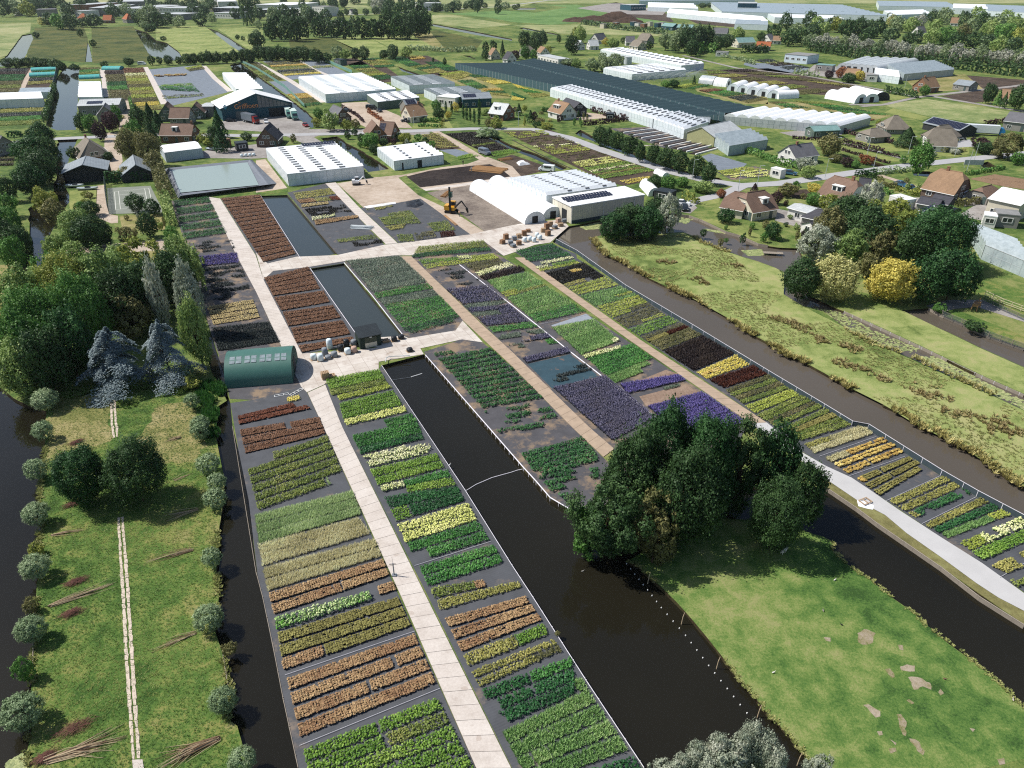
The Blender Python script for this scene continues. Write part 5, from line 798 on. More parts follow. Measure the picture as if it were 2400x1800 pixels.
hedge('T 1600,560 1860,610', 1.2, 1.5, 'green', 'green hedge behind the white camper'); hedge('T 1620,680 1830,650 1960,610', 1.2, 1.8, 'olive', 'long hedge at the crate yard'); hedge('T 1710,410 2030,355', 1.2, 1, 'green', 'low green hedge at the dirt field'); hedge('T 650,115 1000,200', .7, .9, 'purple', 'upper dark beech hedge along the lawn path'); hedge('T 650,150 1130,255', .7, .9, 'purple', 'lower dark beech hedge along the lawn path'); hedge('T 640,195 900,275 1050,310', .7, .8, 'purple', 'dark hedge above the small canal'); hedge('T 210,95 470,110', .7, .9, 'purple', 'dark hedge at the drive of the green shed'); hedge('T 640,40 1000,120 1280,190', .9, 1.4, 'purple', 'long dark hedge behind the lawns')
hedge('R 620,1085 1000,1045', 1, 1.6, 'purple', 'long dark hedge below the gravel court'); hedge('R 680,960 830,1010 990,1040', .8, 1.8, 'purple', 'wispy dark hedge along the white greenhouse', rag=.3); hedge('R 1540,480 1640,450 1760,460', 5, 6, 'green', 'huge clipped hedge left of the small pavilion'); hedge('R 1980,460 2212,460', 3, 5, 'dark', 'dark hedge below the red roof'); hedge('S 1000,800 1290,850', 2, 3, 'dark', 'clipped dark hedge before the far brick house'); hedge('S 320,430 900,530 1400,570 2212,670 2500,720', 4, 6, 'dark', 'long dark hedge in front of the silvery trees', rag=.25); hedge('S 230,640 430,670', 2, 2.5, 'farlight', 'pale hedge by the far lane', rag=.3)
hedge('R 610,210 900,255 1330,300', 4, 4, 'fardark', 'far green hedge below the earth mounds'); hedge('S 1870,1080 2040,1060 2100,1030', 1.4, 1.6, 'purple', 'dark hedge at the grey barn'); hedge('Q 1390,1050 1600,1060', 1.6, 1.6, 'green', 'garden hedge of the tan-roofed house'); hedge('Q 1400,1095 1600,1100', 1.2, 1, 'green', 'low front hedge of the tan-roofed house'); hedge('Q 970,970 1100,1060', .8, 1.4, 'rust', 'red brown hedge between two drives'); hedge('Q 740,930 880,1010 930,1060', .6, 1.2, 'purple', 'dark low hedge along the sandy drive'); hedge('O 480,760 440,900 390,1060', 1.2, 2.5, 'dark', 'dark screen along the glassy canal'); hedge('O 1130,890 1160,1010', 1, 2.5, 'green', 'green climber hedge by the concrete yard')
hedge('K 1350,140 1420,160', .8, 1.2, 'green', 'small green hedge at the striped rows'); hedge('R 1780,480 1960,520 2100,560', 3, 1.2, 'farlight', 'rough strip beside the far track', rag=.4); hedge('Q 1300,430 1700,450 1900,440', 5, 2.2, 'farlight', 'reed belt at the far meadow', rag=.3); hedge('I 60,85 200,70', 1.5, 2, 'deep', 'round dark hedge at the left edge road'); hedge('T 950,400 1060,385 1240,370', 2, 1.1, 'willow', 'reed strip at the road junction', rag=.4)
# --- reeds, sedges, water lilies, weeds: uncountable
def scatter(name, lines, mat, per_m, wd, h, sz, st='tuft', seed=1, z=0.0, word=None):
    r = np.random.default_rng(seed); Ps = []
    for s in lines:
        P = gp(s)
        for a, b in zip(P, P[1:]):
            L = (b-a).length; n = int(L*per_m)+1; t = r.random(n); q = np.array(a)[None]+np.outer(t, np.array(b-a)); d = (b-a)/L
            q += np.outer(np.clip(r.normal(0, wd*.5, n), -wd, wd), np.array((-d.y, d.x, 0))); keep = vnoise(q[:, 0], q[:, 1], .5, seed) > .3; Ps.append(q[keep])
    pos = np.concatenate(Ps); N = len(pos); tm = TM[(st, 8)]; idx = r.integers(0, len(tm), N); TV = np.stack([t[0] for t in tm])[idx]
    sc = (sz*r.uniform(.6, 1.4, N))[:, None]; hs = (h*r.uniform(.5, 1.3, N))[:, None]; an = r.uniform(0, 6.28, N); ca, sa = np.cos(an)[:, None], np.sin(an)[:, None]
    V = np.stack([(TV[:, :, 0]*ca-TV[:, :, 1]*sa)*sc+pos[:, 0:1], (TV[:, :, 0]*sa+TV[:, :, 1]*ca)*sc+pos[:, 1:2], TV[:, :, 2]*hs+z], 2).reshape(-1, 3); nv = TV.shape[1]
    o = link(bpy.data.objects.new(name, npmesh(name, V, np.arange(N*nv).reshape(-1, 4), mat, {'tint': r.random(N).repeat(nv)})))
    return tag(o, kind='stuff', label=word)
SEDGE = leafmat('sedge', '7c7438', 'a09650', 'bcb06c', .2, bright=1.1); GR = leafmat('tall_grass', '4f7a26', '6f9436', '94a84e', .2); GRY = leafmat('dry_tall_grass', '8c8a4a', 'aaa25c', 'c2b678', .2); RUSH = leafmat('rush', '77683a', '928350', '8c9450', .2, bright=1.1)
scatter('sedge', ['L 700,955 760,1050 830,1106','C 870,20 1000,70 1180,190 1450,310 1650,400 1900,560 2100,690','M 0,750 150,850 300,910 500,1020 720,1150 800,1170 950,1220 1000,1290 1230,1390 1300,1475','N 1310,10 1480,60 1620,150 1750,210 1870,280 2000,390 2212,520'], SEDGE, 9, 1.0, .8, .55, seed=3, word='straw brown sedge tufts along the long canal bank')
scatter('sedge', ['M 640,600 900,760 1150,840','M 1230,870 1480,990 1700,1080 1930,1190 2212,1320','L 1560,930 1640,990 1780,1040 1900,1080'], GRY, 7, .9, .6, .5, seed=4, word='pale dry grass tufts along the lily ditch')
scatter('rush', ['M 20,520 200,580 400,690 480,760','M 560,900 700,950 900,1000','M 930,1060 1200,1080 1300,1180 1420,1230','M 1400,1120 1560,1260','M 1500,1330 1800,1400 2100,1450','M 600,760 800,830','N 1900,30 2100,60 2212,40','C 1250,40 1400,70','C 1500,160 1700,250','C 1800,40 2000,100'], RUSH, 10, 1.6, .55, .5, seed=5, word='brownish rush clumps on the meadow')
scatter('tall_grass', ['A 1000,1220 1300,1120 1600,1050','A 1050,1290 1400,1180 1600,1150','A 560,1190 900,1190'], GR, 60, 1.6, .45, .35, seed=6, word='long green grass below the cedars')
scatter('reeds', ['A 1730,1120 1850,1130 1950,1200','A 1720,1200 1850,1300 1800,1450','D 1800,30 1860,160 1880,260'], leafmat('reed', '2f6a26', '47822f', '6a9a44', .2), 50, 1.2, 1.1, .3, seed=7, word='tall green reeds beside the round shed ditch')
scatter('bank_grass', ['D 390,170 380,290 350,480 345,650 355,880 345,1000 320,1330','V 310,0 315,140 295,430 285,580 265,850 270,1170 240,1300 235,1475','D 1890,900 1870,1010 1870,1230 1890,1475','V 1885,50 1860,300 1920,480 1960,680 1990,800 1960,1050 2050,1110'], leafmat('bank_blades','6f8436','8f9c4c','aab066',.2), 14, .4, .3, .26, seed=8, word='rough grass along the pasture ditches')
scatter('bank_grass', ['H 1000,1160 1100,1200 1160,1270 1260,1360 1380,1475','J 1400,20 1500,120 1620,270 1760,430 1850,560 2000,740 2130,900 2212,1000','W 0,1010 100,1090 250,1270 380,1420','N 570,1000 550,1060 700,1200 870,1310 1070,1475','W 1200,90 1290,160 1390,260 1560,400 1700,500 1880,640 2050,790 2212,960'], leafmat('bank_blades','6f8436','8f9c4c','aab066',.2), 12, .35, .16, .22, seed=9, word='rough grass along the island banks')
def area_scatter(name, s, mat, n, h, sz, seed, z=.0, word=None, thr=.0, f=.25, st='tuft'):
    P = gp(s); r = np.random.default_rng(seed); xs = np.array([p.x for p in P]); ys = np.array([p.y for p in P])
    q = np.stack([r.uniform(xs.min(), xs.max(), n*3), r.uniform(ys.min(), ys.max(), n*3)], 1); ins = np.zeros(len(q), bool); j = len(P)-1
    for i in range(len(P)):
        c = ((ys[i] > q[:, 1]) != (ys[j] > q[:, 1])) & (q[:, 0] < (xs[j]-xs[i])*(q[:, 1]-ys[i])/(ys[j]-ys[i]+1e-12)+xs[i]); ins ^= c; j = i
    q = q[ins]; q = q[vnoise(q[:, 0], q[:, 1], f, seed) > thr][:n] if thr else q[:n]; N = len(q); tm = TM[(st, 5)]; idx = r.integers(0, len(tm), N); TV = np.stack([t[0] for t in tm])[idx]; an = r.uniform(0, 6.28, N); ca, sa = np.cos(an)[:, None], np.sin(an)[:, None]
    sc = (sz*r.uniform(.6, 1.4, N))[:, None]; hs = (h*r.uniform(.5, 1.3, N))[:, None]; big = vnoise(q[:, 0], q[:, 1], f, seed+3)
    V = np.stack([(TV[:, :, 0]*ca-TV[:, :, 1]*sa)*sc+q[:, :1], (TV[:, :, 0]*sa+TV[:, :, 1]*ca)*sc+q[:, 1:2], TV[:, :, 2]*hs+z], 2).reshape(-1, 3); nv = TV.shape[1]
    return tag(link(bpy.data.objects.new(name, npmesh(name, V, np.arange(N*nv).reshape(-1, 4), mat, {'tint': np.clip(.6*big+.4*r.random(N), 0, 1).repeat(nv)}))), kind='stuff', label=word)
PG = leafmat('pasture_blades', '3f6a1c', '648a2e', '8f9c48', .2)
area_scatter('grass', 'A 420,1200 1500,1080 1700,1100 1850,1300 D 1860,0 1880,400 1860,1230 1870,1475 V 1850,300 1930,680 2000,1100 2200,1700 280,1700 300,400 D 360,800 400,200', PG, 30000, .10, .13, 21, .01, 'uneven grass of the narrow pasture')
area_scatter('meadow_grass', 'L 760,960 1480,920 1900,1095 M 130,360 640,620 1480,1020 2400,1440 N 2400,640 1620,130 M 1000,1270 300,890 C 1450,290 1000,60', leafmat('meadow_blades', '707a36', '8f9a4e', 'aaa862', .2, bright=.95), 9000, .22, .3, 23, .01, 'uneven tussocky grass of the long meadow', .42, .35)
LILY = leafmat('lily_leaf', '6f8448', '8fa35c', 'a9b474', .05)
def lilies(s, n, seed, word, sz=.22):
    P = gp(s, -.45); r = random.Random(seed); mb = MB(); xs = [p.x for p in P]; ys = [p.y for p in P]; k = 0
    while k < n:
        x, y = r.uniform(min(xs), max(xs)), r.uniform(min(ys), max(ys)); ins = False; j = len(P)-1
        for i in range(len(P)):
            if (ys[i] > y) != (ys[j] > y) and x < (xs[j]-xs[i])*(y-ys[i])/(ys[j]-ys[i])+xs[i]: ins = not ins
            j = i
        k += 1
        if not ins: continue
        q = sz*r.uniform(.6, 1.3); mb.face([(x+q*math.cos(t*1.047), y+q*math.sin(t*1.047), -.435+r.uniform(0, .03)) for t in range(6)])
    o = mb.build('water_lilies', LILY); at = o.data.attributes.new('tint', 'FLOAT', 'POINT'); at.data.foreach_set('value', np.repeat(np.random.default_rng(seed).random(len(mb.f)), 6))
    return tag(o, kind='stuff', label=word)
lilies('M 300,430 640,490 900,640 1330,810 1230,840 900,760 640,590', 2600, 1, 'lily pads filling the upper ditch'); lilies('M 1280,870 1480,870 1850,1080 2212,1250 2212,1330 1700,1080', 2600, 2, 'lily pads filling the lower ditch'); lilies('L 580,850 760,810 760,870 640,880', 500, 3, 'lily pads before the cream shed', .3); lilies('L 1660,870 1860,900 1840,915 1690,890', 380, 4, 'lily pads in the garden pond', .3); lilies('L 1980,1060 2150,1050 2212,1100 2050,1106', 500, 5, 'lily pads in the pond by the landing', .3); lilies('V 60,1430 215,1340 230,1480 20,1540', 320, 6, 'lily pads in the bottom left corner', .16); lilies('L 1440,770 1560,790 1500,830 1440,810', 300, 7, 'lily pads at the pond bridge', .3)
# ================================================================== BUILDINGS
def wallmat(name, c, kind='render', c2=None):
    if name in MATS: return MATS[name]
    n = NT(name); c = lin(c); a = n.noise(.8, 5, .65); col = n.ramp(a, [(.3, tuple(x*.85 for x in c)), (.7, c)])
    if kind in ('boards', 'sheet'):
        sep = n.n('ShaderNodeSeparateXYZ'); n.l(n.coord(), sep.inputs[0]); k = n.math('ADD', sep.outputs[0], sep.outputs[1])
        fr = n.math('FRACT', n.math('MULTIPLY', k, 2.2 if kind == 'boards' else 1.1)); ln = n.math('LESS_THAN', fr, .1); col = n.mix(n.math('MULTIPLY', ln, .45), col, tuple(x*.35 for x in c)); n.bump(fr, .2, .02)
    if kind == 'brick': n.bump(n.noise(20, 2), .2, .01)
    MATS[name] = n.done(col, .8, .25); return MATS[name]
def roofmat(name, c, kind='tile', rough=.8):
    if name in MATS: return MATS[name]
    n = NT(name); c = lin(c); a = n.noise(.5, 5, .65); b = n.noise(4, 3)
    col = n.ramp(a, [(.28, tuple(x*.68 for x in c)), (.7, tuple(min(1, x*1.12) for x in c))]); col = n.mix(.3, col, n.ramp(b, [(.3, tuple(x*.6 for x in c)), (.7, tuple(min(1, x*1.2) for x in c))]))
    if kind != 'flat':
        sep = n.n('ShaderNodeSeparateXYZ'); n.l(n.coord(), sep.inputs[0])
        if kind == 'tile': fr = n.math('FRACT', n.math('MULTIPLY', sep.outputs[2], 3.6)); k = .3
        elif kind == 'thatch': fr = n.noise(9, 4); k = .15
        else: fr = n.math('FRACT', n.math('MULTIPLY', n.math('ADD', sep.outputs[0], n.math('MULTIPLY', sep.outputs[1], .5)), 1.2)); k = .18
        col = n.mix(n.math('MULTIPLY', n.math('LESS_THAN', fr, .22), k), col, tuple(x*.35 for x in c)); n.bump(fr, .35, .04)
    MATS[name] = n.done(col, rough, .25); return MATS[name]
def glassmat(name='window_glass', c=(.03, .04, .05), rough=.08):
    if name in MATS: return MATS[name]
    n = NT(name); MATS[name] = n.done(n.ramp(n.noise(2), [(.3, tuple(x*.6 for x in c)), (.7, c)]), rough, .6); return MATS[name]
GLS = glassmat(); WHT = plain('white_paint', 'e4e4e0', .5, .08); BRK = wallmat('brick_wall', '8a6650', 'brick'); CRM = wallmat('cream_wall', 'cfc8b4'); WHW = wallmat('white_wall', 'dcdad4'); DKW = wallmat('dark_wall', '3a3d3e', 'boards'); TEAL = wallmat('teal_wall', '2f5560', 'sheet'); GRW = wallmat('grey_wall', '8f8c86'); GGR = wallmat('green_grey_wall', '5f6f66', 'sheet'); BWB = wallmat('brown_brick', '6b5a50', 'brick')
RBR = roofmat('brown_tiles', '7d6658'); RTA = roofmat('tan_tiles', '95795f'); RGY = roofmat('grey_tiles', '6c6c70'); RDK = roofmat('slate_tiles', '4a4a50'); RTH = roofmat('thatch', '80786c', 'thatch'); RRD = roofmat('red_tiles', 'a8633f'); RMT = roofmat('metal_sheet', '8f979c', 'sheet', .5); RWH = roofmat('white_sheet', 'f2f4f4', 'sheet', .5); RLG = roofmat('light_sheet', 'bfc3c3', 'sheet', .5); RTL = roofmat('teal_sheet', '7fa09c', 'sheet', .5); RBK = roofmat('black_sheet', '2f3538', 'sheet', .5); FLT = roofmat('flat_felt', '8a8a88', 'flat')
def solarmat():
    n = NT('solar_cells'); br = n.n('ShaderNodeTexBrick'); n.l(n.coord(), br.inputs[0]); br.offset = 0; br.inputs['Scale'].default_value = 1; br.inputs['Brick Width'].default_value = 1.0; br.inputs['Row Height'].default_value = 1.0; br.inputs['Mortar Size'].default_value = .02
    br.inputs['Color1'].default_value = (.012, .014, .03, 1); br.inputs['Color2'].default_value = (.016, .018, .036, 1); br.inputs['Mortar'].default_value = (.15, .16, .18, 1); return n.done(br.outputs[0], .12, .5)
SOLAR = solarmat()
WINF = MB().box(-.5, -.06, 0, .5, .04, .08).box(-.5, -.06, .92, .5, .04, 1).box(-.5, -.06, .08, -.43, .04, .92).box(.43, -.06, .08, .5, .04, .92).box(-.03, -.05, .08, .03, .03, .92).mesh('window', WHT)
WINP = MB().box(-.43, -.02, .08, .43, .02, .92).mesh('pane', GLS)
DORF = MB().box(-.5, -.05, 0, .5, .04, 1).mesh('door', plain('door_paint', '4c5a58', .5))
def window(root, loc, ang, w_=1.2, h_=1.2):
    o = link(bpy.data.objects.new('window', WINF), root); o.location = loc; o.rotation_euler = (0, 0, ang); o.scale = (w_, 1, h_)
    p = link(bpy.data.objects.new('pane', WINP), o); return o
def door(root, loc, ang, w_=1.0, h_=2.1):
    o = link(bpy.data.objects.new('door', DORF), root); o.location = loc; o.rotation_euler = (0, 0, ang); o.scale = (w_, 1, h_); return o
def gable(root, base, s, rh, wd, eave, wall, roof, hip=0.0, over=.35, chim=(), dorm=(), win=True, solar=None, minlen=None, openend=False):
    """one roofed volume given by the two ridge ends (pixels at ridge height)"""
    A_, B_ = gp(s, rh); d = B_-A_; d.z = 0; ins = hip*wd/2*.8; L = d.length+2*ins
    if minlen and L < minlen: L = minlen
    u = d.normalized(); v = Vector((-u.y, u.x, 0)); c = (A_+B_)/2; c.z = 0; hc = eave+(rh-eave)*(1-hip); ang = math.atan2(u.y, u.x)
    X = lambda x, y, z: tuple(c+u*x+v*y+Vector((0, 0, z))-base)
    mb = MB(); h2, w2 = L/2, wd/2
    for sx in (-1, 1):
        P = [X(sx*h2, -w2, 0), X(sx*h2, w2, 0), X(sx*h2, w2, eave), X(sx*h2, w2*hip, hc-.02)]+([X(sx*h2, -w2*hip, hc-.02)] if hip > .01 else [])+[X(sx*h2, -w2, eave)]
        if openend and sx < 0: mb.face([X(-h2+1.5, y, z) for y, z in ((-w2+.3, 0), (w2-.3, 0), (w2-.3, eave), (0, hc-.4), (-w2+.3, eave))]); continue
        mb.face(P if sx > 0 else P[::-1])
    for sy in (-1, 1): mb.face([X(-h2*sy, sy*w2, 0), X(h2*sy, sy*w2, 0), X(h2*sy, sy*w2, eave), X(-h2*sy, sy*w2, eave)][::-1])
    mb.build('wall', wall, root)
    rb = MB(); th = .16; sl = (rh-eave)/w2; ex = over*.8; ey = over
    for sy in (-1, 1):
        P = [(-h2-ex, sy*(w2+ey), eave-ey*sl), (h2+ex, sy*(w2+ey), eave-ey*sl), (h2+ex, sy*w2*hip, hc), (h2+ex*(hip < .01)-ins, 0, rh), (-h2-ex*(hip < .01)+ins, 0, rh), (-h2-ex, sy*w2*hip, hc)]
        if hip < .01: P = [P[0], P[1], P[3], P[4]]
        if sy > 0: P = P[::-1]
        up = [X(*p[:2], p[2]+.1) for p in P]; dn = [X(*p[:2], p[2]+.1-th) for p in P]; rb.face(up); rb.face(dn[::-1])
        for i in range(len(P)): j = (i+1) % len(P); rb.face([dn[i], dn[j], up[j], up[i]])
    if hip >= .01:
        for sx in (-1, 1):
            P = [(sx*(h2+ex), -w2*hip-.0, hc), (sx*(h2+ex), w2*hip, hc), (sx*(h2-ins), 0, rh)]
            if hip > .95: P = [(sx*(h2+ex), -w2-ey, eave-ey*sl), (sx*(h2+ex), w2+ey, eave-ey*sl), (sx*(h2-ins), 0, rh)]
            P = P if sx > 0 else P[::-1]; rb.face([X(*p[:2], p[2]+.101) for p in P])
    r_ = rb.build('roof', roof, root)
    rc = MB(); rc.tube(X(-h2+ins-.1, 0, rh+.1), X(h2-ins+.1, 0, rh+.1), .13, n=6); rc.build('ridge_cap', roof, r_)
    if roof in (RBR, RTA, RRD, RGY, RDK) or wall in (WHW, CRM, BRK):
        for sy in (-1, 1): MB().tube(X(-h2-ex, sy*(w2+ey+.05), eave-ey*sl), X(h2+ex, sy*(w2+ey+.05), eave-ey*sl), .09, n=6).build('gutter', WHT, r_)
    for (t, sy) in chim:
        x = -h2+t*L; cb = MB(); a = c+u*x+v*(sy*.8)-base; m = Matrix.Translation(a) @ Matrix.Rotation(ang, 4, 'Z'); cb.box(-.35, -.3, rh-1.4, .35, .3, rh+.9, 0, m); cb.box(-.42, -.37, rh+.9, .42, .37, rh+1.02, 0, m); cb.build('chimney', BRK, r_)
    for (t, sy, dw) in dorm:
        x = -h2+t*L; a = c+u*x-base; m = Matrix.Translation(a) @ Matrix.Rotation(ang, 4, 'Z'); zb = eave+(rh-eave)*.28; yo = sy*(w2*.72-.1); yi = sy*w2*.1
        db = MB().box(-dw/2, min(yo, yi), zb, dw/2, max(yo, yi), zb+1.5, 0, m); db.box(-dw/2-.15, min(yo+.2*sy, yi), zb+1.5, dw/2+.15, max(yo+.2*sy, yi), zb+1.64, 0, m); dr = db.build('dormer', WHT, r_)
        for k in range(max(1, int(dw/1.3))):
            xx = -dw/2+(k+.5)*dw/max(1, int(dw/1.3)); pb = MB().box(xx-.5, yo-.04, zb+.3, xx+.5, yo+.04, zb+1.3, 0, m); pb.build('pane', GLS, dr)
    if solar:
        sy, t0, t1, f0, f1 = solar; nx = max(1, round((t1-t0)*L/1.05)); ny = max(1, round((f1-f0)*w2/1.5)); sn = math.sqrt(1+sl*sl)
        for i in range(nx):
            for j in range(ny):
                xa, xb = -h2+L*(t0+(t1-t0)*(i+.03)/nx), -h2+L*(t0+(t1-t0)*(i+.97)/nx); fa, fb = f0+(f1-f0)*(j+.03)/ny, f0+(f1-f0)*(j+.97)/ny
                q = [X(x_, sy*f_*w2, rh-f_*(rh-eave)+.2) for x_, f_ in ((xa, fa), (xb, fa), (xb, fb), (xa, fb))]
                if sy < 0: q = q[::-1]
                MB().face(q[::-1] if sy > 0 and False else q).build('solar_panel', SOLAR, r_)
    if win:
        tocam = -c; tocam.z = 0; tocam.normalize()
        for sx in (-1, 1):
            if tocam.dot(u*sx) < .05: continue
            a2 = ang+(math.pi/2 if sx > 0 else -math.pi/2); k = max(1, int(wd/3.2))
            for i in range(k): window(root, X(sx*(h2+.03), -w2+wd*(i+.5)/k+.4*(k == 1), .9), a2, 1.5, 1.3)
            if rh-eave > 2.4: 
                for yy in (-.7, .7): window(root, X(sx*(h2+.03), yy, eave+.35), a2, 1.0, 1.2)
            door(root, X(sx*(h2+.035), -w2+.9, 0), a2)
        for sy in (-1, 1):
            if tocam.dot(v*sy) < .05: continue
            a2 = ang+(math.pi if sy > 0 else 0); k = max(1, int(L/3.4))
            for i in range(k):
                if i == k//2 and k > 1: door(root, X(-h2+L*(i+.5)/k, sy*(w2+.035), 0), a2)
                else: window(root, X(-h2+L*(i+.5)/k, sy*(w2+.03), .8), a2, 1.6, min(1.3, eave-1.1))
    return L
BL = []
def house(label, vols, name='house', cat='house', group='village houses'):
    s = vols[0][0]; A_, B_ = gp(s, vols[0][1]); base = (A_+B_)/2; base.z = 0
    root = empty(name, base, 0, label, cat, group)
    for vdef in vols:
        a = vdef[:6]; k = vdef[6] if len(vdef) > 6 else {}
        BL.append((label[:40], round(gable(root, base, *a, **k), 1)))
    return root
# --- village houses, nearest first: (ridge pixels, ridge h, width, eave, walls, roof, extras)
house('brown-tiled chalet house with flat-roofed porch by the pond', [('s 1752,452 1792,446',6.2,9,2.5,CRM,RBR,dict(hip=.35,dorm=[(.6,-1,2)])),('s 1722,449 1746,453',5.6,9,2.4,CRM,RBR,dict(hip=.45,win=True))])
house('white house with dark grey tiled roof behind a clipped hedge', [('T 180,152 375,128',5.8,8,2.8,WHW,RGY,dict(chim=[(.35,0)]))]); house('brown-roofed white house with white dormer behind leafy trees', [('T 575,412 770,458',7.2,9,2.8,WHW,RBR,dict(hip=.3,dorm=[(.5,-1,3)],chim=[(.75,0)])),('T 800,432 890,440',6,7,2.6,GRW,RDK,dict(win=False))])
house('broad grey-brown hipped house with dark gable and chimney', [('T 1490,352 1680,388',7.4,10,2.6,BWB,RTA,dict(hip=.35,chim=[(.4,0)]))]); house('small hipped brown garage beside the broad house', [('T 1850,512 1930,492',4.2,6,2.2,GRW,RBR,dict(hip=.5))],'garage','garage')
house('white thatched house near the blue and white truck', [('T 1440,-2 1580,4',7.4,9,2.4,WHW,RTH,dict(hip=.6))]); house('cream warehouse with white roof at the right edge', [('T 2030,515 2300,570',6.2,13,4.4,CRM,RWH,dict())],'warehouse','warehouse'); house('low glass-fronted patio house with pale roof', [('T 235,655 405,700',3.3,5.5,2.8,WHW,RLG,dict())],'summer_house'); house('slate-roofed garden room beside the patio house', [('T 430,700 490,712',4,6,2.3,GRW,RDK,dict(hip=1))],'summer_house'); house('low slate gabled carport by the garden pond', [('T 365,808 480,790',3.5,5,2.3,WHW,RDK,dict())],'carport','carport')
house('wide low dark-roofed carport above the hedges', [('T 1330,592 1500,622',3.4,6,2.3,GRW,RDK,dict(win=False))],'carport','carport'); house('second dark-roofed carport by the camper', [('T 1450,572 1600,600',3.6,6,2.3,DKW,RDK,dict(win=False))],'carport','carport')
house('dark gabled house with orange porch by the grey yard', [('s 620,301 634,288',6.6,7.5,2.6,BWB,RDK,dict(minlen=9))]); house('brown double-gabled house with solar panels behind the white shed', [('Q 1080,1050 1195,1056',6.4,8,2.6,BRK,RBR,dict(solar=(-1,0,.45,.15,.8))),('Q 1000,1035 1040,1075',6.4,7,2.6,BRK,RBR,dict(minlen=8))])
house('tan-roofed bungalow with cream walls and cars in front', [('Q 1290,912 1430,897',6.4,9,2.7,CRM,RTA,dict(chim=[(.8,0)])),('Q 1270,862 1370,852',5.2,8,2.7,GRW,RMT,dict(win=False,solar=(-1,.1,.9,.1,.85)))]); house('small slate-roofed brick house beside the weeping tree', [('Q 668,905 745,938',6,7,2.6,BWB,RGY,dict(minlen=9))]); house('pale grey-roofed house with dormer behind columnar conifers', [('Q 2060,885 2185,900',6.2,8.5,2.7,BRK,RLG,dict(dorm=[(.4,-1,2.5)]))])
house('white-fronted house with brown roof and wide dormer', [('R 390,868 485,892',6.6,8,2.8,WHW,RTA,dict(dorm=[(.4,-1,4)],chim=[(.2,0)],minlen=10))]); house('black wooden barn behind the white-fronted house', [('R 470,846 588,886',5.8,7,3.2,DKW,RDK,dict())],'barn','barn')
house('thatched farmhouse with steep hipped roof by the farm canal', [('s 200,321 209,330',6.4,9.5,1.9,BRK,RTH,dict(hip=1,minlen=15,chim=[(.3,0)]))],'farmhouse'); house('open-fronted boathouse barn with grey sheet roof', [('I 712,318 742,244',5.6,12,3.6,DKW,RMT,dict(win=False,openend=True))],'barn','barn'); house('black barn with grey metal roof above the tennis court', [('I 1170,318 1150,234',5,9,2.2,DKW,RMT,dict(win=False))],'barn','barn')
house('dark green twin-gabled house with brown roof', [('s 400,252 445,252',6.2,7,2.8,GRW,RBR,dict()),('s 386,246 393,238',6.6,7,2.8,GGR,RBR,dict(minlen=9)),('s 455,245 461,238',6,6.5,2.8,GGR,RBR,dict(minlen=8))]); house('brick house with brown roof and small dormer beside the tarpaulin shed', [('O 1400,1070 1670,1070',6.2,8,3,BRK,RBR,dict(dorm=[(.45,-1,1.8)],chim=[(.95,0)]))])
house('long pale barn with two dark solar fields', [('O 695,862 1045,850',5.6,13,4,GRW,RLG,dict(solar=(-1,.2,.58,.35,.8)))],'barn','barn'); house('grey steep gabled house in front of the solar barn', [('O 895,918 910,890',6.2,7,2.8,GRW,RGY,dict(minlen=9))])
tb_ = house('large dark teal packing barn with white roof and company name', [('s 598,219 574,205',10,30,5.2,TEAL,RWH,dict(win=False,over=.6))],'packing_barn','barn'); house('dark blue barn with grey roof left of the pale house', [('Q 1765,806 2010,796',5.6,11,3.8,TEAL,RMT,dict(solar=(-1,.05,.5,.2,.8)))],'barn','barn')
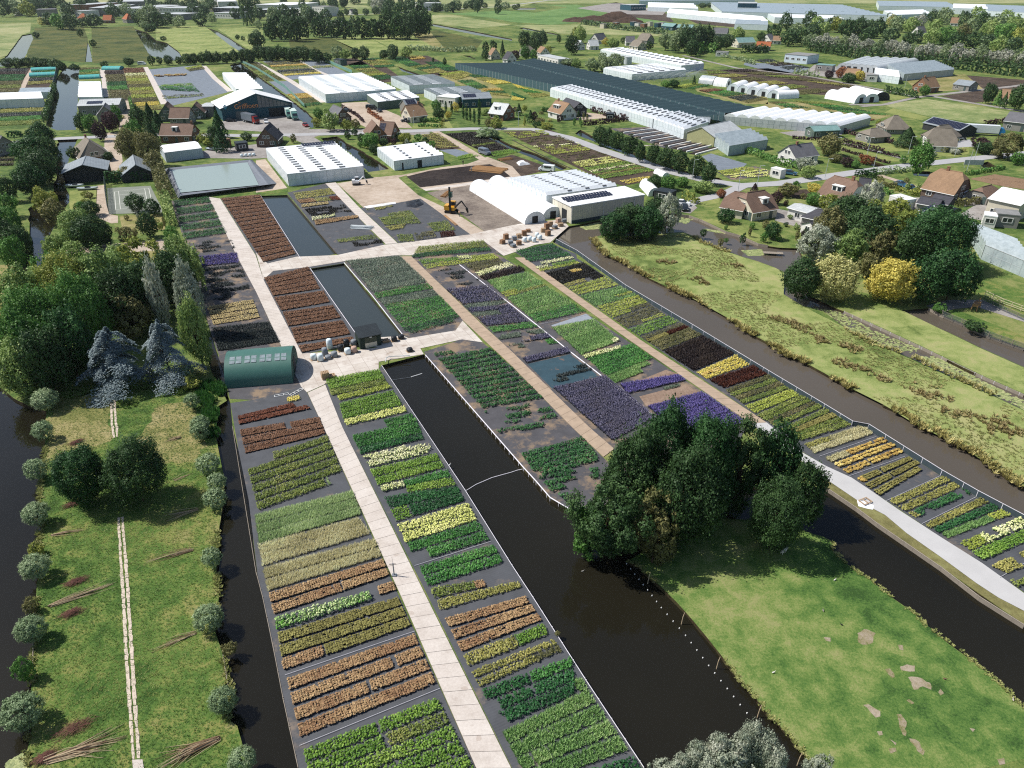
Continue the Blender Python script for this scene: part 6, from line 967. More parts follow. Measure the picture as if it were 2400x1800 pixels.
# far houses behind the netting
for t, s, rh, wd, e, wl, rf, k in [('far white house, leftmost of the pale pair','R 572,348 600,352',6.5,7,3,WHW,RLG,{}),('far white house with pale roof beside the pergola','R 662,348 738,346',6.5,8,3,WHW,RLG,{}),('far grey-roofed white house behind the pale pair','R 712,292 790,284',7.5,9,3,WHW,RGY,{}),('far white gabled house in the middle','R 985,312 1058,312',7,8,3,WHW,RGY,{}),('far brown thatched house, the higher one','R 1125,286 1195,292',7.5,9,2.8,GRW,RTH,dict(hip=.3)),('far brown thatched house, the lower one','R 1062,342 1125,352',6.5,8,2.6,CRM,RTH,dict(hip=.3)),('small far house left of the round trees','R 250,398 288,410',6,7,2.6,WHW,RTA,{}),('far thatched house behind a green tree','R 105,398 155,396',6.5,9,2.4,GRW,RTH,dict(hip=.6)),
   ('far house with slate roof at the village edge','Q 2040,412 2070,418',7,7,3,CRM,RTA,{}),('far slate-roofed house left of the netting','Q 2170,445 2212,450',7,8,3,WHW,RDK,{}),('far row house with grey roof right of the wood','R 1740,238 1870,242',7,9,3,GRW,RGY,{}),('far barn with teal metal roof','R 1935,326 2080,322',7,10,4,CRM,RTL,{}),('far barn with red roof','R 2120,358 2240,362',6,9,3.2,GRW,RRD,{}),('far brick house with white porch on the lane','S 1335,672 1440,662',7,8.5,2.8,BRK,RTA,dict(chim=[(.2,0)])),('far grey shed with teal awning on the lane','S 1650,688 1790,704',4.6,9,2.8,GRW,RMT,{}),('grey-roofed barn at the right edge','S 2095,966 2320,990',6,13,3.4,GRW,RGY,{}),('thatched cone-roofed house in front of the meadow','S 1090,998 1125,998',6.2,9.5,2,GRW,RTH,dict(hip=1)),('second thatched roof, right of the solar shed','S 1480,1085 1560,1075',5.6,8,2,GRW,RTH,dict(hip=1)),
   ('low shed entirely covered by solar panels','S 1430,1012 1745,1078',4.4,9,2.6,DKW,RMT,dict(win=False,solar=(-1,.02,.98,.05,.95))),('far house in the wood, the upper','S 1590,150 1660,152',8,9,3,WHW,RTA,{}),('far house in the wood, the lower','S 1290,228 1350,226',8,9,3,WHW,RGY,{}),('far orange-roofed house, the wide one','O 893,130 965,130',8,9,3.4,BRK,RRD,{}),('far orange-roofed house with pyramid roof','O 706,116 724,116',8,10,3.4,BRK,RRD,dict(hip=1)),('far orange-roofed house, right of the wide one','O 1090,118 1108,120',9,9,4,GRW,RRD,dict(hip=1)),('far white house at the top left','O 120,74 170,72',8,9,4,WHW,RLG,{}),('brown roof left of the far yellow tree','S 690,590 800,600',5.5,8,2.4,BRK,RTA,{}),('far white bungalow at the edge of the wood','S 50,310 125,312',6,9,3,WHW,RTA,{}),('far slate house at the left of the wood','S -10,295 30,292',7,9,3,WHW,RGY,{}),('far dark row house right of the earth mounds','R 1440,210 1570,215',6,10,3.6,DKW,RTL,{}),('far dark barn with teal roof by the earth mounds','R 1320,198 1420,205',6,10,3.6,TEAL,RTL,{}),('tan roof under the right-hand trees','S 2030,770 2100,775',6,9,2.6,CRM,RTA,{}),('grey house cut by the left edge','I -50,62 15,70',6.5,9,2.6,GRW,RGY,{}),('far white thatched barn by the lane hedges','T 890,5 960,0',4.5,8,2.2,GRW,RTH,dict(hip=.8)),('green glazed shed on the white drive','T 370,-15 590,-25',4,6,2.8,GGR,RTL,{}),('far brown hall beside the white tunnels','R 1600,1010 1710,1015',4.5,6,3,BWB,RMT,dict(win=False)),('olive gabled hall at the end of the white greenhouse','R 1640,1098 1880,1045',6,12,3.4,wallmat('olive_wall','a8a87c'),RLG,dict(win=False)),('far house at the road behind the first wood','Q 810,78 860,76',6,8,3,WHW,RDK,{}),('far row of white roofs left of the poplars','O 1790,52 1830,50',7,9,3,WHW,RTA,{})]:
    house(t, [(s,rh,wd,e,wl,rf,k)])
def flat(label, s, h, dp, wall=GRW, roof=FLT, name='warehouse', cat='warehouse', group=None, bands=1, kerb=.25):
    """flat-roofed block: its near top edge in pixels at height h, and a depth away from the camera"""
    A_, B_ = gp(s, h); d = B_-A_; d.z = 0; u = d.normalized(); v = Vector((-u.y, u.x, 0))
    if v.y < 0: v = -v
    base = (A_+B_)/2; base.z = 0; root = empty(name, base, 0, label, cat, group); L = d.length
    P = [base-u*L/2, base+u*L/2, base+u*L/2+v*dp, base-u*L/2+v*dp]; P = [p-base for p in P]
    w_ = MB(); w_.prism([(p.x, p.y) for p in P], 0, h-.01, bottom=False); w_.build('wall', wall, root)
    c = sum(P, Vector())/4; Q = [c+(p-c)*1.02 for p in P]; MB().prism([(p.x, p.y) for p in Q], h, h+kerb).build('roof', roof, root)
    ang = math.atan2(u.y, u.x); k = max(1, min(14, int(L/4)))
    for b in range(bands):
        for i in range(k): window(root, P[0].lerp(P[1], (i+.5)/k)-v*.04+Vector((0, 0, h*(b+.4)/bands)), ang, min(2.4, L/k*.7), min(1.3, h/bands*.45))
    return root
for t, s, h, dp, wl, rf, nm, b in [('white flat-roofed container shed left of the hedges','T 1052,588 1190,632',2.8,4,WHW,RWH,'shed',1),('white flat garage at the dark-roofed wing','T 855,600 960,590',2.8,5,WHW,FLT,'garage',1),('white box shed by the plots at the road bend','T 25,348 115,370',2.6,2.5,WHW,RWH,'shed',1),('blue-striped white hall near the far road','S 148,468 345,485',5,16,wallmat('blue_white','c9d6e2'),FLT,'hall',1),('small white and red pavilion by the huge hedge','R 1762,448 1868,452',3,5,WHW,FLT,'shed',1),('white cabin on the far lawn, long and low','R 222,478 400,515',4,9,WHW,RLG,'shed',1),('small white shed with dark door on the far lane','S 852,650 950,655',3.4,6,WHW,FLT,'shed',1),('teal roofed carwash by the far lane','S 415,560 560,570',3.4,7,GRW,RTL,'shed',1),
   ('dark flat shed on the farmyard canal','I 2040,140 2140,130',2.6,4,DKW,RBK,'shed',1),('brown flat shelter in the conifer garden','I 1848,98 1940,108',2.6,3,BRK,RTA,'shed',1),('dark green far shed with white stripe','Q 668,512 728,520',3.4,5,GGR,RBK,'shed',1),('pale lean-to behind the teal barn','O 1710,925 1840,925',4,10,GRW,RLG,'shed',1),('white block shed beside the dark blue barn','Q 1560,835 1720,850',4.2,9,WHW,RWH,'shed',1),('dark cabin by the tunnel end','L 1230,545 1370,570',2.6,4,DKW,RBK,'shed',1),('black gazebo on the gravel court','R 815,988 880,990',2.6,4,DKW,RBK,'gazebo',1),('white sheeted cabin by the crate yard','T 1870,760 1985,775',2.8,4,WHW,RWH,'shed',1),('open container with orange side in the crate yard','T 1985,745 2185,765',3.2,5,GRW,FLT,'container',1)]:
    flat(t, s, h, dp, wl, rf, nm, nm if nm != 'hall' else 'hall', 'small sheds', b)
for t, s, h, dp, wl, rf, b in [('brown and white factory at the top left','O 600,40 740,42',11,60,BRK,RLG,1),('wide pale factory left of the town trees','O 770,70 1000,68',9,90,GRW,RLG,1),('wide pale factory right part','O 1000,72 1230,75',9,90,WHW,RLG,1),('white modern office block with window bands','O 1375,70 1590,72',9,40,WHW,RLG,2),('low white office before the modern block','O 1370,120 1560,125',6,30,GRW,RLG,1),('dark glazed office at the poplars','O 1840,70 2060,72',10,40,DKW,RLG,2),('white flat building with cars below the poplars','O 1850,110 2010,115',6,30,WHW,RLG,1),('white warehouse right of the poplars','Q 0,40 300,45',11,70,WHW,RWH,1),('dark-banded office under the white warehouse','Q 0,85 230,88',8,40,DKW,RLG,2),('white cube villa in the far trees','Q 335,75 385,78',11,16,WHW,RLG,3),('white villa with dark bay','Q 485,55 585,60',11,20,WHW,FLT,2),('small white villa right of the dark bay','Q 600,70 645,72',8,14,WHW,RLG,2),('grey terraced block at the far left','O 310,85 470,82',8,25,GRW,RGY,1),('low long block left of the orange roofs','O 640,95 700,97',7,25,WHW,RLG,1),('low farm shed amid the far wood','Q 520,182 700,195',4,14,GRW,RLG,1),('far blue-glazed office between huge glasshouses','R 1955,28 2120,30',12,40,TEAL,RLG,1),('dark green far hall before the white tunnels hall','R 1030,45 1160,42',7,30,TEAL,RLG,1),('far white flat block at the top middle','Q 1390,30 1600,28',9,30,WHW,RLG,1),('far grey hall behind the town, top','O 1060,15 1240,12',12,80,GRW,RLG,1),('far white hall behind the town, top right','O 1880,15 2050,12',14,80,WHW,RWH,1)]:
    flat(t, s, h, dp, wl, rf, 'town_building', 'building', 'far town buildings', b)
# company name on the teal barn, two brown letters lines with a blue emblem
def text(s, size, mat, root, loc, ang, name='lettering'):
    cu = bpy.data.curves.new('t', 'FONT'); cu.body = s; cu.size = size; cu.extrude = .03; cu.align_x = 'CENTER'; to = bpy.data.objects.new('t', cu); COL.objects.link(to)
    dg = bpy.context.evaluated_depsgraph_get(); me = bpy.data.meshes.new_from_object(to.evaluated_get(dg)); bpy.data.objects.remove(to); me.materials.clear(); me.materials.append(mat)
    o = link(bpy.data.objects.new(name, me), root); o.location = loc; o.rotation_euler = (math.pi/2, 0, ang); return o
def front_of(root):
    wl = [c for c in root.children if c.name.startswith('wall')][0]; V = [v.co for v in wl.data.vertices]; return V
A_, B_ = gp('s 598,219 574,205', 10); u_ = (B_-A_); u_.z = 0; u_.normalize(); v_ = Vector((-u_.y, u_.x, 0)); fr = A_-tb_.location; fr.z = 0; ang_ = math.atan2(-v_.y, -v_.x)
bx = -v_ if (-v_).x > 0 else v_; ang_ = math.atan2(bx.y, bx.x); OUT = -u_*.12
ORNG = plain('orange_brown_paint', 'dc9460', .6, .1)
text('Griffioen', 2.8, ORNG, tb_, fr+bx*(-4.6)+OUT+Vector((0, 0, 4.4)), ang_); text('de', 1.0, ORNG, tb_, fr+bx*(-7.2)+OUT+Vector((0, 0, 6.6)), ang_)
e_ = fr+bx*(-12.4)+OUT; mb = MB()
for q in ((-.9, 0, 4.6), (.1, .0, 5.6), (-.9, 0, 6.6), (-1.9, 0, 5.6)): mb.v.append(tuple(e_+bx*q[0]+Vector((0, 0, q[2]))))
mb.f = [[0,1,2,3]]; mb.mi = [0]; mb.build('emblem', plain('emblem_blue', '3f8fa8', .6), tb_)
for x0, x1, z1, nm, m in ((-9.4,-4.6,3.4,'shutter_door',plain('shutter_grey','6a6f6c',.6)),(4.5,12,3.6,'loading_dock',plain('dock_dark','23282a',.6))):
    mb = MB(); mb.v = [tuple(fr+bx*x+OUT+Vector((0, 0, z))) for x, z in ((x0, 0.05), (x1, .05), (x1, z1), (x0, z1))]; mb.f = [[0,1,2,3]]; mb.mi = [0]; mb.build(nm, m, tb_)
for i in range(9):
    mb = MB(); x0 = .5+i*1.6; mb.v = [tuple(fr+bx*x+OUT+Vector((0, 0, z))) for x, z in ((x0, 4.2), (x0+1.4, 4.2), (x0+1.4, 9.4-.33*(x0+1.4)), (x0, 9.4-.33*x0))]; mb.f = [[0,1,2,3]]; mb.mi = [0]; mb.build('glazing_panel', glassmat('grey_glass', (.16, .17, .18), .25), tb_)
# ---------------------------------------------------------------- greenhouses
def ghmat(name, c, streak, rough=.35):
    if name in MATS: return MATS[name]
    n = NT(name); c = lin(c); s_ = lin(streak); sep = n.n('ShaderNodeSeparateXYZ'); n.l(n.coord(), sep.inputs[0]); a = n.noise(.5, 5, .7); b = n.noise(2.5, 4, .7)
    k = n.math('FRACT', n.math('MULTIPLY', n.math('ADD', sep.outputs[0], n.math('MULTIPLY', sep.outputs[1], .6)), .9)); ln = n.math('LESS_THAN', k, .08)
    col = n.mix(n.ramp(a, [(.4, (0,0,0)), (.75, (1,1,1))]), c, s_); col = n.mix(n.math('MULTIPLY', ln, .3), col, lin('9aa6a8')); col = n.mix(.2, col, n.ramp(b, [(.35, s_), (.65, c)]))
    MATS[name] = n.done(col, rough, .4); return MATS[name]
GW = ghmat('chalked_glass', 'f8fafa', 'e6ecee'); GWW = ghmat('chalked_wall', 'dfe7ea', 'bccacd'); GGL = ghmat('clear_glass_roof', 'a9b4b8', '7f8c90', .2); GGW = ghmat('clear_glass_wall', 'b4c0c2', '84949a', .25); VENT = plain('open_vent', '565a5e', .6); GDK = ghmat('grey_glass_roof', '8b9496', '5f6a6c', .25); FRM = plain('steel_frame', 'b9c0c2', .5)
def greenhouse(label, s, eave, rise, n, wall=GWW, roof=GW, vents=(), solar=None, bars=True, name='greenhouse', group='greenhouses', arch=False, n2=None, ventmat=None, doors=()):
    """s: near-left, near-right, far-left roof corners (pixels at eave height); ridges run near-left -> near-right, n spans going back"""
    NL, NR, FL = gp(s, eave); base = NL.copy(); base.z = 0; a = NR-NL; b = FL-NL; a.z = b.z = 0; root = empty(name, base, 0, label, 'greenhouse', group)
    X = lambda p, q, z: tuple(a*p+b*q+Vector((0, 0, z)))
    for P in ((X(0,0,0),X(1,0,0),X(1,0,eave),X(0,0,eave)),(X(1,0,0),X(1,1,0),X(1,1,eave),X(1,0,eave)),(X(0,1,0),X(0,0,0),X(0,0,eave),X(0,1,eave)),(X(1,1,0),X(0,1,0),X(0,1,eave),X(1,1,eave))): MB().face(P).build('wall', wall, root)
    k = 6 if arch else 2
    for i in range(n):
        q0, q1 = i/n, (i+1)/n; mb = MB(); pr = []
        for j in range(k+1):
            t = j/k; pr.append((q0+(q1-q0)*t, eave+(rise*math.sin(math.pi*t) if arch else rise*(1-abs(2*t-1)))))
        for (qa, za), (qb, zb) in zip(pr, pr[1:]): mb.face([X(0,qa,za), X(1,qa,za), X(1,qb,zb), X(0,qb,zb)])
        mb.face([X(0,q,z) for q, z in pr][::-1]); mb.face([X(1,q,z) for q, z in pr]); sp = mb.build('roof_span', roof, root, smooth=False)
        gb = MB(); gb.tube(X(0,q0,eave+.02), X(1,q0,eave+.02), .09, n=4); gb.build('gutter', FRM, sp)
        for (p0, p1) in vents:
            mb = MB(); t0, t1 = .14, .3
            mb.face([X(p0, q0+(q1-q0)*t0, eave+rise*2*t0+.12), X(p1, q0+(q1-q0)*t0, eave+rise*2*t0+.12), X(p1, q0+(q1-q0)*t1, eave+rise*2*t1+.12), X(p0, q0+(q1-q0)*t1, eave+rise*2*t1+.12)]); mb.build('roof_vent', ventmat or VENT, sp)
    if bars:
        for (p0, q0, p1, q1) in ((0,0,1,0),(0,1,0,0),(1,0,1,1)):
            A2, B2 = Vector(X(p0,q0,0)), Vector(X(p1,q1,0)); L = (B2-A2).length; m = max(2, int(L/2.2)); mb = MB()
            for i in range(m+1):
                p = A2.lerp(B2, i/m); mb.tube(p, p+Vector((0,0,eave)), .05, n=4)
            mb.tube(A2+Vector((0,0,eave*.5)), B2+Vector((0,0,eave*.5)), .04, n=4); mb.build('glazing_frame', FRM, root)
    if solar:
        p0, p1, q0, q1, nx, ny = solar; zz = eave+rise+.1
        for i in range(nx):
            for j in range(ny):
                pa, pb = p0+(p1-p0)*(i+.05)/nx, p0+(p1-p0)*(i+.95)/nx; qa, qb = q0+(q1-q0)*(j+.05)/ny, q0+(q1-q0)*(j+.95)/ny
                MB().face([X(pa,qa,zz-.25), X(pb,qa,zz-.25), X(pb,qb,zz+.1), X(pa,qb,zz+.1)]).build('solar_panel', SOLAR, root)
    for p0, p1, z1 in doors:
        mb = MB(); off = -b.normalized()*.06; mb.v = [tuple(Vector(X(p, 0, z))+off) for p, z in ((p0,.02),(p1,.02),(p1,z1),(p0,z1))]; mb.f = [[0,1,2,3]]; mb.mi = [0]; mb.build('door', plain('dark_opening', '2c2f30', .7), root)
    return root
greenhouse('white chalked greenhouse with solar panels beside the water basin', 'K 270,400 930,330 85,182', 3.6, .7, 12, vents=[(.16,.24),(.42,.5),(.68,.76)], solar=(.5,.98,.86,.99,12,3))
greenhouse('low white greenhouse shed left of the parked van', 'K 1192,287 1620,232 1045,172', 3.0, .6, 6, vents=[(.3,.36),(.75,.8)], doors=[(.46,.55,2.3),(.15,.18,2.2)])
greenhouse('largest near white greenhouse, sawtooth roof with rows of dark vents', 'L 300,585 905,500 -35,447', 4.2, .8, 11, vents=[(.3,.36),(.55,.61),(.8,.86)])
greenhouse('wide far white greenhouse behind the covered truck', 'Q 600,815 1210,770 365,668', 4, .7, 14, vents=[(.2,.3),(.45,.55),(.7,.8)], ventmat=plain('pale_vent','b4bec0',.5)); greenhouse('grey glass greenhouse right of the wide white one', 'Q 1325,740 1720,722 1165,667', 4, .8, 12, wall=GWW, roof=GDK, vents=[(.1,.3),(.5,.7)], ventmat=plain('bright_vent','dfe4e6',.4)); greenhouse('grey glass greenhouse behind the dark blue barn', 'Q 1555,820 1950,796 1450,772', 3.6, .8, 6, roof=GDK, vents=[(.1,.3),(.5,.7)], ventmat=MATS['bright_vent']); greenhouse('low green-walled shed with wavy white roof and skylights', 'Q 1050,882 1412,842 957,817', 3.5, .5, 6, wall=GGR, roof=GW, vents=[(.2,.3),(.45,.55),(.7,.8)], bars=False)
greenhouse('very long white greenhouse along the shade netting', 'R 1220,1025 330,768 1400,985', 3.6, 1.1, 1, vents=[]) if False else None
def cross_house(label, s, eave, rise, n, wall=GWW, roof=GW, vents=(), group='greenhouses', arch=False, ventmat=None):
    """like greenhouse, but s = near-right, far-right(...) chosen so ridges run across the long side"""
    return greenhouse(label, s, eave, rise, n, wall, roof, vents, None, True, 'greenhouse', group, arch, None, ventmat)
cross_house('very long white greenhouse of many spans along the shade netting', 'R 1220,1028 1410,985 330,768', 3.6, 1.0, 24, vents=[(.25,.5),(.65,.9)]); cross_house('second white greenhouse section next to the olive hall', 'L 1490,15 1700,-54 R 1225,1028', 3.6, .9, 8, vents=[(.3,.5),(.7,.9)])
cross_house('white square greenhouse with sharp ridges behind the netting', 'R 1040,642 1505,602 790,592', 3.6, 1.0, 7, vents=[(.1,.2),(.3,.4),(.5,.6),(.7,.8)]); cross_house('far long white greenhouse behind the square one', 'R 1465,567 1660,547 765,430', 3.8, 1.0, 16, vents=[(.2,.4),(.6,.8)])
greenhouse('glass greenhouse with steel frame at the right edge', 'T 1880,1010 2300,1180 1760,830', 3.4, .8, 8, wall=GGW, roof=GGL); greenhouse('glass shed beside the olive hall', 'L 1880,155 2212,100 1730,60', 3.4, .8, 5, wall=GGW, roof=GGL, bars=True)
greenhouse('small white glasshouse half hidden behind the tall trees', 'T 1290,800 1440,750 1290,720', 2.8, .5, 4, solar=(.1,.9,.55,.95,8,2))
greenhouse('white striped shed roof at the farmyard pond', 'I 1420,215 1745,175 1370,150', 3.2, .8, 1, roof=RWH, wall=wallmat('striped_sheet','b8c2cc','sheet'), bars=False); greenhouse('long white greenhouse at the left edge by the glassy canal', 'O -100,865 375,850 -100,815', 4, 1.0, 3); greenhouse('white multi-ridged greenhouse between canal and path', 'O 675,840 885,838 685,710', 3.2, .9, 6, bars=False); greenhouse('white stepped greenhouse behind the teal barn', 'O 2040,770 Q 60,770 O 1920,635', 3.4, 1.0, 8, bars=False)
greenhouse('small frame greenhouse skeleton behind the left-edge one', 'O 160,800 430,795 185,762', 3, .5, 3, wall=GGW, roof=GGL)
# far large glasshouses along the top right
for t, s, e, rs, n, rf in [('wide far white glasshouse below the street trees','R 1340,110 2212,190 1360,80',5,1.2,8,GW),('far pale tunnel hall left of the street trees','R 1175,62 1610,75 1175,22',5,1.5,3,GW),('far glasshouse with grey roof at the wide one','R 1925,205 2212,215 1940,172',5,1,5,GGL),('enormous far glasshouse, left block','S -400,100 1030,135 -500,20',6,1,10,GGL),('enormous far glasshouse, upper strip','S 960,50 1640,62 940,8',6,1,5,GGL),('far white hall at the end of the upper strip','S 1600,70 1900,78 1600,32',7,1.5,2,GW),('enormous far glasshouse, right block','S 1900,95 2700,130 1850,40',6,1,8,GGL),('flat white far hall before the enormous block','S 60,150 660,165 0,118',6,.6,2,GW),('far glasshouse strip at the very top','R 1100,6 2100,2 1150,-14',6,1,6,GGL),('pale far glasshouse right of the enormous block','S 1060,130 1420,118 1000,92',5,.8,4,GW)]:
    greenhouse(t, s, e, rs, n, GWW, rf, bars=False, group='far glasshouses')
# cream cold store in front of the largest near greenhouse
A_, B_ = gp('L 515,682 1145,582', 4.4)
cs = flat('cream cold store with solar panels in front of the sawtooth greenhouse', 'L 515,682 1145,582', 4.4, 9.5, wallmat('cream_sheet', 'd6d0be', 'sheet'), RWH, 'cold_store', 'warehouse', bands=0)
u_ = (B_-A_); u_.z = 0; Lc = u_.length; u_.normalize(); v_ = Vector((-u_.y, u_.x, 0)); ctr = (A_+B_)/2; ctr.z = 0
for i in range(16):
    for j in range(2):
        p = (-.47+i*.039)*Lc; q = 3.2+j*1.75; mb = MB(); mb.v = [tuple(u_*x+v_*y+Vector((0, 0, z))) for x, y, z in ((p, q, 4.8), (p+.036*Lc, q, 4.8), (p+.036*Lc, q+1.6, 5.15), (p, q+1.6, 5.15))]; mb.f = [[0,1,2,3]]; mb.mi = [0]; mb.build('solar_panel', SOLAR, cs)
mb = MB().box(0, 0, 0, 1, 1, 1); dk = plain('dark_plinth', '3c4a52', .6)
for x0, x1, y0, y1, z0, z1, nm, m in ((-.5,.5,-.03,0,0,.9,'plinth',dk),):
    mb = MB(); M_ = Matrix.Rotation(math.atan2(u_.y, u_.x), 4, 'Z'); mb.box(-Lc/2, -.06, 0, Lc/2, -.012, .8, 0, M_); mb.build(nm, m, cs); mb = MB()
    for f in (-.495, -.07, .36): mb = MB(); mb.tube(M_ @ Vector((f*Lc, -.12, 0)), M_ @ Vector((f*Lc, -.12, 4.4)), .08, n=6); mb.build('downpipe', WHT, cs)
    mb = MB(); mb.box(-Lc/2-.08, 2.2, 0, -Lc/2-.01, 4.6, 3, 0, M_); mb.build('door', plain('dark_opening', '2c2f30', .7), cs)
# ---------------------------------------------------------------- plastic tunnels
def tunnel(label, s, wd, ht, cover, end=None, name='plastic_tunnel', group='plastic tunnels', hoops=True, dr=True, cov=True, skylights=0, cat='tunnel', hz=.03):
    A_, B_ = gp(s); d = B_-A_; L = d.length; u = d.normalized(); v = Vector((-u.y, u.x, 0)); base = (A_+B_)/2; root = empty(name, base, 0, label, cat, group); N = 14
    X = lambda x, t, k=1.0: tuple(u*x+v*(math.cos(t)*wd/2*k)+Vector((0, 0, max(0, math.sin(t)**.85*ht*k))))
    if cov:
        mb = MB(); m = max(2, int(L/3))
        for i in range(m+1):
            for j in range(N+1): mb.v.append(X(-L/2+L*i/m, math.pi*j/N))
        for i in range(m):
            for j in range(N): a = i*(N+1)+j; mb.f.append([a, a+1, a+N+2, a+N+1]); mb.mi.append(0)
        cv = mb.build('cover', cover, root, smooth=True)
        for sx in (-1, 1):
            mb = MB(); mb.face([X(sx*(L/2-.02), math.pi*j/N) for j in range(N+1)][::(1 if sx < 0 else -1)]); ew = mb.build('end_wall', end or cover, root)
            if dr:
                mb = MB(); dw = wd*.14; hh = ht*.62; P = [u*(sx*(L/2+.03))+v*y+Vector((0, 0, z)) for y, z in ((-dw, .02), (dw, .02), (dw, hh), (-dw, hh))]; mb.v = [tuple(p) for p in P]; mb.f = [[0,1,2,3]]; mb.mi = [0]; mb.build('door', plain('dark_opening', '2c2f30', .7), ew)
        for i in range(skylights):
            x = -L/2+L*(i+.5)/skylights*.9+L*.05
            for k in (0, 1):
                x2 = x+(k-.5)*1.0; t0, t1 = math.radians(105), math.radians(125); mb = MB(); mb.face([X(x2-.4, t0, 1.012), X(x2+.4, t0, 1.012), X(x2+.4, t1, 1.012), X(x2-.4, t1, 1.012)]); mb.build('skylight', glassmat('skylight_glass', (.3, .36, .38), .2), cv)
    if hoops:
        m = max(2, int(L/(2.2 if cov else 1.8)))
        for i in range(m+1):
            mb = MB()
            for j in range(0, N, 1): mb.tube(X(-L/2+L*i/m, math.pi*j/N, 1.004), X(-L/2+L*i/m, math.pi*(j+1)/N, 1.004), hz, n=4, cap=False)
            mb.build('hoop', FRM, root)
    return root
FILM = ghmat('white_film', 'f8f9f9', 'e8ecec', .4); GFILM = plain('green_film', '406a60', .42, .12, .6, .5); CLF = ghmat('clear_film', 'c4c9cb', '9aa2a4', .3)
tunnel('round green shed with roof lights beside the near path', 's 541,880 693,868', 8.6, 4.0, GFILM, plain('green_end', '2f5148', .7), 'round_shed', None, hoops=False, skylights=4, cat='shed')
tunnel('left one of two white tunnels before the sawtooth greenhouse', 's 1254,523 1122,444', 6, 3, FILM, GWW); tunnel('right one of two white tunnels before the sawtooth greenhouse', 's 1296,511 1165,434', 6, 3, FILM, GWW)
for i, s in enumerate(['S 540,845 800,890','S 640,830 890,885','S 740,812 980,870']): tunnel(f'white far tunnel, {ORD[i]} from the left of the joined three', s, 9, 4, FILM, GWW if i < 2 else DKW)
for i in range(5): tunnel(f'white tunnel, {ORD[i]} from the left before the brown plot', 'R %d,%d %d,%d' % (1900+i*85, 770+i*16, 1990+i*85, 755+i*12) if False else 's %f,%f %f,%f' % (1716+i*24, 214+i*4.2, 1742+i*24, 205+i*4.0), 6.5, 3.8, FILM, GWW)
tunnel('ridged clear tunnel left of the white ones', 'R 1640,715 1760,728', 8, 4, CLF); tunnel('white tunnel with open end next to the clear one', 'R 1760,735 1870,745', 8, 4, FILM); tunnel('small ribbed white tunnel near the lane', 'S 60,850 235,840', 6, 3.6, FILM)
greenhouse('low joined white multi-arch tunnel house at the end of the netting', 'R 1830,1003 2130,938 S 625,1088', 3.2, 1.3, 9, CLF, FILM, arch=True, group='joined white tunnels')
for i in range(8): tunnel(f'bare hoop frame, {ORD[i]} from the left behind the netting', 's %f,%f %f,%f' % (1488+i*19, 194-i*.6, 1512+i*19, 184-i*.8), 7, 3.6, CLF, hoops=True, cov=False, group='bare hoop frames', hz=.06)
for i in range(6): tunnel(f'clear tunnel, {ORD[i]} from the left near the far wood', 's %f,%f %f,%f' % (1974+i*14, 165+i*1.2, 2030+i*22, 148+i*.8), 8, 4.4, CLF, group='far clear tunnels')
greenhouse('white glasshouse right of the far clear tunnels', 'S 930,640 1140,668 925,590', 3.6, .8, 4, group='far glasshouses'); greenhouse('clear greenhouse with toothed roof near the far wood', 'S 1180,640 1610,600 1030,560', 3.6, .9, 9, GGW, GGL, group='far glasshouses')
tunnel('narrow white tunnel behind the cream cold store', 'L 1230,590 1150,505', 3.6, 2.4, FILM); tunnel('half-hidden pale tunnel beside the road', 'L 1330,425 1250,388', 2.4, 1.4, FILM, dr=False)
# teal nets over far beds
NETT = plain('teal_net', '49a3a0', .7, .2, .6); NETD = None
for i, (s, t) in enumerate([('O 275,615 490,605','upper teal net tunnel left of the glassy canal'),('O 262,660 485,650','lower teal net tunnel left of the glassy canal'),('O 690,680 868,672','teal net tunnel right of the glassy canal'),('O 900,600 1055,600','teal net tunnel by the pale strip field')]): tunnel(t, s, 7, 2, NETT, hoops=True, dr=False, name='net_tunnel', group='teal net tunnels')
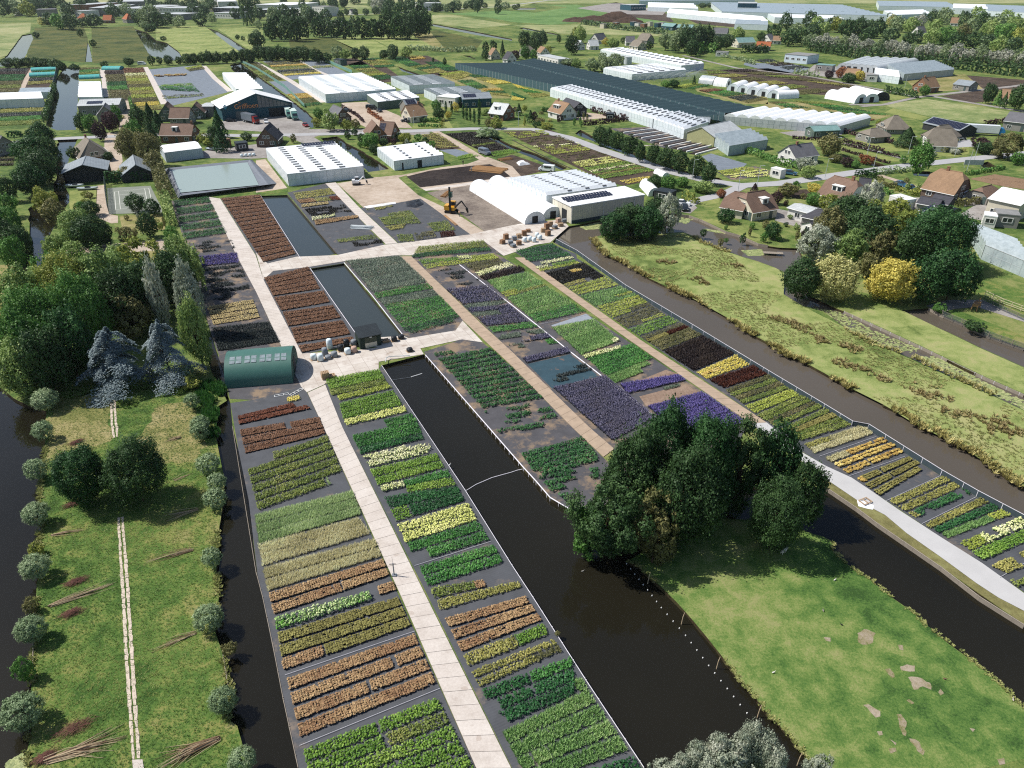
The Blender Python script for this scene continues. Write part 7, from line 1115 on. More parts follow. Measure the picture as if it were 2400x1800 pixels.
# ---------------------------------------------------------------- shade netting halls
def netmat():
    n = NT('shade_net'); mp = n.n('ShaderNodeMapping'); n.l(n.coord(), mp.inputs[0]); mp.inputs['Rotation'].default_value = (0, 0, math.radians(-52)); wv = n.n('ShaderNodeTexWave'); wv.inputs['Scale'].default_value = .35; wv.inputs['Distortion'].default_value = .3; n.l(mp.outputs[0], wv.inputs[0])
    col = n.ramp(wv.outputs['Fac'], [(.25, lin('1f3237')), (.85, lin('30454a'))]); col = n.mix(n.math('MULTIPLY', n.noise(.06, 4), .3), col, lin('1c2f36')); return n.done(col, .75, .2)
NET = netmat()
def nethall(label, s, h, nx, ny):
    NL, NR, FR, FL = gp(s, h); base = NL.copy(); base.z = 0; root = empty('shade_hall', base, 0, label, 'shade hall', 'shade netting halls'); B = lambda p, q: (NL*(1-p)*(1-q)+NR*p*(1-q)+FR*p*q+FL*(1-p)*q)-base
    for i in range(nx):
        mb = MB(); k = 4
        for j in range(k):
            for l in range(2):
                p0, p1 = (i+l/2)/nx, (i+(l+1)/2)/nx; za, zb = (0, -.35) if l == 0 else (-.35, 0)
                mb.face([B(p0, j/k)+Vector((0,0,za)), B(p1, j/k)+Vector((0,0,zb)), B(p1, (j+1)/k)+Vector((0,0,zb)), B(p0, (j+1)/k)+Vector((0,0,za))])
        mb.build('net_panel', NET, root)
    for q in (0, 1):
        for i in range(nx*2+1):
            p = B(i/(nx*2), q); mb = MB().tube(p-Vector((0,0,h)), p, .09, n=5); mb.build('post', FRM, root)
    for (a, b) in ((0, 0), ):
        mb = MB(); P = [B(i/nx, 0) for i in range(nx+1)]
        for p, q in zip(P, P[1:]): mb.face([p-Vector((0,0,h)), q-Vector((0,0,h)), q-Vector((0,0,.05)), p-Vector((0,0,.05))])
        mb.build('side_net', plain('side_net', '3f5a60', .8), root)
    mb = MB(); P = [B(0, 0), B(0, 1)]; mb.face([P[0]-Vector((0,0,h)), P[1]-Vector((0,0,h)), P[1], P[0]]); mb.build('side_net', MATS['side_net'], root)
    return root
nethall('dark shade netting hall, nearer long half', 'Q 1722,545 R 1620,1008 1825,985 0,540', 4, 30, 1); nethall('dark shade netting hall, farther long half', 'R 5,533 1840,976 2165,938 195,503', 4, 30, 1)
# ================================================================== SMALLER THINGS
def local(root, s, h=0.0): return [p-root.location for p in gp(s, h)]
def dupe(root, loc, rz, label, group=None):
    r = root.copy(); COL.objects.link(r); r.location = loc; r.rotation_euler = (0, 0, rz); r['label'] = label
    if group: r['group'] = group
    for ch in root.children:
        c = ch.copy(); COL.objects.link(c); c.parent = r
        for g_ in ch.children: d = g_.copy(); COL.objects.link(d); d.parent = c
    return r
def ang_of(s): a, b = gp(s); return math.atan2((b-a).y, (b-a).x)
# --- far plots: cloth, soil and gravel under the far fields, so that the strips lie on what they lie on
for s, m in [('O 1285,600 1750,560 2000,790 1440,925', CLOTHF), ('Q 400,530 560,520 800,635 620,650', CLOTHF), ('Q 110,705 280,700 440,800 260,815', CLOTHF), ('Q 700,515 860,500 980,565 820,575', SOIL), ('L 1640,245 1720,220 2030,310 1990,345 1780,365', CLOTHF), ('L 840,5 1330,-15 1700,170 1640,215 1300,170', CLOTHB), ('O 900,590 1240,585 1400,950 1000,960', SOIL), ('O -120,590 500,585 420,760 -150,830', SOIL), ('Q 790,560 1010,495 1280,690 1100,715', SOIL), ('Q 1120,490 1480,480 1800,620 1560,660', SOIL), ('Q 1560,640 1900,610 2212,850 2000,850', G_DRY), ('L -80,30 330,15 1250,380 1180,460 960,500 760,440', SOIL), ('R 1560,740 2212,830 2212,900 2000,900 1600,790', G_DRY), ('R 1560,610 2212,590 S 1000,780 600,830 200,800', SOIL), ('S 0,880 500,880 1060,1000 740,1090 -100,960', G_DRY), ('K 1420,50 1600,35 1780,180 1560,190', SOIL), ('K 1570,185 1700,175 1860,220 1740,250', CLOTHF), ('K 1630,50 1900,30 2212,190 2050,250', DSOIL), ('Q 60,530 380,525 620,655 300,690', CLOTHF), ('L 1760,375 2100,330 T 130,400 L 1900,450', CLOTHB), ('S -200,540 250,560 420,600 100,640 R 2000,560', CLOTHF)]:
    sheet('far_plot', s, m, .016)
for s, m in [('R 560,965 800,990 820,1020 560,1040', SAND), ('T 1090,610 1300,600 1500,640 1650,700 1500,760 1250,720', GRIT), ('T 1640,600 1800,590 1900,650 1700,680', GRIT), ('T 80,700 300,740 420,830 300,870 60,800', GRIT), ('T 100,40 300,20 640,0 640,60 220,75', GRIT), ('L 1420,640 1530,620 1600,690 1540,740 1430,720', GRIT), ('T 1560,120 1740,100 1800,160 1640,170', ASPH), ('S 1180,680 1700,640 1860,770 1300,800', G_DRY), ('R 640,60 1330,115 1400,190 560,165', SOIL), ('S 400,560 900,600 1250,690 800,700 300,640', GRIT), ('Q 1380,1010 1640,990 1700,1106 1350,1106', G_LAWN), ('T 1440,420 1500,400 1700,560 1640,600 1330,540', GRIT)]:
    sheet('yard_patch', s, m, .038)
for i in range(9):
    p = (L0 := pts('L 950,60'))[0]; s = 's %f,%f %f,%f' % (1462+i*21, 312+i*6.4, 1530+i*19.5, 303+i*5.6)
    a, b = gp(s); d = (b-a).normalized(); nn = Vector((-d.y, d.x, 0)); root = empty('raised_bed', (a+b)/2, 0, f'white-edged cold frame bed, {ORD[i]} from the left behind the road trees', 'cold frame', 'cold frames'); L = (b-a).length/2
    m_ = Matrix.Rotation(math.atan2(d.y, d.x), 4, 'Z'); MB().box(-L, -.25, 0, L, .25, .45, 0, m_).build('beam', WHT, root); MB().box(-L, .3, 0, L, 2.6, .2, 0, m_).build('bed', DSOIL, root)
# --- lined water basin
root = empty('water_basin', G(pts('I 1850,440')[0]), 0, 'large grey water basin with sloping liner banks above the green rows', 'basin')
out = local(root, 'I 1420,355 2175,272 K 180,480 I 1540,610'); crest = local(root, 'I 1455,345 2160,275 K 110,488 I 1560,585', 1.3); inn = local(root, 'I 1500,372 2132,306 K 15,497 I 1562,562', .75)
LIN = plain('liner', '6f747c', .6, .2, .4); MB()
for i, nm in ((0, 'rear_bank'), (1, 'side_bank'), (2, 'front_bank'), (3, 'side_bank')):
    j = (i+1) % 4; mb = MB(); c0, c1 = crest[i], crest[j]; cc = sum(crest, Vector())/4; k0, k1 = c0.lerp(cc, .02), c1.lerp(cc, .02)
    for q in ((out[i]-Vector((0,0,0)), out[j], c1, c0), (c0, c1, k1, k0), (k0, k1, inn[j], inn[i])): mb.face(q[::-1])
    mb.build(nm, LIN, root)
mb = MB(); mb.face([p.lerp(sum(inn, Vector())/4, -.03)+Vector((0, 0, .25)) for p in inn][::-1]); n_ = NT('basin_water'); n_.bump(n_.noise(1.5, 3), .02, .05); mb.build('water_surface', n_.done(lin('93a098'), .14, .4), root)
# --- edges of ditches and ponds: rails on stakes
def edging(label, s, mat, h=.12, r=.07, posts=2.2, name='ditch_edging', z0=-.5, pm=None, second=False, board=False):
    P = gp(s); root = empty(name, P[0], 0, label, 'edging', 'ditch edgings'); mb = MB(); pb = MB(); P = [p-root.location for p in P]
    for a, b in zip(P, P[1:]):
        a2, b2 = a+Vector((0, 0, h)), b+Vector((0, 0, h)); mb.tube(a2, b2, r, n=6)
        if board: d = (b-a).normalized(); nn = Vector((-d.y, d.x, 0))*.04; mb.face([a+Vector((0,0,-.5))-nn, b+Vector((0,0,-.5))-nn, b2-nn, a2-nn]); mb.face([b+Vector((0,0,-.5))+nn, a+Vector((0,0,-.5))+nn, a2+nn, b2+nn])
        L = (b-a).length
        for i in range(int(L/posts)+1):
            p = a.lerp(b, min(1, i*posts/L)); o = MB().tube((0, 0, z0), (0, 0, h+.05), .06, n=5) if i == 0 else None
            if (f'{name}_post', h, z0) not in CROWN: CROWN[(f'{name}_post', h, z0)] = MB().tube((0, 0, z0), (0, 0, h+.06), .06, n=5).mesh('post', pm or mat)
            q = link(bpy.data.objects.new('post', CROWN[(f'{name}_post', h, z0)]), root); q.location = p
    mb.build('rail', mat, root); return root
PIPE = plain('white_pipe', 'd5d2d8', .5, .1); TIM = plain('grey_timber', '8d8478', .9, .2)
edging('pale pipe edging between near path bed and wide ditch', 'B 1088,950 1440,1475 E 1810,555 2212,1200 J 180,0 640,720 1140,1475', PIPE, .06, .035); edging('white pipe edging along the far side of the wide ditch', 'B 1465,862 2000,1475 H 100,360 210,480 330,620 490,715 615,720', PIPE, .14, .08, 1.4); edging('white pipe edging right of the lower pond', 'B 762,62 1000,340 1272,690', PIPE, .12, .09, 3); edging('pale pipe edging left of the lower pond', 'B 468,108 890,712', PIPE, .06, .06, 3); edging('pale edging left of the upper pond', 's 611,459 707,610', PIPE, .06, .06, 3); edging('dark edging right of the upper pond', 's 673,457 789,595', plain('dark_board','4a4640',.8), .08, .07, 3)
edging('grey edging of the bed along the left ditch', 's 545,1000 600,1340 616,1400 641,1519 664,1639 699,1800', TIM, .05, .035, 3); edging('white water pipe between lavender and green beds', 'B 1760,80 2212,430 C 500,830 1240,1400', PIPE, .12, .1, 3); edging('timber revetment with posts below the grey service road', 'N 500,528 760,703 960,853 1180,1003 1500,1223 1830,1478 W 2212,243', TIM, .1, .06, 1.1, board=True); edging('timber edge of the garden pond', 'L 1440,750 1530,760 1640,800 1850,900 1960,930 2130,1005 2212,1020', TIM, .15, .06, 1.0, board=True); edging('straight timber edge of the lily ditch', 'M 660,480 900,590 1330,790 1850,1040 2212,1200', TIM, .06, .05, 2, board=True); edging('timber edge of the canal by the wire fence', 'M 1390,452 1480,502 1690,592 1900,692 2212,802', TIM, .1, .05, 1, board=True)
edging('timber edge with stakes along the village ditch', 'L 0,105 220,220 500,350 700,440', plain('dark_board','4a4640',.8), .25, .08, 1.2, board=True); edging('low stake edging at the left field ditch', 'V 290,400 285,580', TIM, .1, .06, .5); edging('low board edging at the right field ditch', 'V 1930,500 1970,760', TIM, .08, .05, 1.2, board=True)
def fence(label, s, h, mat, step=2.0, rails=(1.0, .5), mesh=None, name='wire_fence', wr=.02):
    P = gp(s); root = empty(name, P[0], 0, label, 'fence', 'fences'); P = [p-root.location for p in P]; key = ('fp', h, mat.name)
    if key not in CROWN: CROWN[key] = MB().box(-.04, -.04, 0, .04, .04, h).mesh('post', mat)
    for a, b in zip(P, P[1:]):
        L = (b-a).length
        for i in range(int(L/step)+1): q = link(bpy.data.objects.new('post', CROWN[key]), root); q.location = a.lerp(b, min(1, i*step/L))
    for f in rails:
        mb = MB()
        for a, b in zip(P, P[1:]): mb.tube(a+Vector((0,0,h*f)), b+Vector((0,0,h*f)), wr, n=4)
        mb.build('rail', mat, root)
    if mesh:
        mb = MB()
        for a, b in zip(P, P[1:]): mb.face([a, b, b+Vector((0,0,h*.97)), a+Vector((0,0,h*.97))])
        mb.build('netting', mesh, root)
    return root
def meshmat():
    n = NT('wire_mesh'); m = n.done(lin('4a5456'), .8, .2); tr = n.n('ShaderNodeBsdfTransparent'); ms = n.n('ShaderNodeMixShader'); ck = n.n('ShaderNodeTexChecker'); ck.inputs['Scale'].default_value = 14; n.l(n.coord(), ck.inputs[0]); n.l(ck.outputs['Fac'], ms.inputs[0]); n.l(n.b.outputs[0], ms.inputs[1]); n.l(tr.outputs[0], ms.inputs[2]); n.l(ms.outputs[0], [q for q in n.t.nodes if q.type == 'OUTPUT_MATERIAL'][0].inputs[0]); return m
MESH = meshmat()
fence('low mesh fence with pale top rail along the long canal', 'L 380,990 560,1088 C 980,285 1560,632 2212,1032 M 480,1322 720,1470 N 860,22 1490,422 1800,602 2400,922', .9, PIPE, 3, (1.0,), plain('dark_windbreak', '3e4a50', .8), wr=.04); fence('wire fence along the canal at the right edge', 'M 1500,520 1690,600 1900,700 2212,810', 1.1, TIM, 2, (1, .55), MESH); fence('pale wooden paddock fence at the right edge', 'M 1870,350 2020,420 2212,490', 1.2, plain('pale_timber','c4b79c',.85), 1.8, (1, .6, .3), wr=.05); fence('wire fence of the path at the right edge', 'M 1850,400 2060,490 2212,560', 1, TIM, 2.2, (1,), MESH)
fence('tall wire fence around the tennis court', 'I 915,490 925,620 945,748', 2.6, plain('fence_green', '6a7a72', .6), 2.5, (1, .5), MESH); fence('fence along the far canal behind the teal barn', 'O 2080,540 Q 0,600 250,760 420,930', 1.8, FRM, 4, (1,), plain('green_net', '6b9488', .8)); fence('fence right of the far cloth plots', 'Q 555,510 690,570 830,632', 1.8, FRM, 4, (1,), MATS['green_net']); fence('fence along the glassy canal, left side', 'O 495,600 450,800 420,900', 1.8, FRM, 4, (1,), plain('dark_net', '2f4a48', .8))
# --- stick bundles and brush piles on the pasture
STK = [plain('pale_stick', 'b5a284', .9, .2, 3), plain('brown_stick', '7d6650', .9, .2, 3)]
def sticks(label, s, n, L, seed, r=.022, fan=.12):
    a, b = gp(s); d = (b-a); L = d.length; d.normalize(); nn = Vector((-d.y, d.x, 0)); root = empty('stick_bundle', (a+b)/2, 0, label, 'stick bundle', 'cut willow sticks'); q = random.Random(seed)
    for i in range(n):
        o = q.gauss(0, .22); ln = L*q.uniform(.6, 1.08); st = -L/2+q.uniform(0, .2)*L*.4; z = .04+abs(q.gauss(0, .12)); k = q.gauss(0, fan)
        p0 = d*st+nn*o*.5+Vector((0, 0, z)); p1 = d*(st+ln*.5)+nn*(o+k*.6)+Vector((0, 0, z+.06)); p2 = d*(st+ln)+nn*(o+k*2.2)+Vector((0, 0, z*.6))
        MB().tube(p0, p1, r*1.25, r, 5).tube(p1, p2, r, r*.4, 5).build('stick', STK[q.random() < .35], root)
    return root
sticks('large bundle of pale cut sticks, bottom left of the pasture', 'V 380,1430 1020,1220', 42, 0, 1, .03, .3); sticks('large bundle of cut sticks, bottom right of the pasture', 'V 1910,1215 1400,1430', 38, 0, 2, .03, .25); sticks('thick bundle of pale sticks left of the track', 'V 415,85 D 950,1365', 26, 0, 3, .028, .15); sticks('thin stick bundle right of the track, below the second willow', 'V 1710,305 1330,450', 14, 0, 4); sticks('stick bundle right of the track, middle of the pasture', 'D 1680,1060 1270,1170', 16, 0, 5); sticks('loose bundle right of the track near the big trees', 'D 1720,715 1440,790', 16, 0, 6, .022, .3); sticks('thin bundle left of the track near the big trees', 'D 440,945 750,885', 10, 0, 7, .026, .1); sticks('small stick heap at the top right of the pasture', 'D 1570,95 1420,125', 16, 0, 8, .024, .3); sticks('short sticks beside the left pasture tree', 'D 495,242 600,228', 7, 0, 9); sticks('a few sticks in the shade right of the pasture trees', 'D 1500,470 1660,405', 6, 0, 10)
RB = [plain('red_twig', '80584c', .9, .2, 3), plain('dull_twig', '664840', .9, .2, 3)]
def brush(label, s, rx, ry, seed):
    c = G(pts(s)[0]); root = empty('brush_pile', c, .5, label, 'brush pile', 'brush piles'); q = random.Random(seed)
    for k in range(2):
        mb = MB()
        for i in range(85):
            x, y = q.gauss(0, rx*.42), q.gauss(0, ry*.42); a = q.gauss(.3, .5); l = q.uniform(.3, .7); z = .25*max(0, 1-(x/rx)**2-(y/ry)**2)+.03
            mb.tube((x-math.cos(a)*l, y-math.sin(a)*l, z), (x+math.cos(a)*l, y+math.sin(a)*l, z+q.uniform(0, .12)), .012, .006, 4, cap=False)
        o = mb.build('twigs', RB[k], root); o['kind'] = 'stuff'
    return root
brush('reddish brush pile above the bottom left stick bundle', 'V 640,1140', 1.7, .8, 1); brush('reddish brush pile under the pale stick bundle', 'V 620,140', 1.1, .5, 2); brush('reddish brush pile above the pale stick bundle', 'D 660,1345', 1.3, .55, 3); brush('small brush pile at the lower left corner', 'V 395,1390', .8, .5, 4); brush('brush pile under the left pasture tree', 'D 640,670', 1.0, .6, 5); brush('brush pile above the left pasture tree', 'D 665,140', .8, .5, 6)
# --- pump shed, bags, crates, pallets
def boxy(name, label, cat, loc, rz, group=None): return empty(name, loc, rz, label, cat, group)
rz_ = math.radians(90-64)
sh = empty('pump_shed', G(pts('B 975,760')[0]), rz_, 'small dark green kiosk shed with pale shutter by the lower pond', 'shed'); W2, D2, H2 = 1.9, 1.5, 2.4
MB().box(-W2, -D2, 0, W2, D2, H2).build('wall', wallmat('dark_green_boards', '2e3b34', 'boards'), sh); MB().face([(-W2-.2,-D2-.3,H2-.05),(W2+.2,-D2-.3,H2-.05),(W2+.2,D2+.2,H2+.55),(-W2-.2,D2+.2,H2+.55)]).face([(-W2-.2,D2+.2,H2+.45),(W2+.2,D2+.2,H2+.45),(W2+.2,-D2-.3,H2-.15),(-W2-.2,-D2-.3,H2-.15)]).face([(-W2-.2,-D2-.3,H2-.15),(W2+.2,-D2-.3,H2-.15),(W2+.2,-D2-.3,H2-.05),(-W2-.2,-D2-.3,H2-.05)]).build('roof', RBK, sh); MB().box(-1.0, -D2-.05, .1, 1.1, -D2-.005, 1.0).build('counter_panel', CRM, sh); MB().box(-1.0, -D2-.04, 1.05, 1.1, -D2-.005, 2.0).build('hatch', plain('hatch_dark','4a4f42',.7), sh); MB().box(-.15, -D2-.3, 2.05, .2, -D2-.05, 2.2).build('lamp', WHT, sh)
BAGM = [plain('white_bag', 'd4dfe2', .6, .15, 2, bump=.3), plain('grey_bag', '7c8288', .6, .2, 2), plain('black_plastic', '26282b', .45, .25, 2), plain('pallet_wood', 'a58c70', .9, .2, 4), plain('pink_pots', 'b79a8a', .8, .2, 6), plain('brown_crate', '8a6a50', .85, .2, 5)]
def bigbag(loc, rz, h, mat, label, group):
    root = empty('bulk_bag', loc, rz, label, 'bulk bag', group); mb = MB(); q = random.Random(int(h*1000)+int(loc[0]*7)); rings = [(0, .42), (.15, .5), (.6, .52), (.92, .46), (1, .3)]
    for z, r in rings:
        for i in range(10): t = i/10*6.283; k = 1+q.uniform(-.06, .06); sq = 1/max(abs(math.cos(t)), abs(math.sin(t)))**.6; mb.v.append((math.cos(t)*r*k*sq, math.sin(t)*r*k*sq, z*h))
    for j in range(4):
        for i in range(10): a = j*10+i; b = j*10+(i+1) % 10; mb.f.append([a, b, b+10, a+10]); mb.mi.append(0)
    mb.f.append(list(range(40, 50))); mb.mi.append(0); mb.build('sack', mat, root, smooth=True); PAL.copy(); p = link(bpy.data.objects.new('pallet', PAL), root); return root
pb = MB()
for i in range(5): pb.box(-.6+i*.26, -.5, .1, -.6+i*.26+.16, .5, .13)
for y in (-.5, -.05, .4): pb.box(-.6, y, 0, .6, y+.1, .1)
PAL = pb.mesh('pallet', BAGM[3])
def stack(loc, rz, n, label, group, mat=None, load=None):
    root = empty('pallet_stack', loc, rz, label, 'pallet stack', group)
    for i in range(n): p = link(bpy.data.objects.new('pallet', PAL), root); p.location = (rnd.uniform(-.05, .05), rnd.uniform(-.05, .05), i*.14)
    if load:
        mb = MB()
        for x in range(3):
            for y in range(2):
                for z in range(load): mb = MB().box(-.56+x*.38, -.46+y*.47, n*.14+z*.26, -.56+x*.38+.35, -.46+y*.47+.44, n*.14+z*.26+.24); mb.build('crate', mat, root)
    return root
for i, (p, m, h, t) in enumerate([('B 500,895',0,1.1,'white bulk bag, leftmost by the brown beds'),('B 560,905',0,1.3,'white bulk bag, second from the left by the brown beds'),('B 600,860',1,1.5,'grey wrapped bag behind the white ones'),('B 640,800',0,1.9,'tall pale stack behind the grey bag'),('B 680,870',1,1.0,'grey bag right of the white pair'),('B 625,890',1,.7,'low grey bag in front of the tall stack'),('B 735,820',2,1.2,'black wrapped bag in the middle of the row'),('B 785,790',2,1.6,'tall black wrapped bag behind the row'),('B 795,845',0,1.1,'single white bag right of the black ones'),('B 850,830',4,1.1,'pinkish stack of pots beside the kiosk'),('B 850,775',1,1.2,'dark bag with white ring beside the kiosk'),('B 1195,735',2,1.0,'black plastic heap right of the kiosk, left one'),('B 1255,715',2,.8,'black plastic heap right of the kiosk, right one'),('B 1330,825',2,.7,'dark round bale at the ditch head')]):
    bigbag(G(pts(p)[0]), rz_+rnd.uniform(-.2, .2), h, BAGM[m], t, 'goods by the kiosk')
stack(G(pts('B 1120,745')[0]), rz_, 4, 'low pallet stack right of the kiosk', 'pallet stacks'); stack(G(pts('B 600,1060')[0]), rz_, 9, 'tall pallet stack at the corner of the bright green bed', 'pallet stacks'); stack(G(pts('B 655,1050')[0]), rz_, 4, 'low pallet stack at the corner of the bright green bed', 'pallet stacks')
k = 0
for p, n, ld, mt in [('L 105,930',2,4,5),('L 60,950',2,3,3),('L 140,900',2,2,5),('L 300,880',3,5,5),('L 330,850',2,4,3),('L 400,820',2,4,4),('L 310,930',2,4,5),('L 20,970',2,3,1),('L 60,1010',2,3,5),('L 10,1030',2,2,1),('L 450,820',2,3,1),('L 370,870',3,2,1),('L 270,900',2,3,3),('L 420,850',6,0,3),('K 2160,960',2,4,5),('K 2130,1000',2,3,5),('K 2200,1010',2,3,1)]:
    stack(G(pts(p)[0]), rz_+rnd.uniform(-.3, .3), n, f'pallet with {["wooden","grey","brown"][k % 3]} crates, {ordi(k)} of the goods before the white tunnels', 'goods before the tunnels', BAGM[mt], ld); k += 1
for i, p in enumerate(['L 155,975','L 215,945','L 110,985','L 240,965','L 190,985']): bigbag(G(pts(p)[0]), rnd.uniform(0, 1), 1.2, BAGM[0], f'white bulk bag, {ORD[i]} in the white cluster before the tunnels', 'bags before the tunnels')
for i, p in enumerate(['K 2090,245','K 2130,240','K 2170,235','K 2200,232']): bigbag(G(pts(p)[0]), 0, .9, BAGM[0], f'white wrapped bale, {ORD[i]} at the basin corner', 'bales at the basin') if False else bigbag(G(pts('I %d,%d' % (2090+i*35, 250-i*3))[0]), 0, 1, BAGM[0], f'white wrapped bale, {ORD[i]} at the basin corner', 'bales at the basin')
# logs, pipes, tarps
def logs(label, s, n, r, wd, mat, name='log_pile', lay=2):
    a, b = gp(s); d = b-a; L = d.length; d.normalize(); nn = Vector((-d.y, d.x, 0)); root = empty(name, (a+b)/2, 0, label, 'log pile' if 'log' in name else 'pipe stack', None); k = 0
    for l in range(lay):
        for i in range(n-l*2): o = (i-(n-l*2)/2)*wd/n; t = rnd.uniform(-.3, .3); MB().tube(-d*(L/2)+nn*o+d*t+Vector((0,0,r+l*r*1.7)), d*(L/2)+nn*(o+rnd.uniform(-.2,.2))+d*t+Vector((0,0,r+l*r*1.7)), r, r*.9, 7).build('log' if 'log' in name else 'pipe', mat, root)
    return root
PINE = plain('pine_log', '9c7852', .9, .2, 3)
logs('long pile of peeled logs on the dark soil', 'K 1880,350 2150,375', 12, .16, 7, PINE); logs('leaning bundle of poles behind the piling rig', 'K 1610,600 1670,550', 7, .12, 2, PINE); logs('stack of grey pipes and beams on the cloth plot', 'K 830,860 1005,868', 8, .12, 2.2, FRM, 'pipe_stack', 3); logs('two orange boards beside the grey soil', 'K 1640,760 1750,845', 2, .12, .8, PINE, lay=1); logs('logs at the corner of the soil yard', 'K 2100,280 2205,265', 6, .14, 3, PINE)
TARP = plain('white_tarp', 'e2e2e2', .6, .08, 1)
def tarp(name, label, s, mat, z=.12, h=.15):
    P = wiggle(gp(s), 1.2, .25); c = sum(P, Vector())/len(P); root = empty(name, c, 0, label, 'tarpaulin'); P = [p-c for p in P]; mb = MB(); n = len(P); q = random.Random(n)
    mb.v = [(p.x, p.y, .06) for p in P]+[(p.x*.6, p.y*.6, z+q.uniform(0, h)) for p in P]+[(0, 0, z+h*.5)]
    for i in range(n): j = (i+1) % n; mb.f += [[i, j, n+j, n+i], [n+i, n+j, 2*n]]; mb.mi += [0, 0]
    mb.build('sheet', mat, root); return root
tarp('tarpaulin', 'white crumpled tarpaulin along the sand plot', 'K 930,680 1205,640 1210,655 1060,680 960,695', TARP); tarp('tarpaulin', 'white sheet with a frame lying on the verge', 'N 768,640 830,635 915,685 905,720 850,710 780,690', TARP, .05, .1); tarp('tarpaulin', 'dark crumpled plastic at the top of the tarp plot', 'K 1290,640 1400,615 1450,660 1380,690 1300,680', BAGM[2], .2, .3); tarp('tarpaulin', 'white covered heap on the brown plot', 'L 40,300 110,295 160,315 60,330', TARP, .6, .4)
fr_ = empty('wooden_grid', G(pts('N 838,655')[0]), rz_, 'wooden frame lying on the white sheet', 'frame'); [MB().box(x0, y0, .2, x1, y1, .28).build('lath', BAGM[3], fr_) for x0, y0, x1, y1 in ((-.7,-.5,.7,-.4),(-.7,.4,.7,.5),(-.7,-.4,-.6,.4),(.6,-.4,.7,.4),(-.05,-.4,.05,.4))]
# frames, hoses, boom, floats, stakes in the wide ditch
for s, t in [('B 160,1215 280,1192','white ladder frame lying by the round shed, left one'),('B 300,1205 400,1150','white ladder frame lying by the round shed, right one')]:
    a, b = gp(s); d = (b-a).normalized(); nn = Vector((-d.y, d.x, 0))*.25; root = empty('ladder', a, 0, t, 'frame'); b = b-a
    for o in (nn, -nn): MB().tube(o+Vector((0,0,.08)), b+o+Vector((0,0,.08)), .05, n=5).build('rail', WHT, root)
    for f in (0, .33, .66, 1): MB().tube(b*f+nn+Vector((0,0,.08)), b*f-nn+Vector((0,0,.08)), .04, n=5).build('rung', WHT, root)
def line(name, label, s, r, mat, z, cat):
    P = gp(s, z); root = empty(name, P[0], 0, label, cat); mb = MB()
    for a, b in zip(P, P[1:]): mb.tube(a-P[0], b-P[0], r, n=6)
    mb.build('pipe', mat, root); return root
line('floating_boom', 'thin pale floating boom curving across the wide ditch', 'E 1810,556 1900,500 2040,440 2212,392 H 50,375 105,365', .05, PIPE, -.4, 'boom'); line('floating_pipe', 'short white pipe floating at the head of the wide ditch', 'B 1340,1045 1435,1016', .07, WHT, -.4, 'pipe'); line('hose', 'thin dark hose in the head of the wide ditch', 'B 1170,1072 1340,1047', .03, BAGM[1], -.4, 'hose'); line('bent_pipe', 'grey bent pipe on the ditch head wall', 'B 1120,915 1125,880 1150,868 1330,860', .07, FRM, .5, 'pipe')
fl = empty('float_line', G(pts('H 985,1180')[0], -.4), 0, 'dotted line of small white floats along the island bank', 'float line'); a_, b_ = 'H 990,1185', 'W 80,1190'; FM = MB().tube((0,0,-.05), (0,0,.08), .07, .05, 6).mesh('float', WHT)
P = gp('H 990,1185 1210,1460 J 1290,90 1500,330 1700,590 1860,790 2030,1000 2180,1190 W 90,1330', -.42)
for a, b in zip(P, P[1:]):
    n = int((b-a).length/.85)
    for i in range(n): q = link(bpy.data.objects.new('float', FM), fl); q.location = a.lerp(b, i/n)-fl.location
for i, (s, t) in enumerate([('H 1170,1360 1180,1290','near the big trees'),('J 1462,235 1472,140','second from the trees'),('J 1765,620 1790,525','third from the trees'),('J 2118,1040 2130,945','fourth from the trees'),('W 250,1455 275,1350','by the silvery bush')]):
    b = gp(s.split()[0]+' '+s.split()[1], -.45)[0]; root = empty('stake', b, 0, f'leaning stake in the water, {t}', 'stake', 'stakes in the ditch'); MB().tube((0,0,-.3), (.1,.12,1.0), .05, .04, 6).tube((.1,.12,1.0), (.22,.2,1.5), .04, .03, 6).build('pole', STK[0], root)
po = empty('sprinkler_post', G(pts('E 1195,1290')[0]), 0, 'grey sprinkler post with arms standing on the near path', 'post'); MB().tube((0,0,.08), (0,0,1.9), .07, .06, 8).build('pipe', BAGM[1], po); MB().box(-.25,-.2,.08,.25,.2,.2).build('foot', BAGM[1], po); MB().tube((-.4,0,1.75), (.3,0,1.8), .04, n=6).build('arm', BAGM[2], po); MB().tube((0,0,1.9), (-.05,.1,2.7), .015, n=4).build('antenna', BAGM[1], po)
for i, s in enumerate(['F 375,1280 1590,785','F 250,670 1375,290','E 1370,1200 2030,990','N 1330,838 1800,605','N 700,425 1185,255','N 445,255 935,85','N 1020,640 1485,425','N 2005,1300 2212,1180','C 230,590 685,500','E 1060,525 1650,372']): line('irrigation_pipe', f'thin pale irrigation pipe across a plant bed, {ORD[i]} of ten', s, .02, PIPE, .12, 'pipe')
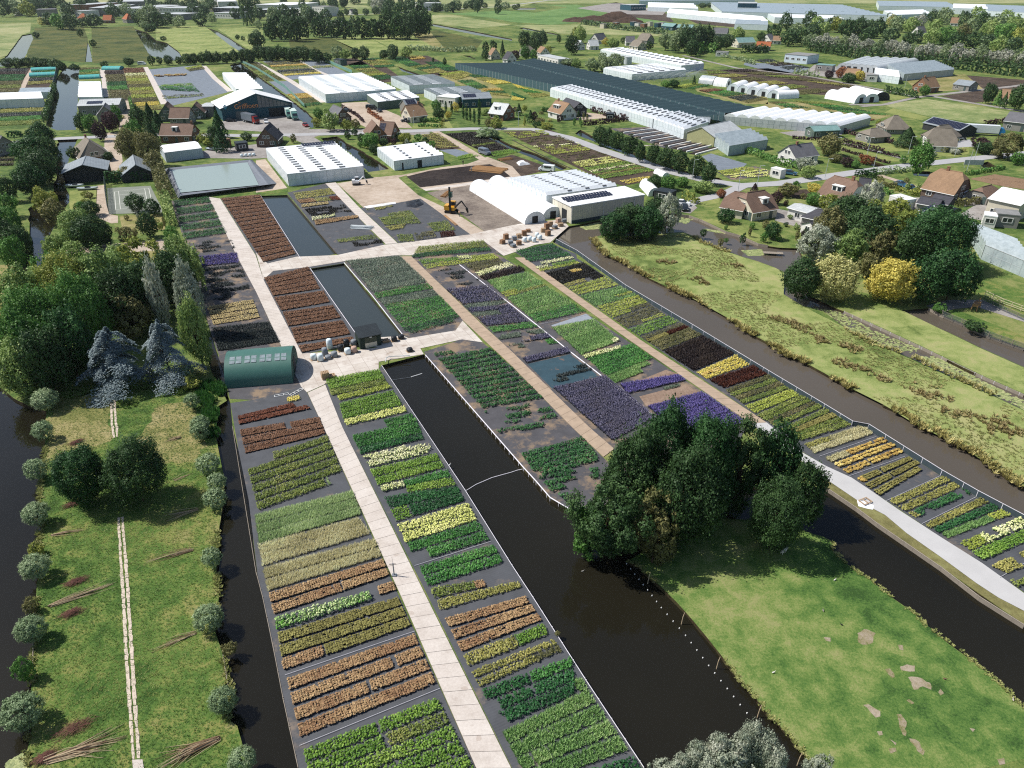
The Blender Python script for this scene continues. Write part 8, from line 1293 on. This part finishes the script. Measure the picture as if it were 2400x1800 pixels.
# --- vehicles
PAINT = {k: plain('paint_'+k, c, .25, .06, 1, .5) for k, c in dict(white='e6e8ea', black='1d2023', blue='3a5f7a', grey='6d7680', red='8c2a28', teal='6fa69a', green='4a6a58', yellow='d8a236').items()}
TYRE = plain('tyre', '1c1c1c', .9); CHR = plain('lamp_lens', 'd8d8d8', .2)
def wheels(root, xs, y, r, w=.22):
    for x in xs:
        for sy in (-1, 1):
            wh = MB().tube((x, sy*y-w/2, r), (x, sy*y+w/2, r), r, n=14).build('wheel', TYRE, root); MB().tube((x, sy*y-w/2-.01, r), (x, sy*y+w/2+.01, r), r*.55, n=10).build('rim', FRM, wh)
def prof(P, w, mb=None, inset=0):
    mb = mb or MB(); n = len(P); k = len(mb.v); mb.v += [(x, -w/2+ins, z) for x, z, ins in P]+[(x, w/2-ins, z) for x, z, ins in P]
    mb.f.append([k+i for i in range(n)]); mb.f.append([k+2*n-1-i for i in range(n)]); mb.mi += [0, 0]
    for i in range(n): j = (i+1) % n; mb.f.append([k+j, k+i, k+n+i, k+n+j]); mb.mi.append(0)
    return mb
def car(label, s, rz, col, van=False, group='parked cars'):
    root = empty('van' if van else 'car', G(pts(s)[0], .05), rz, label, 'van' if van else 'car', group); p = PAINT[col]
    if van:
        prof([(-2.6,.35,0),(-2.6,1.2,0),(-2.55,2.0,.12),(1.2,2.05,.12),(1.9,1.3,.08),(2.55,1.05,.04),(2.65,.35,0)], 2.0).build('body', p, root); g = MB(); prof([(1.25,1.95,.13),(1.88,1.33,.1),(1.3,1.33,.0),(.9,1.95,.1)], 2.02, g); g.build('windscreen', GLS, root)
        MB().box(-1.8,-1.01,1.25,.7,-.985,1.8).build('side_window', GLS, root); MB().box(-1.8,.985,1.25,.7,1.01,1.8).build('side_window', GLS, root); wheels(root, (-1.7, 1.7), .92, .36)
        for y in (-.75, .75): MB().box(2.58,y-.15,.75,2.67,y+.15,.95).build('headlight', CHR, root)
    else:
        prof([(-2.1,.3,0),(-2.15,.85,.04),(-1.2,.95,.06),(.7,.95,.06),(1.9,.8,.06),(2.15,.55,.1),(2.1,.3,0)], 1.8).build('body', p, root); prof([(-1.75,.93,.1),(-1.2,1.42,.25),(.1,1.46,.25),(.95,.94,.1)], 1.76).build('cabin', GLS, root); prof([(-1.15,1.42,.26),(-.1,1.47,.26),(.1,1.46,.26),(.05,1.49,.28),(-1.1,1.46,.28)], 1.78).build('roof', p, root); wheels(root, (-1.3, 1.3), .8, .32)
        for y in (-.6, .6): MB().box(2.05,y-.18,.6,2.16,y+.18,.72).build('headlight', CHR, root)
    return root
car('grey blue van parked by the far green beds', 'K 1975,225', math.radians(-52), 'grey', True); car('white car parked at the pond bridge', 'L 1475,665', math.radians(-25), 'white'); car('dark car parked in front of the white car', 'L 1490,705', math.radians(-95), 'black'); car('dark blue car at the road near the white box', 'T 190,402', math.radians(-30), 'blue'); car('blue car between clipped hedges, upper', 'T 1145,500', math.radians(-60), 'blue'); car('blue car between clipped hedges, lower', 'T 1232,532', math.radians(-60), 'blue'); car('white camper van in front of the green hedge', 'T 1660,605', math.radians(-20), 'white', True); car('black car before the tan-roofed bungalow, right', 'Q 1335,1055', math.radians(200), 'black'); car('black car before the tan-roofed bungalow, left', 'Q 1295,1050', math.radians(200), 'black'); car('black car by the green-walled shed', 'Q 1065,965', math.radians(-60), 'black'); car('dark van by the green-walled shed', 'Q 1000,945', math.radians(-20), 'black', True); car('red car on the grey yard', 'Q 430,1092', math.radians(-60), 'red'); car('white car left of the red one', 'Q 90,1060', math.radians(-70), 'white'); car('white van in front of the twin-gabled house', 'O 1740,1020', math.radians(-95), 'white', True); car('dark car in front of the teal barn', 'O 1995,1050', math.radians(5), 'black'); car('white van at the end of the pale strip field', 'O 1230,562', math.radians(0), 'white', True); car('white van behind the sawtooth greenhouse', 'L 300,372', math.radians(160), 'white', True); car('dark car at the thatched white house', 'T 1655,100', math.radians(-20), 'black'); car('dark car beside the slate-roofed brick house', 'Q 790,965', math.radians(-30), 'black')
def truck(label, s, rz, cab, box, L=9, h=3.6, cloth=None, nm='truck'):
    root = empty(nm, G(pts(s)[0], .05), rz, label, 'truck', 'trucks'); MB().box(-L/2, -1.25, 1.0, L/2-2.2, 1.25, h).build('cargo_box', box, root); MB().box(-L/2, -1.1, .7, L/2, 1.1, 1.0).build('chassis', BAGM[2], root)
    prof([(L/2-2.0,.6,0),(L/2-2.0,3.0,.1),(L/2-.9,3.0,.12),(L/2-.1,1.9,.05),(L/2,.6,0)], 2.4).build('cab', cab, root); prof([(L/2-.86,2.8,.15),(L/2-.06,1.95,.12),(L/2-.02,1.9,.12),(L/2-.8,2.86,.15)], 2.3).build('windscreen', GLS, root); wheels(root, (-L/2+1.2, -L/2+2.6, L/2-1.2), 1.05, .5, .3)
    for y in (-.8, .8): MB().box(L/2-.02,y-.2,.8,L/2+.03,y+.2,1.05).build('headlight', CHR, root)
    return root
truck('pale teal truck backed up to the teal barn, right one', 'Q 330,1025', math.radians(-68), PAINT['teal'], plain('mint_box','c2d2ca',.5), 10); truck('pale teal truck backed up to the teal barn, left one', 'Q 285,1010', math.radians(-68), PAINT['teal'], plain('mint_box','c2d2ca',.5), 10); truck('truck with dark green covered trailer before the wide greenhouse', 'Q 840,860', math.radians(184), PAINT['red'], plain('green_canvas','33433c',.8), 12, 4); truck('white articulated truck with blue cab near the thatched house', 'T 1860,60', math.radians(-18), plain('blue_cab','2f7fb5',.3), PAINT['white'], 14, 3.8); truck('dark red and white truck at the teal barn', 'O 2170,1060', math.radians(-40), PAINT['red'], PAINT['grey'], 10)
def excavator(label, s, rz, k, col, reach, mast=False):
    root = empty('excavator', G(pts(s)[0], .05), rz, label, 'excavator'); p = PAINT[col]; T = BAGM[2]
    for sy in (-1, 1): prof([(-1.5*k,.05,0),(-1.7*k,.4*k,0),(-1.5*k,.75*k,0),(1.5*k,.75*k,0),(1.7*k,.4*k,0),(1.5*k,.05,0)], .45*k).build('track', T, root).location = (0, sy*.95*k, 0)
    MB().box(-1.7*k, -1.1*k, .85*k, 1.1*k, 1.1*k, 1.7*k).box(-1.7*k, -1.1*k, 1.7*k, -.6*k, 1.1*k, 2.1*k).build('body', p, root); cb = MB().box(-.5*k, .15*k, 1.7*k, 1.0*k, 1.1*k, 3.0*k).build('cab', p, root); MB().box(-.4*k, .1*k, 1.95*k, 1.03*k, 1.12*k, 2.8*k).build('window', GLS, cb)
    a, b, c = Vector((1.0*k, -.2*k, 1.5*k)), Vector((3.0*k, -.2*k, 3.4*k)), Vector((reach*k, -.2*k, 1.6*k)); MB().tube(a, b, .28*k, .22*k, 6).build('boom', p if not mast else T, root); MB().tube(b, c, .2*k, .14*k, 6).build('arm', p if not mast else T, root); MB().tube(c, c+Vector((.3*k, 0, -1.2*k)), .4*k, .25*k, 6).build('bucket', T, root)
    if mast: MB().box(-.1, -1.5, .3, .35, -1.1, 7.2).build('mast', T, root); MB().box(.0, -1.9, 4.6, .9, -1.1, 6.0).build('hammer', plain('dark_green_steel','2c4a40',.5), root); MB().tube((.1,-1.3,0), (.1,-1.3,4.5), .13, n=8).build('pile', PINE, root)
    return root
excavator('white mini excavator on the sand plot', 'K 870,490', math.radians(10), .75, 'white', 4.0); excavator('orange and black piling rig with tall mast on the soil', 'K 1690,730', math.radians(-15), 1.0, 'yellow', 4.4, True)
# --- people (bodies as one skinned surface)
def person(label, s, rz, top, legs, hair='3a2c22', bend=0.0):
    V = [(0,0,.95),(0,0,1.2),(0,.02,1.42),(0,.02,1.52),(0,.03,1.64),(0,.03,1.74),(-.2,.02,1.4),(-.27,.04,1.12),(-.25,.16,.9),(-.24,.2,.82),(.2,.02,1.4),(.27,.04,1.12),(.25,.16,.9),(.24,.2,.82),(-.1,0,.88),(-.12,.03,.48),(-.12,-.02,.08),(-.12,.12,.03),(.1,0,.88),(.12,-.04,.48),(.13,-.06,.08),(.13,.08,.03)]
    E = [(0,1),(1,2),(2,3),(3,4),(4,5),(2,6),(6,7),(7,8),(8,9),(2,10),(10,11),(11,12),(12,13),(0,14),(14,15),(15,16),(16,17),(0,18),(18,19),(19,20),(20,21)]; Rr = [.15,.14,.15,.06,.1,.09,.07,.055,.045,.04,.07,.055,.045,.04,.1,.075,.05,.045,.1,.075,.05,.045]
    me = bpy.data.meshes.new('body'); me.from_pydata(V, E, []); o = bpy.data.objects.new('tmp', me); COL.objects.link(o); md = o.modifiers.new('skin', 'SKIN'); o.modifiers.new('sub', 'SUBSURF').levels = 1
    if not me.skin_vertices: bpy.context.view_layer.objects.active = o
    for i, r in enumerate(Rr): me.skin_vertices[0].data[i].radius = (r, r*.85)
    me.skin_vertices[0].data[0].use_root = True; dg = bpy.context.evaluated_depsgraph_get(); m2 = bpy.data.meshes.new_from_object(o.evaluated_get(dg)); bpy.data.objects.remove(o)
    m2.materials.clear(); [m2.materials.append(q) for q in (plain('skin_tone','c49a80',.6), plain('cloth_'+top, top, .9), plain('cloth_'+legs, legs, .9))]
    for f in m2.polygons: z = f.center.z; f.material_index = 0 if z > 1.5 or (abs(f.center.x) > .19 and z < 1.0 and f.center.y > .1) else 1 if z > .95 or abs(f.center.x) > .2 and z > .85 else 2; f.use_smooth = True
    root = empty('person', G(pts(s)[0], .04), rz, label, 'person', 'people at the yard'); link(bpy.data.objects.new('body', m2), root); hb = MB()
    for j in range(4):
        for i in range(8): t = i/8*6.283; e = j/3*1.35; hb.v.append((math.cos(t)*math.cos(e)*.105, .02+math.sin(t)*math.cos(e)*.115, 1.70+math.sin(e)*.115))
    for j in range(3):
        for i in range(8): hb.f.append([j*8+i, j*8+(i+1) % 8, (j+1)*8+(i+1) % 8, (j+1)*8+i]); hb.mi.append(0)
    hb.build('hair', plain('hair_'+hair, hair, .8), root, smooth=True); return root
person('person in white standing at the log pile', 'K 1862,378', 1.2, 'dcdcd8', '8a8a86'); person('person in pale clothes beside the piling rig', 'K 1758,765', -.6, 'c8a890', '5a5a60'); person('person in dark clothes on the sand near the white shed', 'K 1790,322', .4, '3a3a42', '2e3038')
# --- animals
def sheep(label, s, rz, col='d8d0bf', k=1.0):
    root = empty('sheep', G(pts(s)[0]), rz, label, 'sheep', 'sheep'); V = [(-.5,0,.62),(-.2,0,.66),(.2,0,.66),(.45,0,.68),(.62,0,.76),(.78,0,.72),(.9,0,.62),(-.62,0,.5),(-.38,-.14,.5),(-.4,-.14,.3),(-.36,-.14,.02),(-.38,.14,.5),(-.4,.14,.3),(-.36,.14,.02),(.36,-.13,.5),(.34,-.13,.28),(.36,-.13,.02),(.36,.13,.5),(.34,.13,.28),(.36,.13,.02)]
    E = [(0,1),(1,2),(2,3),(3,4),(4,5),(5,6),(0,7),(0,8),(8,9),(9,10),(0,11),(11,12),(12,13),(3,14),(14,15),(15,16),(3,17),(17,18),(18,19)]; Rr = [.26,.3,.3,.24,.14,.12,.07,.06,.11,.05,.04,.11,.05,.04,.1,.05,.04,.1,.05,.04]
    me = bpy.data.meshes.new('body'); me.from_pydata([tuple(c*k for c in v) for v in V], E, []); o = bpy.data.objects.new('tmp', me); COL.objects.link(o); o.modifiers.new('skin', 'SKIN'); o.modifiers.new('sub', 'SUBSURF').levels = 1
    for i, r in enumerate(Rr): me.skin_vertices[0].data[i].radius = (r*k, r*k)
    me.skin_vertices[0].data[0].use_root = True; dg = bpy.context.evaluated_depsgraph_get(); m2 = bpy.data.meshes.new_from_object(o.evaluated_get(dg)); bpy.data.objects.remove(o); m2.materials.clear(); m2.materials.append(plain('wool_'+col, col, .95, .15, 8, .1, bump=.4)); link(bpy.data.objects.new('body', m2), root)
    for y in (-.14, .14): MB().tube((.74*k, y*.6*k, .8*k), (.7*k, y*1.3*k, .79*k), .05*k, .02*k, 5).build('ear', MATS['wool_'+col], root)
    return root
sheep('cream sheep grazing near the big tree clump', 'N 130,1095', .6, k=.8); sheep('pale sheep lying at the tree clump shade', 'H 1730,885', 2.6, 'c9c6c0', .5)
def bird(label, s, rz, col, z=0, nm='goose'):
    root = empty(nm, G(pts(s)[0], z), rz, label, nm, 'birds'); root.scale = (.55, .55, .55); m = plain('feather_'+col, col, .8, .2, 8); mb = MB(); st = [(-.3,.02,.2),(-.18,.1,.22),(0,.13,.22),(.15,.09,.26),(.22,.045,.36),(.25,.04,.48),(.3,.05,.54),(.36,.025,.53),(.44,.012,.51)]
    for (x, r, z_) in st:
        for i in range(7): t = i/7*6.283; mb.v.append((x, math.cos(t)*r, z_+math.sin(t)*r))
    for j in range(len(st)-1):
        for i in range(7): mb.f.append([j*7+i, j*7+(i+1) % 7, j*7+7+(i+1) % 7, j*7+7+i]); mb.mi.append(0)
    mb.build('body', m, root, smooth=True)
    if z == 0:
        for y in (-.05, .05): MB().tube((0, y, .13), (.02, y, 0), .015, n=5).build('leg', PAINT['yellow'], root)
    return root
bird('white goose on the island, uppermost bird', 'N 575,1330', .5, 'd8d4cc'); bird('dark goose on the island above the round bare patch', 'W 475,120', 1.5, '8a857c'); bird('black coot on the island near the round bare patch', 'W 632,240', 2.5, '26262a'); bird('brown and white goose amid the bare patches', 'W 1525,710', -.6, '6a5040'); bird('pale goose at the right bank of the island', 'W 2115,890', 1.2, 'b0aaa0'); bird('white bird at the left edge of the island', 'W 45,655', .2, 'd8d4cc'); bird('duck swimming in the wide ditch', 'H 610,1255', .1, '8c8a84', -.55, 'duck'); bird('white heron standing on the ditch edge', 'E 1675,335', 1, 'dcdcd8', 0, 'heron')
# --- street furniture and the rest
def lamp(label, s, h=6, arm=True):
    root = empty('lamp_post', G(pts(s)[0]), rnd.uniform(-.5, .5)-.6, label, 'lamp post', 'lamp posts'); MB().tube((0,0,0), (0,0,h), .09, .05, 8).build('pole', FRM, root)
    if arm: MB().tube((0,0,h), (.9,0,h+.15), .04, n=6).build('arm', FRM, root); MB().box(.7,-.12,h+.08,1.3,.12,h+.2).build('lamp_head', FRM, root)
for s, t in [('L 1558,445','at the end of the road-side tree row'),('L 1952,545','behind the brown-tiled chalet'),('L 2118,500','beside the square plot at the bend'),('T 490,435','below the canal garden'),('T 575,235','at the lawn path'),('T 855,235','at the small white bridge'),('T 905,370','before the road junction'),('T 1210,225','left of the fresh green tree'),('T 1612,245','right of the thatched white house'),('S 1180,760','at the dark clipped hedge'),('S 1920,900','by the far lane conifers'),('Q 1365,1090','before the tan-roofed bungalow'),('R 55,1095','in the conifer garden')]: lamp(f'grey lamp post {t}', s)
for s, t in [('T 1715,380','left'),('T 1770,310','right')]: lamp(f'white flag pole, {t} one of the pair by the junction', s, 7, False)
sg = empty('sign_board', G(pts('T 1765,345')[0]), -.1, 'pale sign board beside the flag poles', 'sign'); MB().box(-3, -.1, 1, 3, .1, 2.6).build('panel', RLG, sg); [MB().tube((x,0,0), (x,0,1), .08, n=6).build('leg', FRM, sg) for x in (-2.5, 2.5)]
gl = empty('goal', G(pts('O 1810,545')[0]), .05, 'white goal-like frame at the end of the wet plots', 'frame'); [MB().tube(a, b, .12, n=6).build('bar', WHT, gl) for a, b in (((-6,0,0),(-6,0,3)),((6,0,0),(6,0,3)),((-6,0,3),(6,0,3)))]
jt = empty('jetty', G(pts('M 40,-10')[0], -.45), -.15, 'small wooden landing stage with pale boat in the garden pond', 'jetty'); [MB().box(-2.2+i*.45, -.7, .45, -2.2+i*.45+.4, .7, .52).build('plank', TIM, jt) for i in range(10)]; [MB().tube((x, y, -.6), (x, y, .6), .07, n=6).build('post', TIM, jt) for x in (-2, 2) for y in (-.65, .65)]
def boat(label, s, rz, L, col, z=-.5):
    root = empty('boat', G(pts(s)[0], z), rz, label, 'boat', 'boats'); mb = MB(); st = [(-L/2,.7,.1),(-L/4,.95,.0),(L/5,.9,0),(L*.4,.5,.08),(L/2,.05,.25)]
    for x, w_, z_ in st: mb.v += [(x, -w_, .55+z_), (x, -w_*.5, .05+z_), (x, w_*.5, .05+z_), (x, w_, .55+z_)]
    for j in range(4):
        for i in range(3): mb.f.append([j*4+i, j*4+i+1, j*4+5+i, j*4+4+i]); mb.mi.append(0)
    mb.f.append([0,1,2,3]); mb.mi.append(0); mb.build('hull', col, root); mb = MB(); mb.face([(x, -w_*.9, .5+z_) for x, w_, z_ in st]+[(x, w_*.9, .5+z_) for x, w_, z_ in st][::-1]); mb.build('deck', plain('deck_cover','9aa6ac',.6), root); MB().box(-L*.1,-.5,.5,L*.12,.5,.95).build('cabin', GLS, root); return root
boat('pale boat on a trailer before the boathouse, upper', 'I 650,505', .1, 5, WHT, .3); boat('long grey boat before the boathouse, lower', 'I 760,530', .15, 6, FRM, .1); boat('small covered boat on the farmyard', 'I 1830,190', -.4, 5, PAINT['grey'], .1); boat('dark covered boat beside the first on the farmyard', 'I 1890,185', -.4, 5, PAINT['black'], .1)
ph = empty('play_horse', G(pts('M 1790,460')[0]), .8, 'wooden cart-like climbing frame on bark chips', 'play frame'); MB().box(-1.2,-.5,.9,1.2,.5,1.4).build('deck', PINE, ph); [MB().tube((x,y,0), (x*.8,y*.8,1.4), .09, n=6).build('leg', PINE, ph) for x in (-1.1,1.1) for y in (-.5,.5)]; MB().tube((1.2,0,1.3), (1.7,0,1.9), .1, n=6).build('handle', PINE, ph)
for i, (s, x, y, z) in enumerate([('R 700,190',60,16,7),('R 900,170',60,20,9),('R 560,185',40,12,5),('R 1000,195',40,14,6)]):
    c = G(pts(s)[0]); mb = MB(); N_ = 14; q = random.Random(i)
    for j in range(5):
        for k in range(N_): t = k/N_*6.283; f = 1-j/5; mb.v.append((math.cos(t)*x/2*f*q.uniform(.85,1.15), math.sin(t)*y/2*f*q.uniform(.85,1.15), z*(1-f**1.5)*q.uniform(.85,1.1)))
    for j in range(4):
        for k in range(N_): mb.f.append([j*N_+k, j*N_+(k+1) % N_, (j+1)*N_+(k+1) % N_, (j+1)*N_+k]); mb.mi.append(0)
    mb.f.append([4*N_+k for k in range(N_)]); mb.mi.append(0); o = mb.build('soil_mound', ground('mound_soil', ['4a3a30','5f4b3e','705a4a'], (.05,.3,2)), smooth=True); o.location = c; tag(o, f'dark brown soil mound, {ORD[i]} of four behind the far hedge', 'soil mound', 'soil mounds')
for i, s in enumerate(['R 1020,190','R 1060,200','R 1110,205','R 1160,190','R 1230,200','R 1270,195','R 870,195','R 760,208']): flat(f'small coloured machine or container, {ORD[i]} by the soil mounds', f'{s} {s.split()[1].split(",")[0] and "%d,%d" % (int(s.split()[1].split(",")[0])+34, int(s.split()[1].split(",")[1])+2)}', 4, 6, [TEAL, WHW, BRK, CRM][i % 4], FLT, 'container', 'container', 'yard by the mounds', 0)
for i, s in enumerate(['R 945,545','R 1000,555']):
    c = G(pts(s)[0]); root = empty('water_tank', c, 0, f'grey round water tank, {("left","right")[i]} one behind the square greenhouse', 'tank', 'water tanks'); MB().tube((0,0,0), (0,0,4.6), 2.6, n=18).build('shell', FRM, root); MB().tube((0,0,4.6), (0,0,5.0), 2.7, .3, n=18).build('lid', RLG, root)

# --- the slightly hazy air
hz = MB().box(-2600, -140, -2, 2600, 5200, 62).build('haze', None or bpy.data.materials.new('haze_air')); hm = hz.data.materials[0]; hm.use_nodes = True; hn = hm.node_tree; hn.nodes.clear()
vo_ = hn.nodes.new('ShaderNodeVolumePrincipled'); vo_.inputs['Color'].default_value = (.86, .92, 1, 1); vo_.inputs['Density'].default_value = .00004; vo_.inputs['Anisotropy'].default_value = .3
ho_ = hn.nodes.new('ShaderNodeOutputMaterial'); hn.links.new(vo_.outputs[0], ho_.inputs['Volume']); tag(hz, kind='stuff', label='thin bluish summer haze over the far fields')
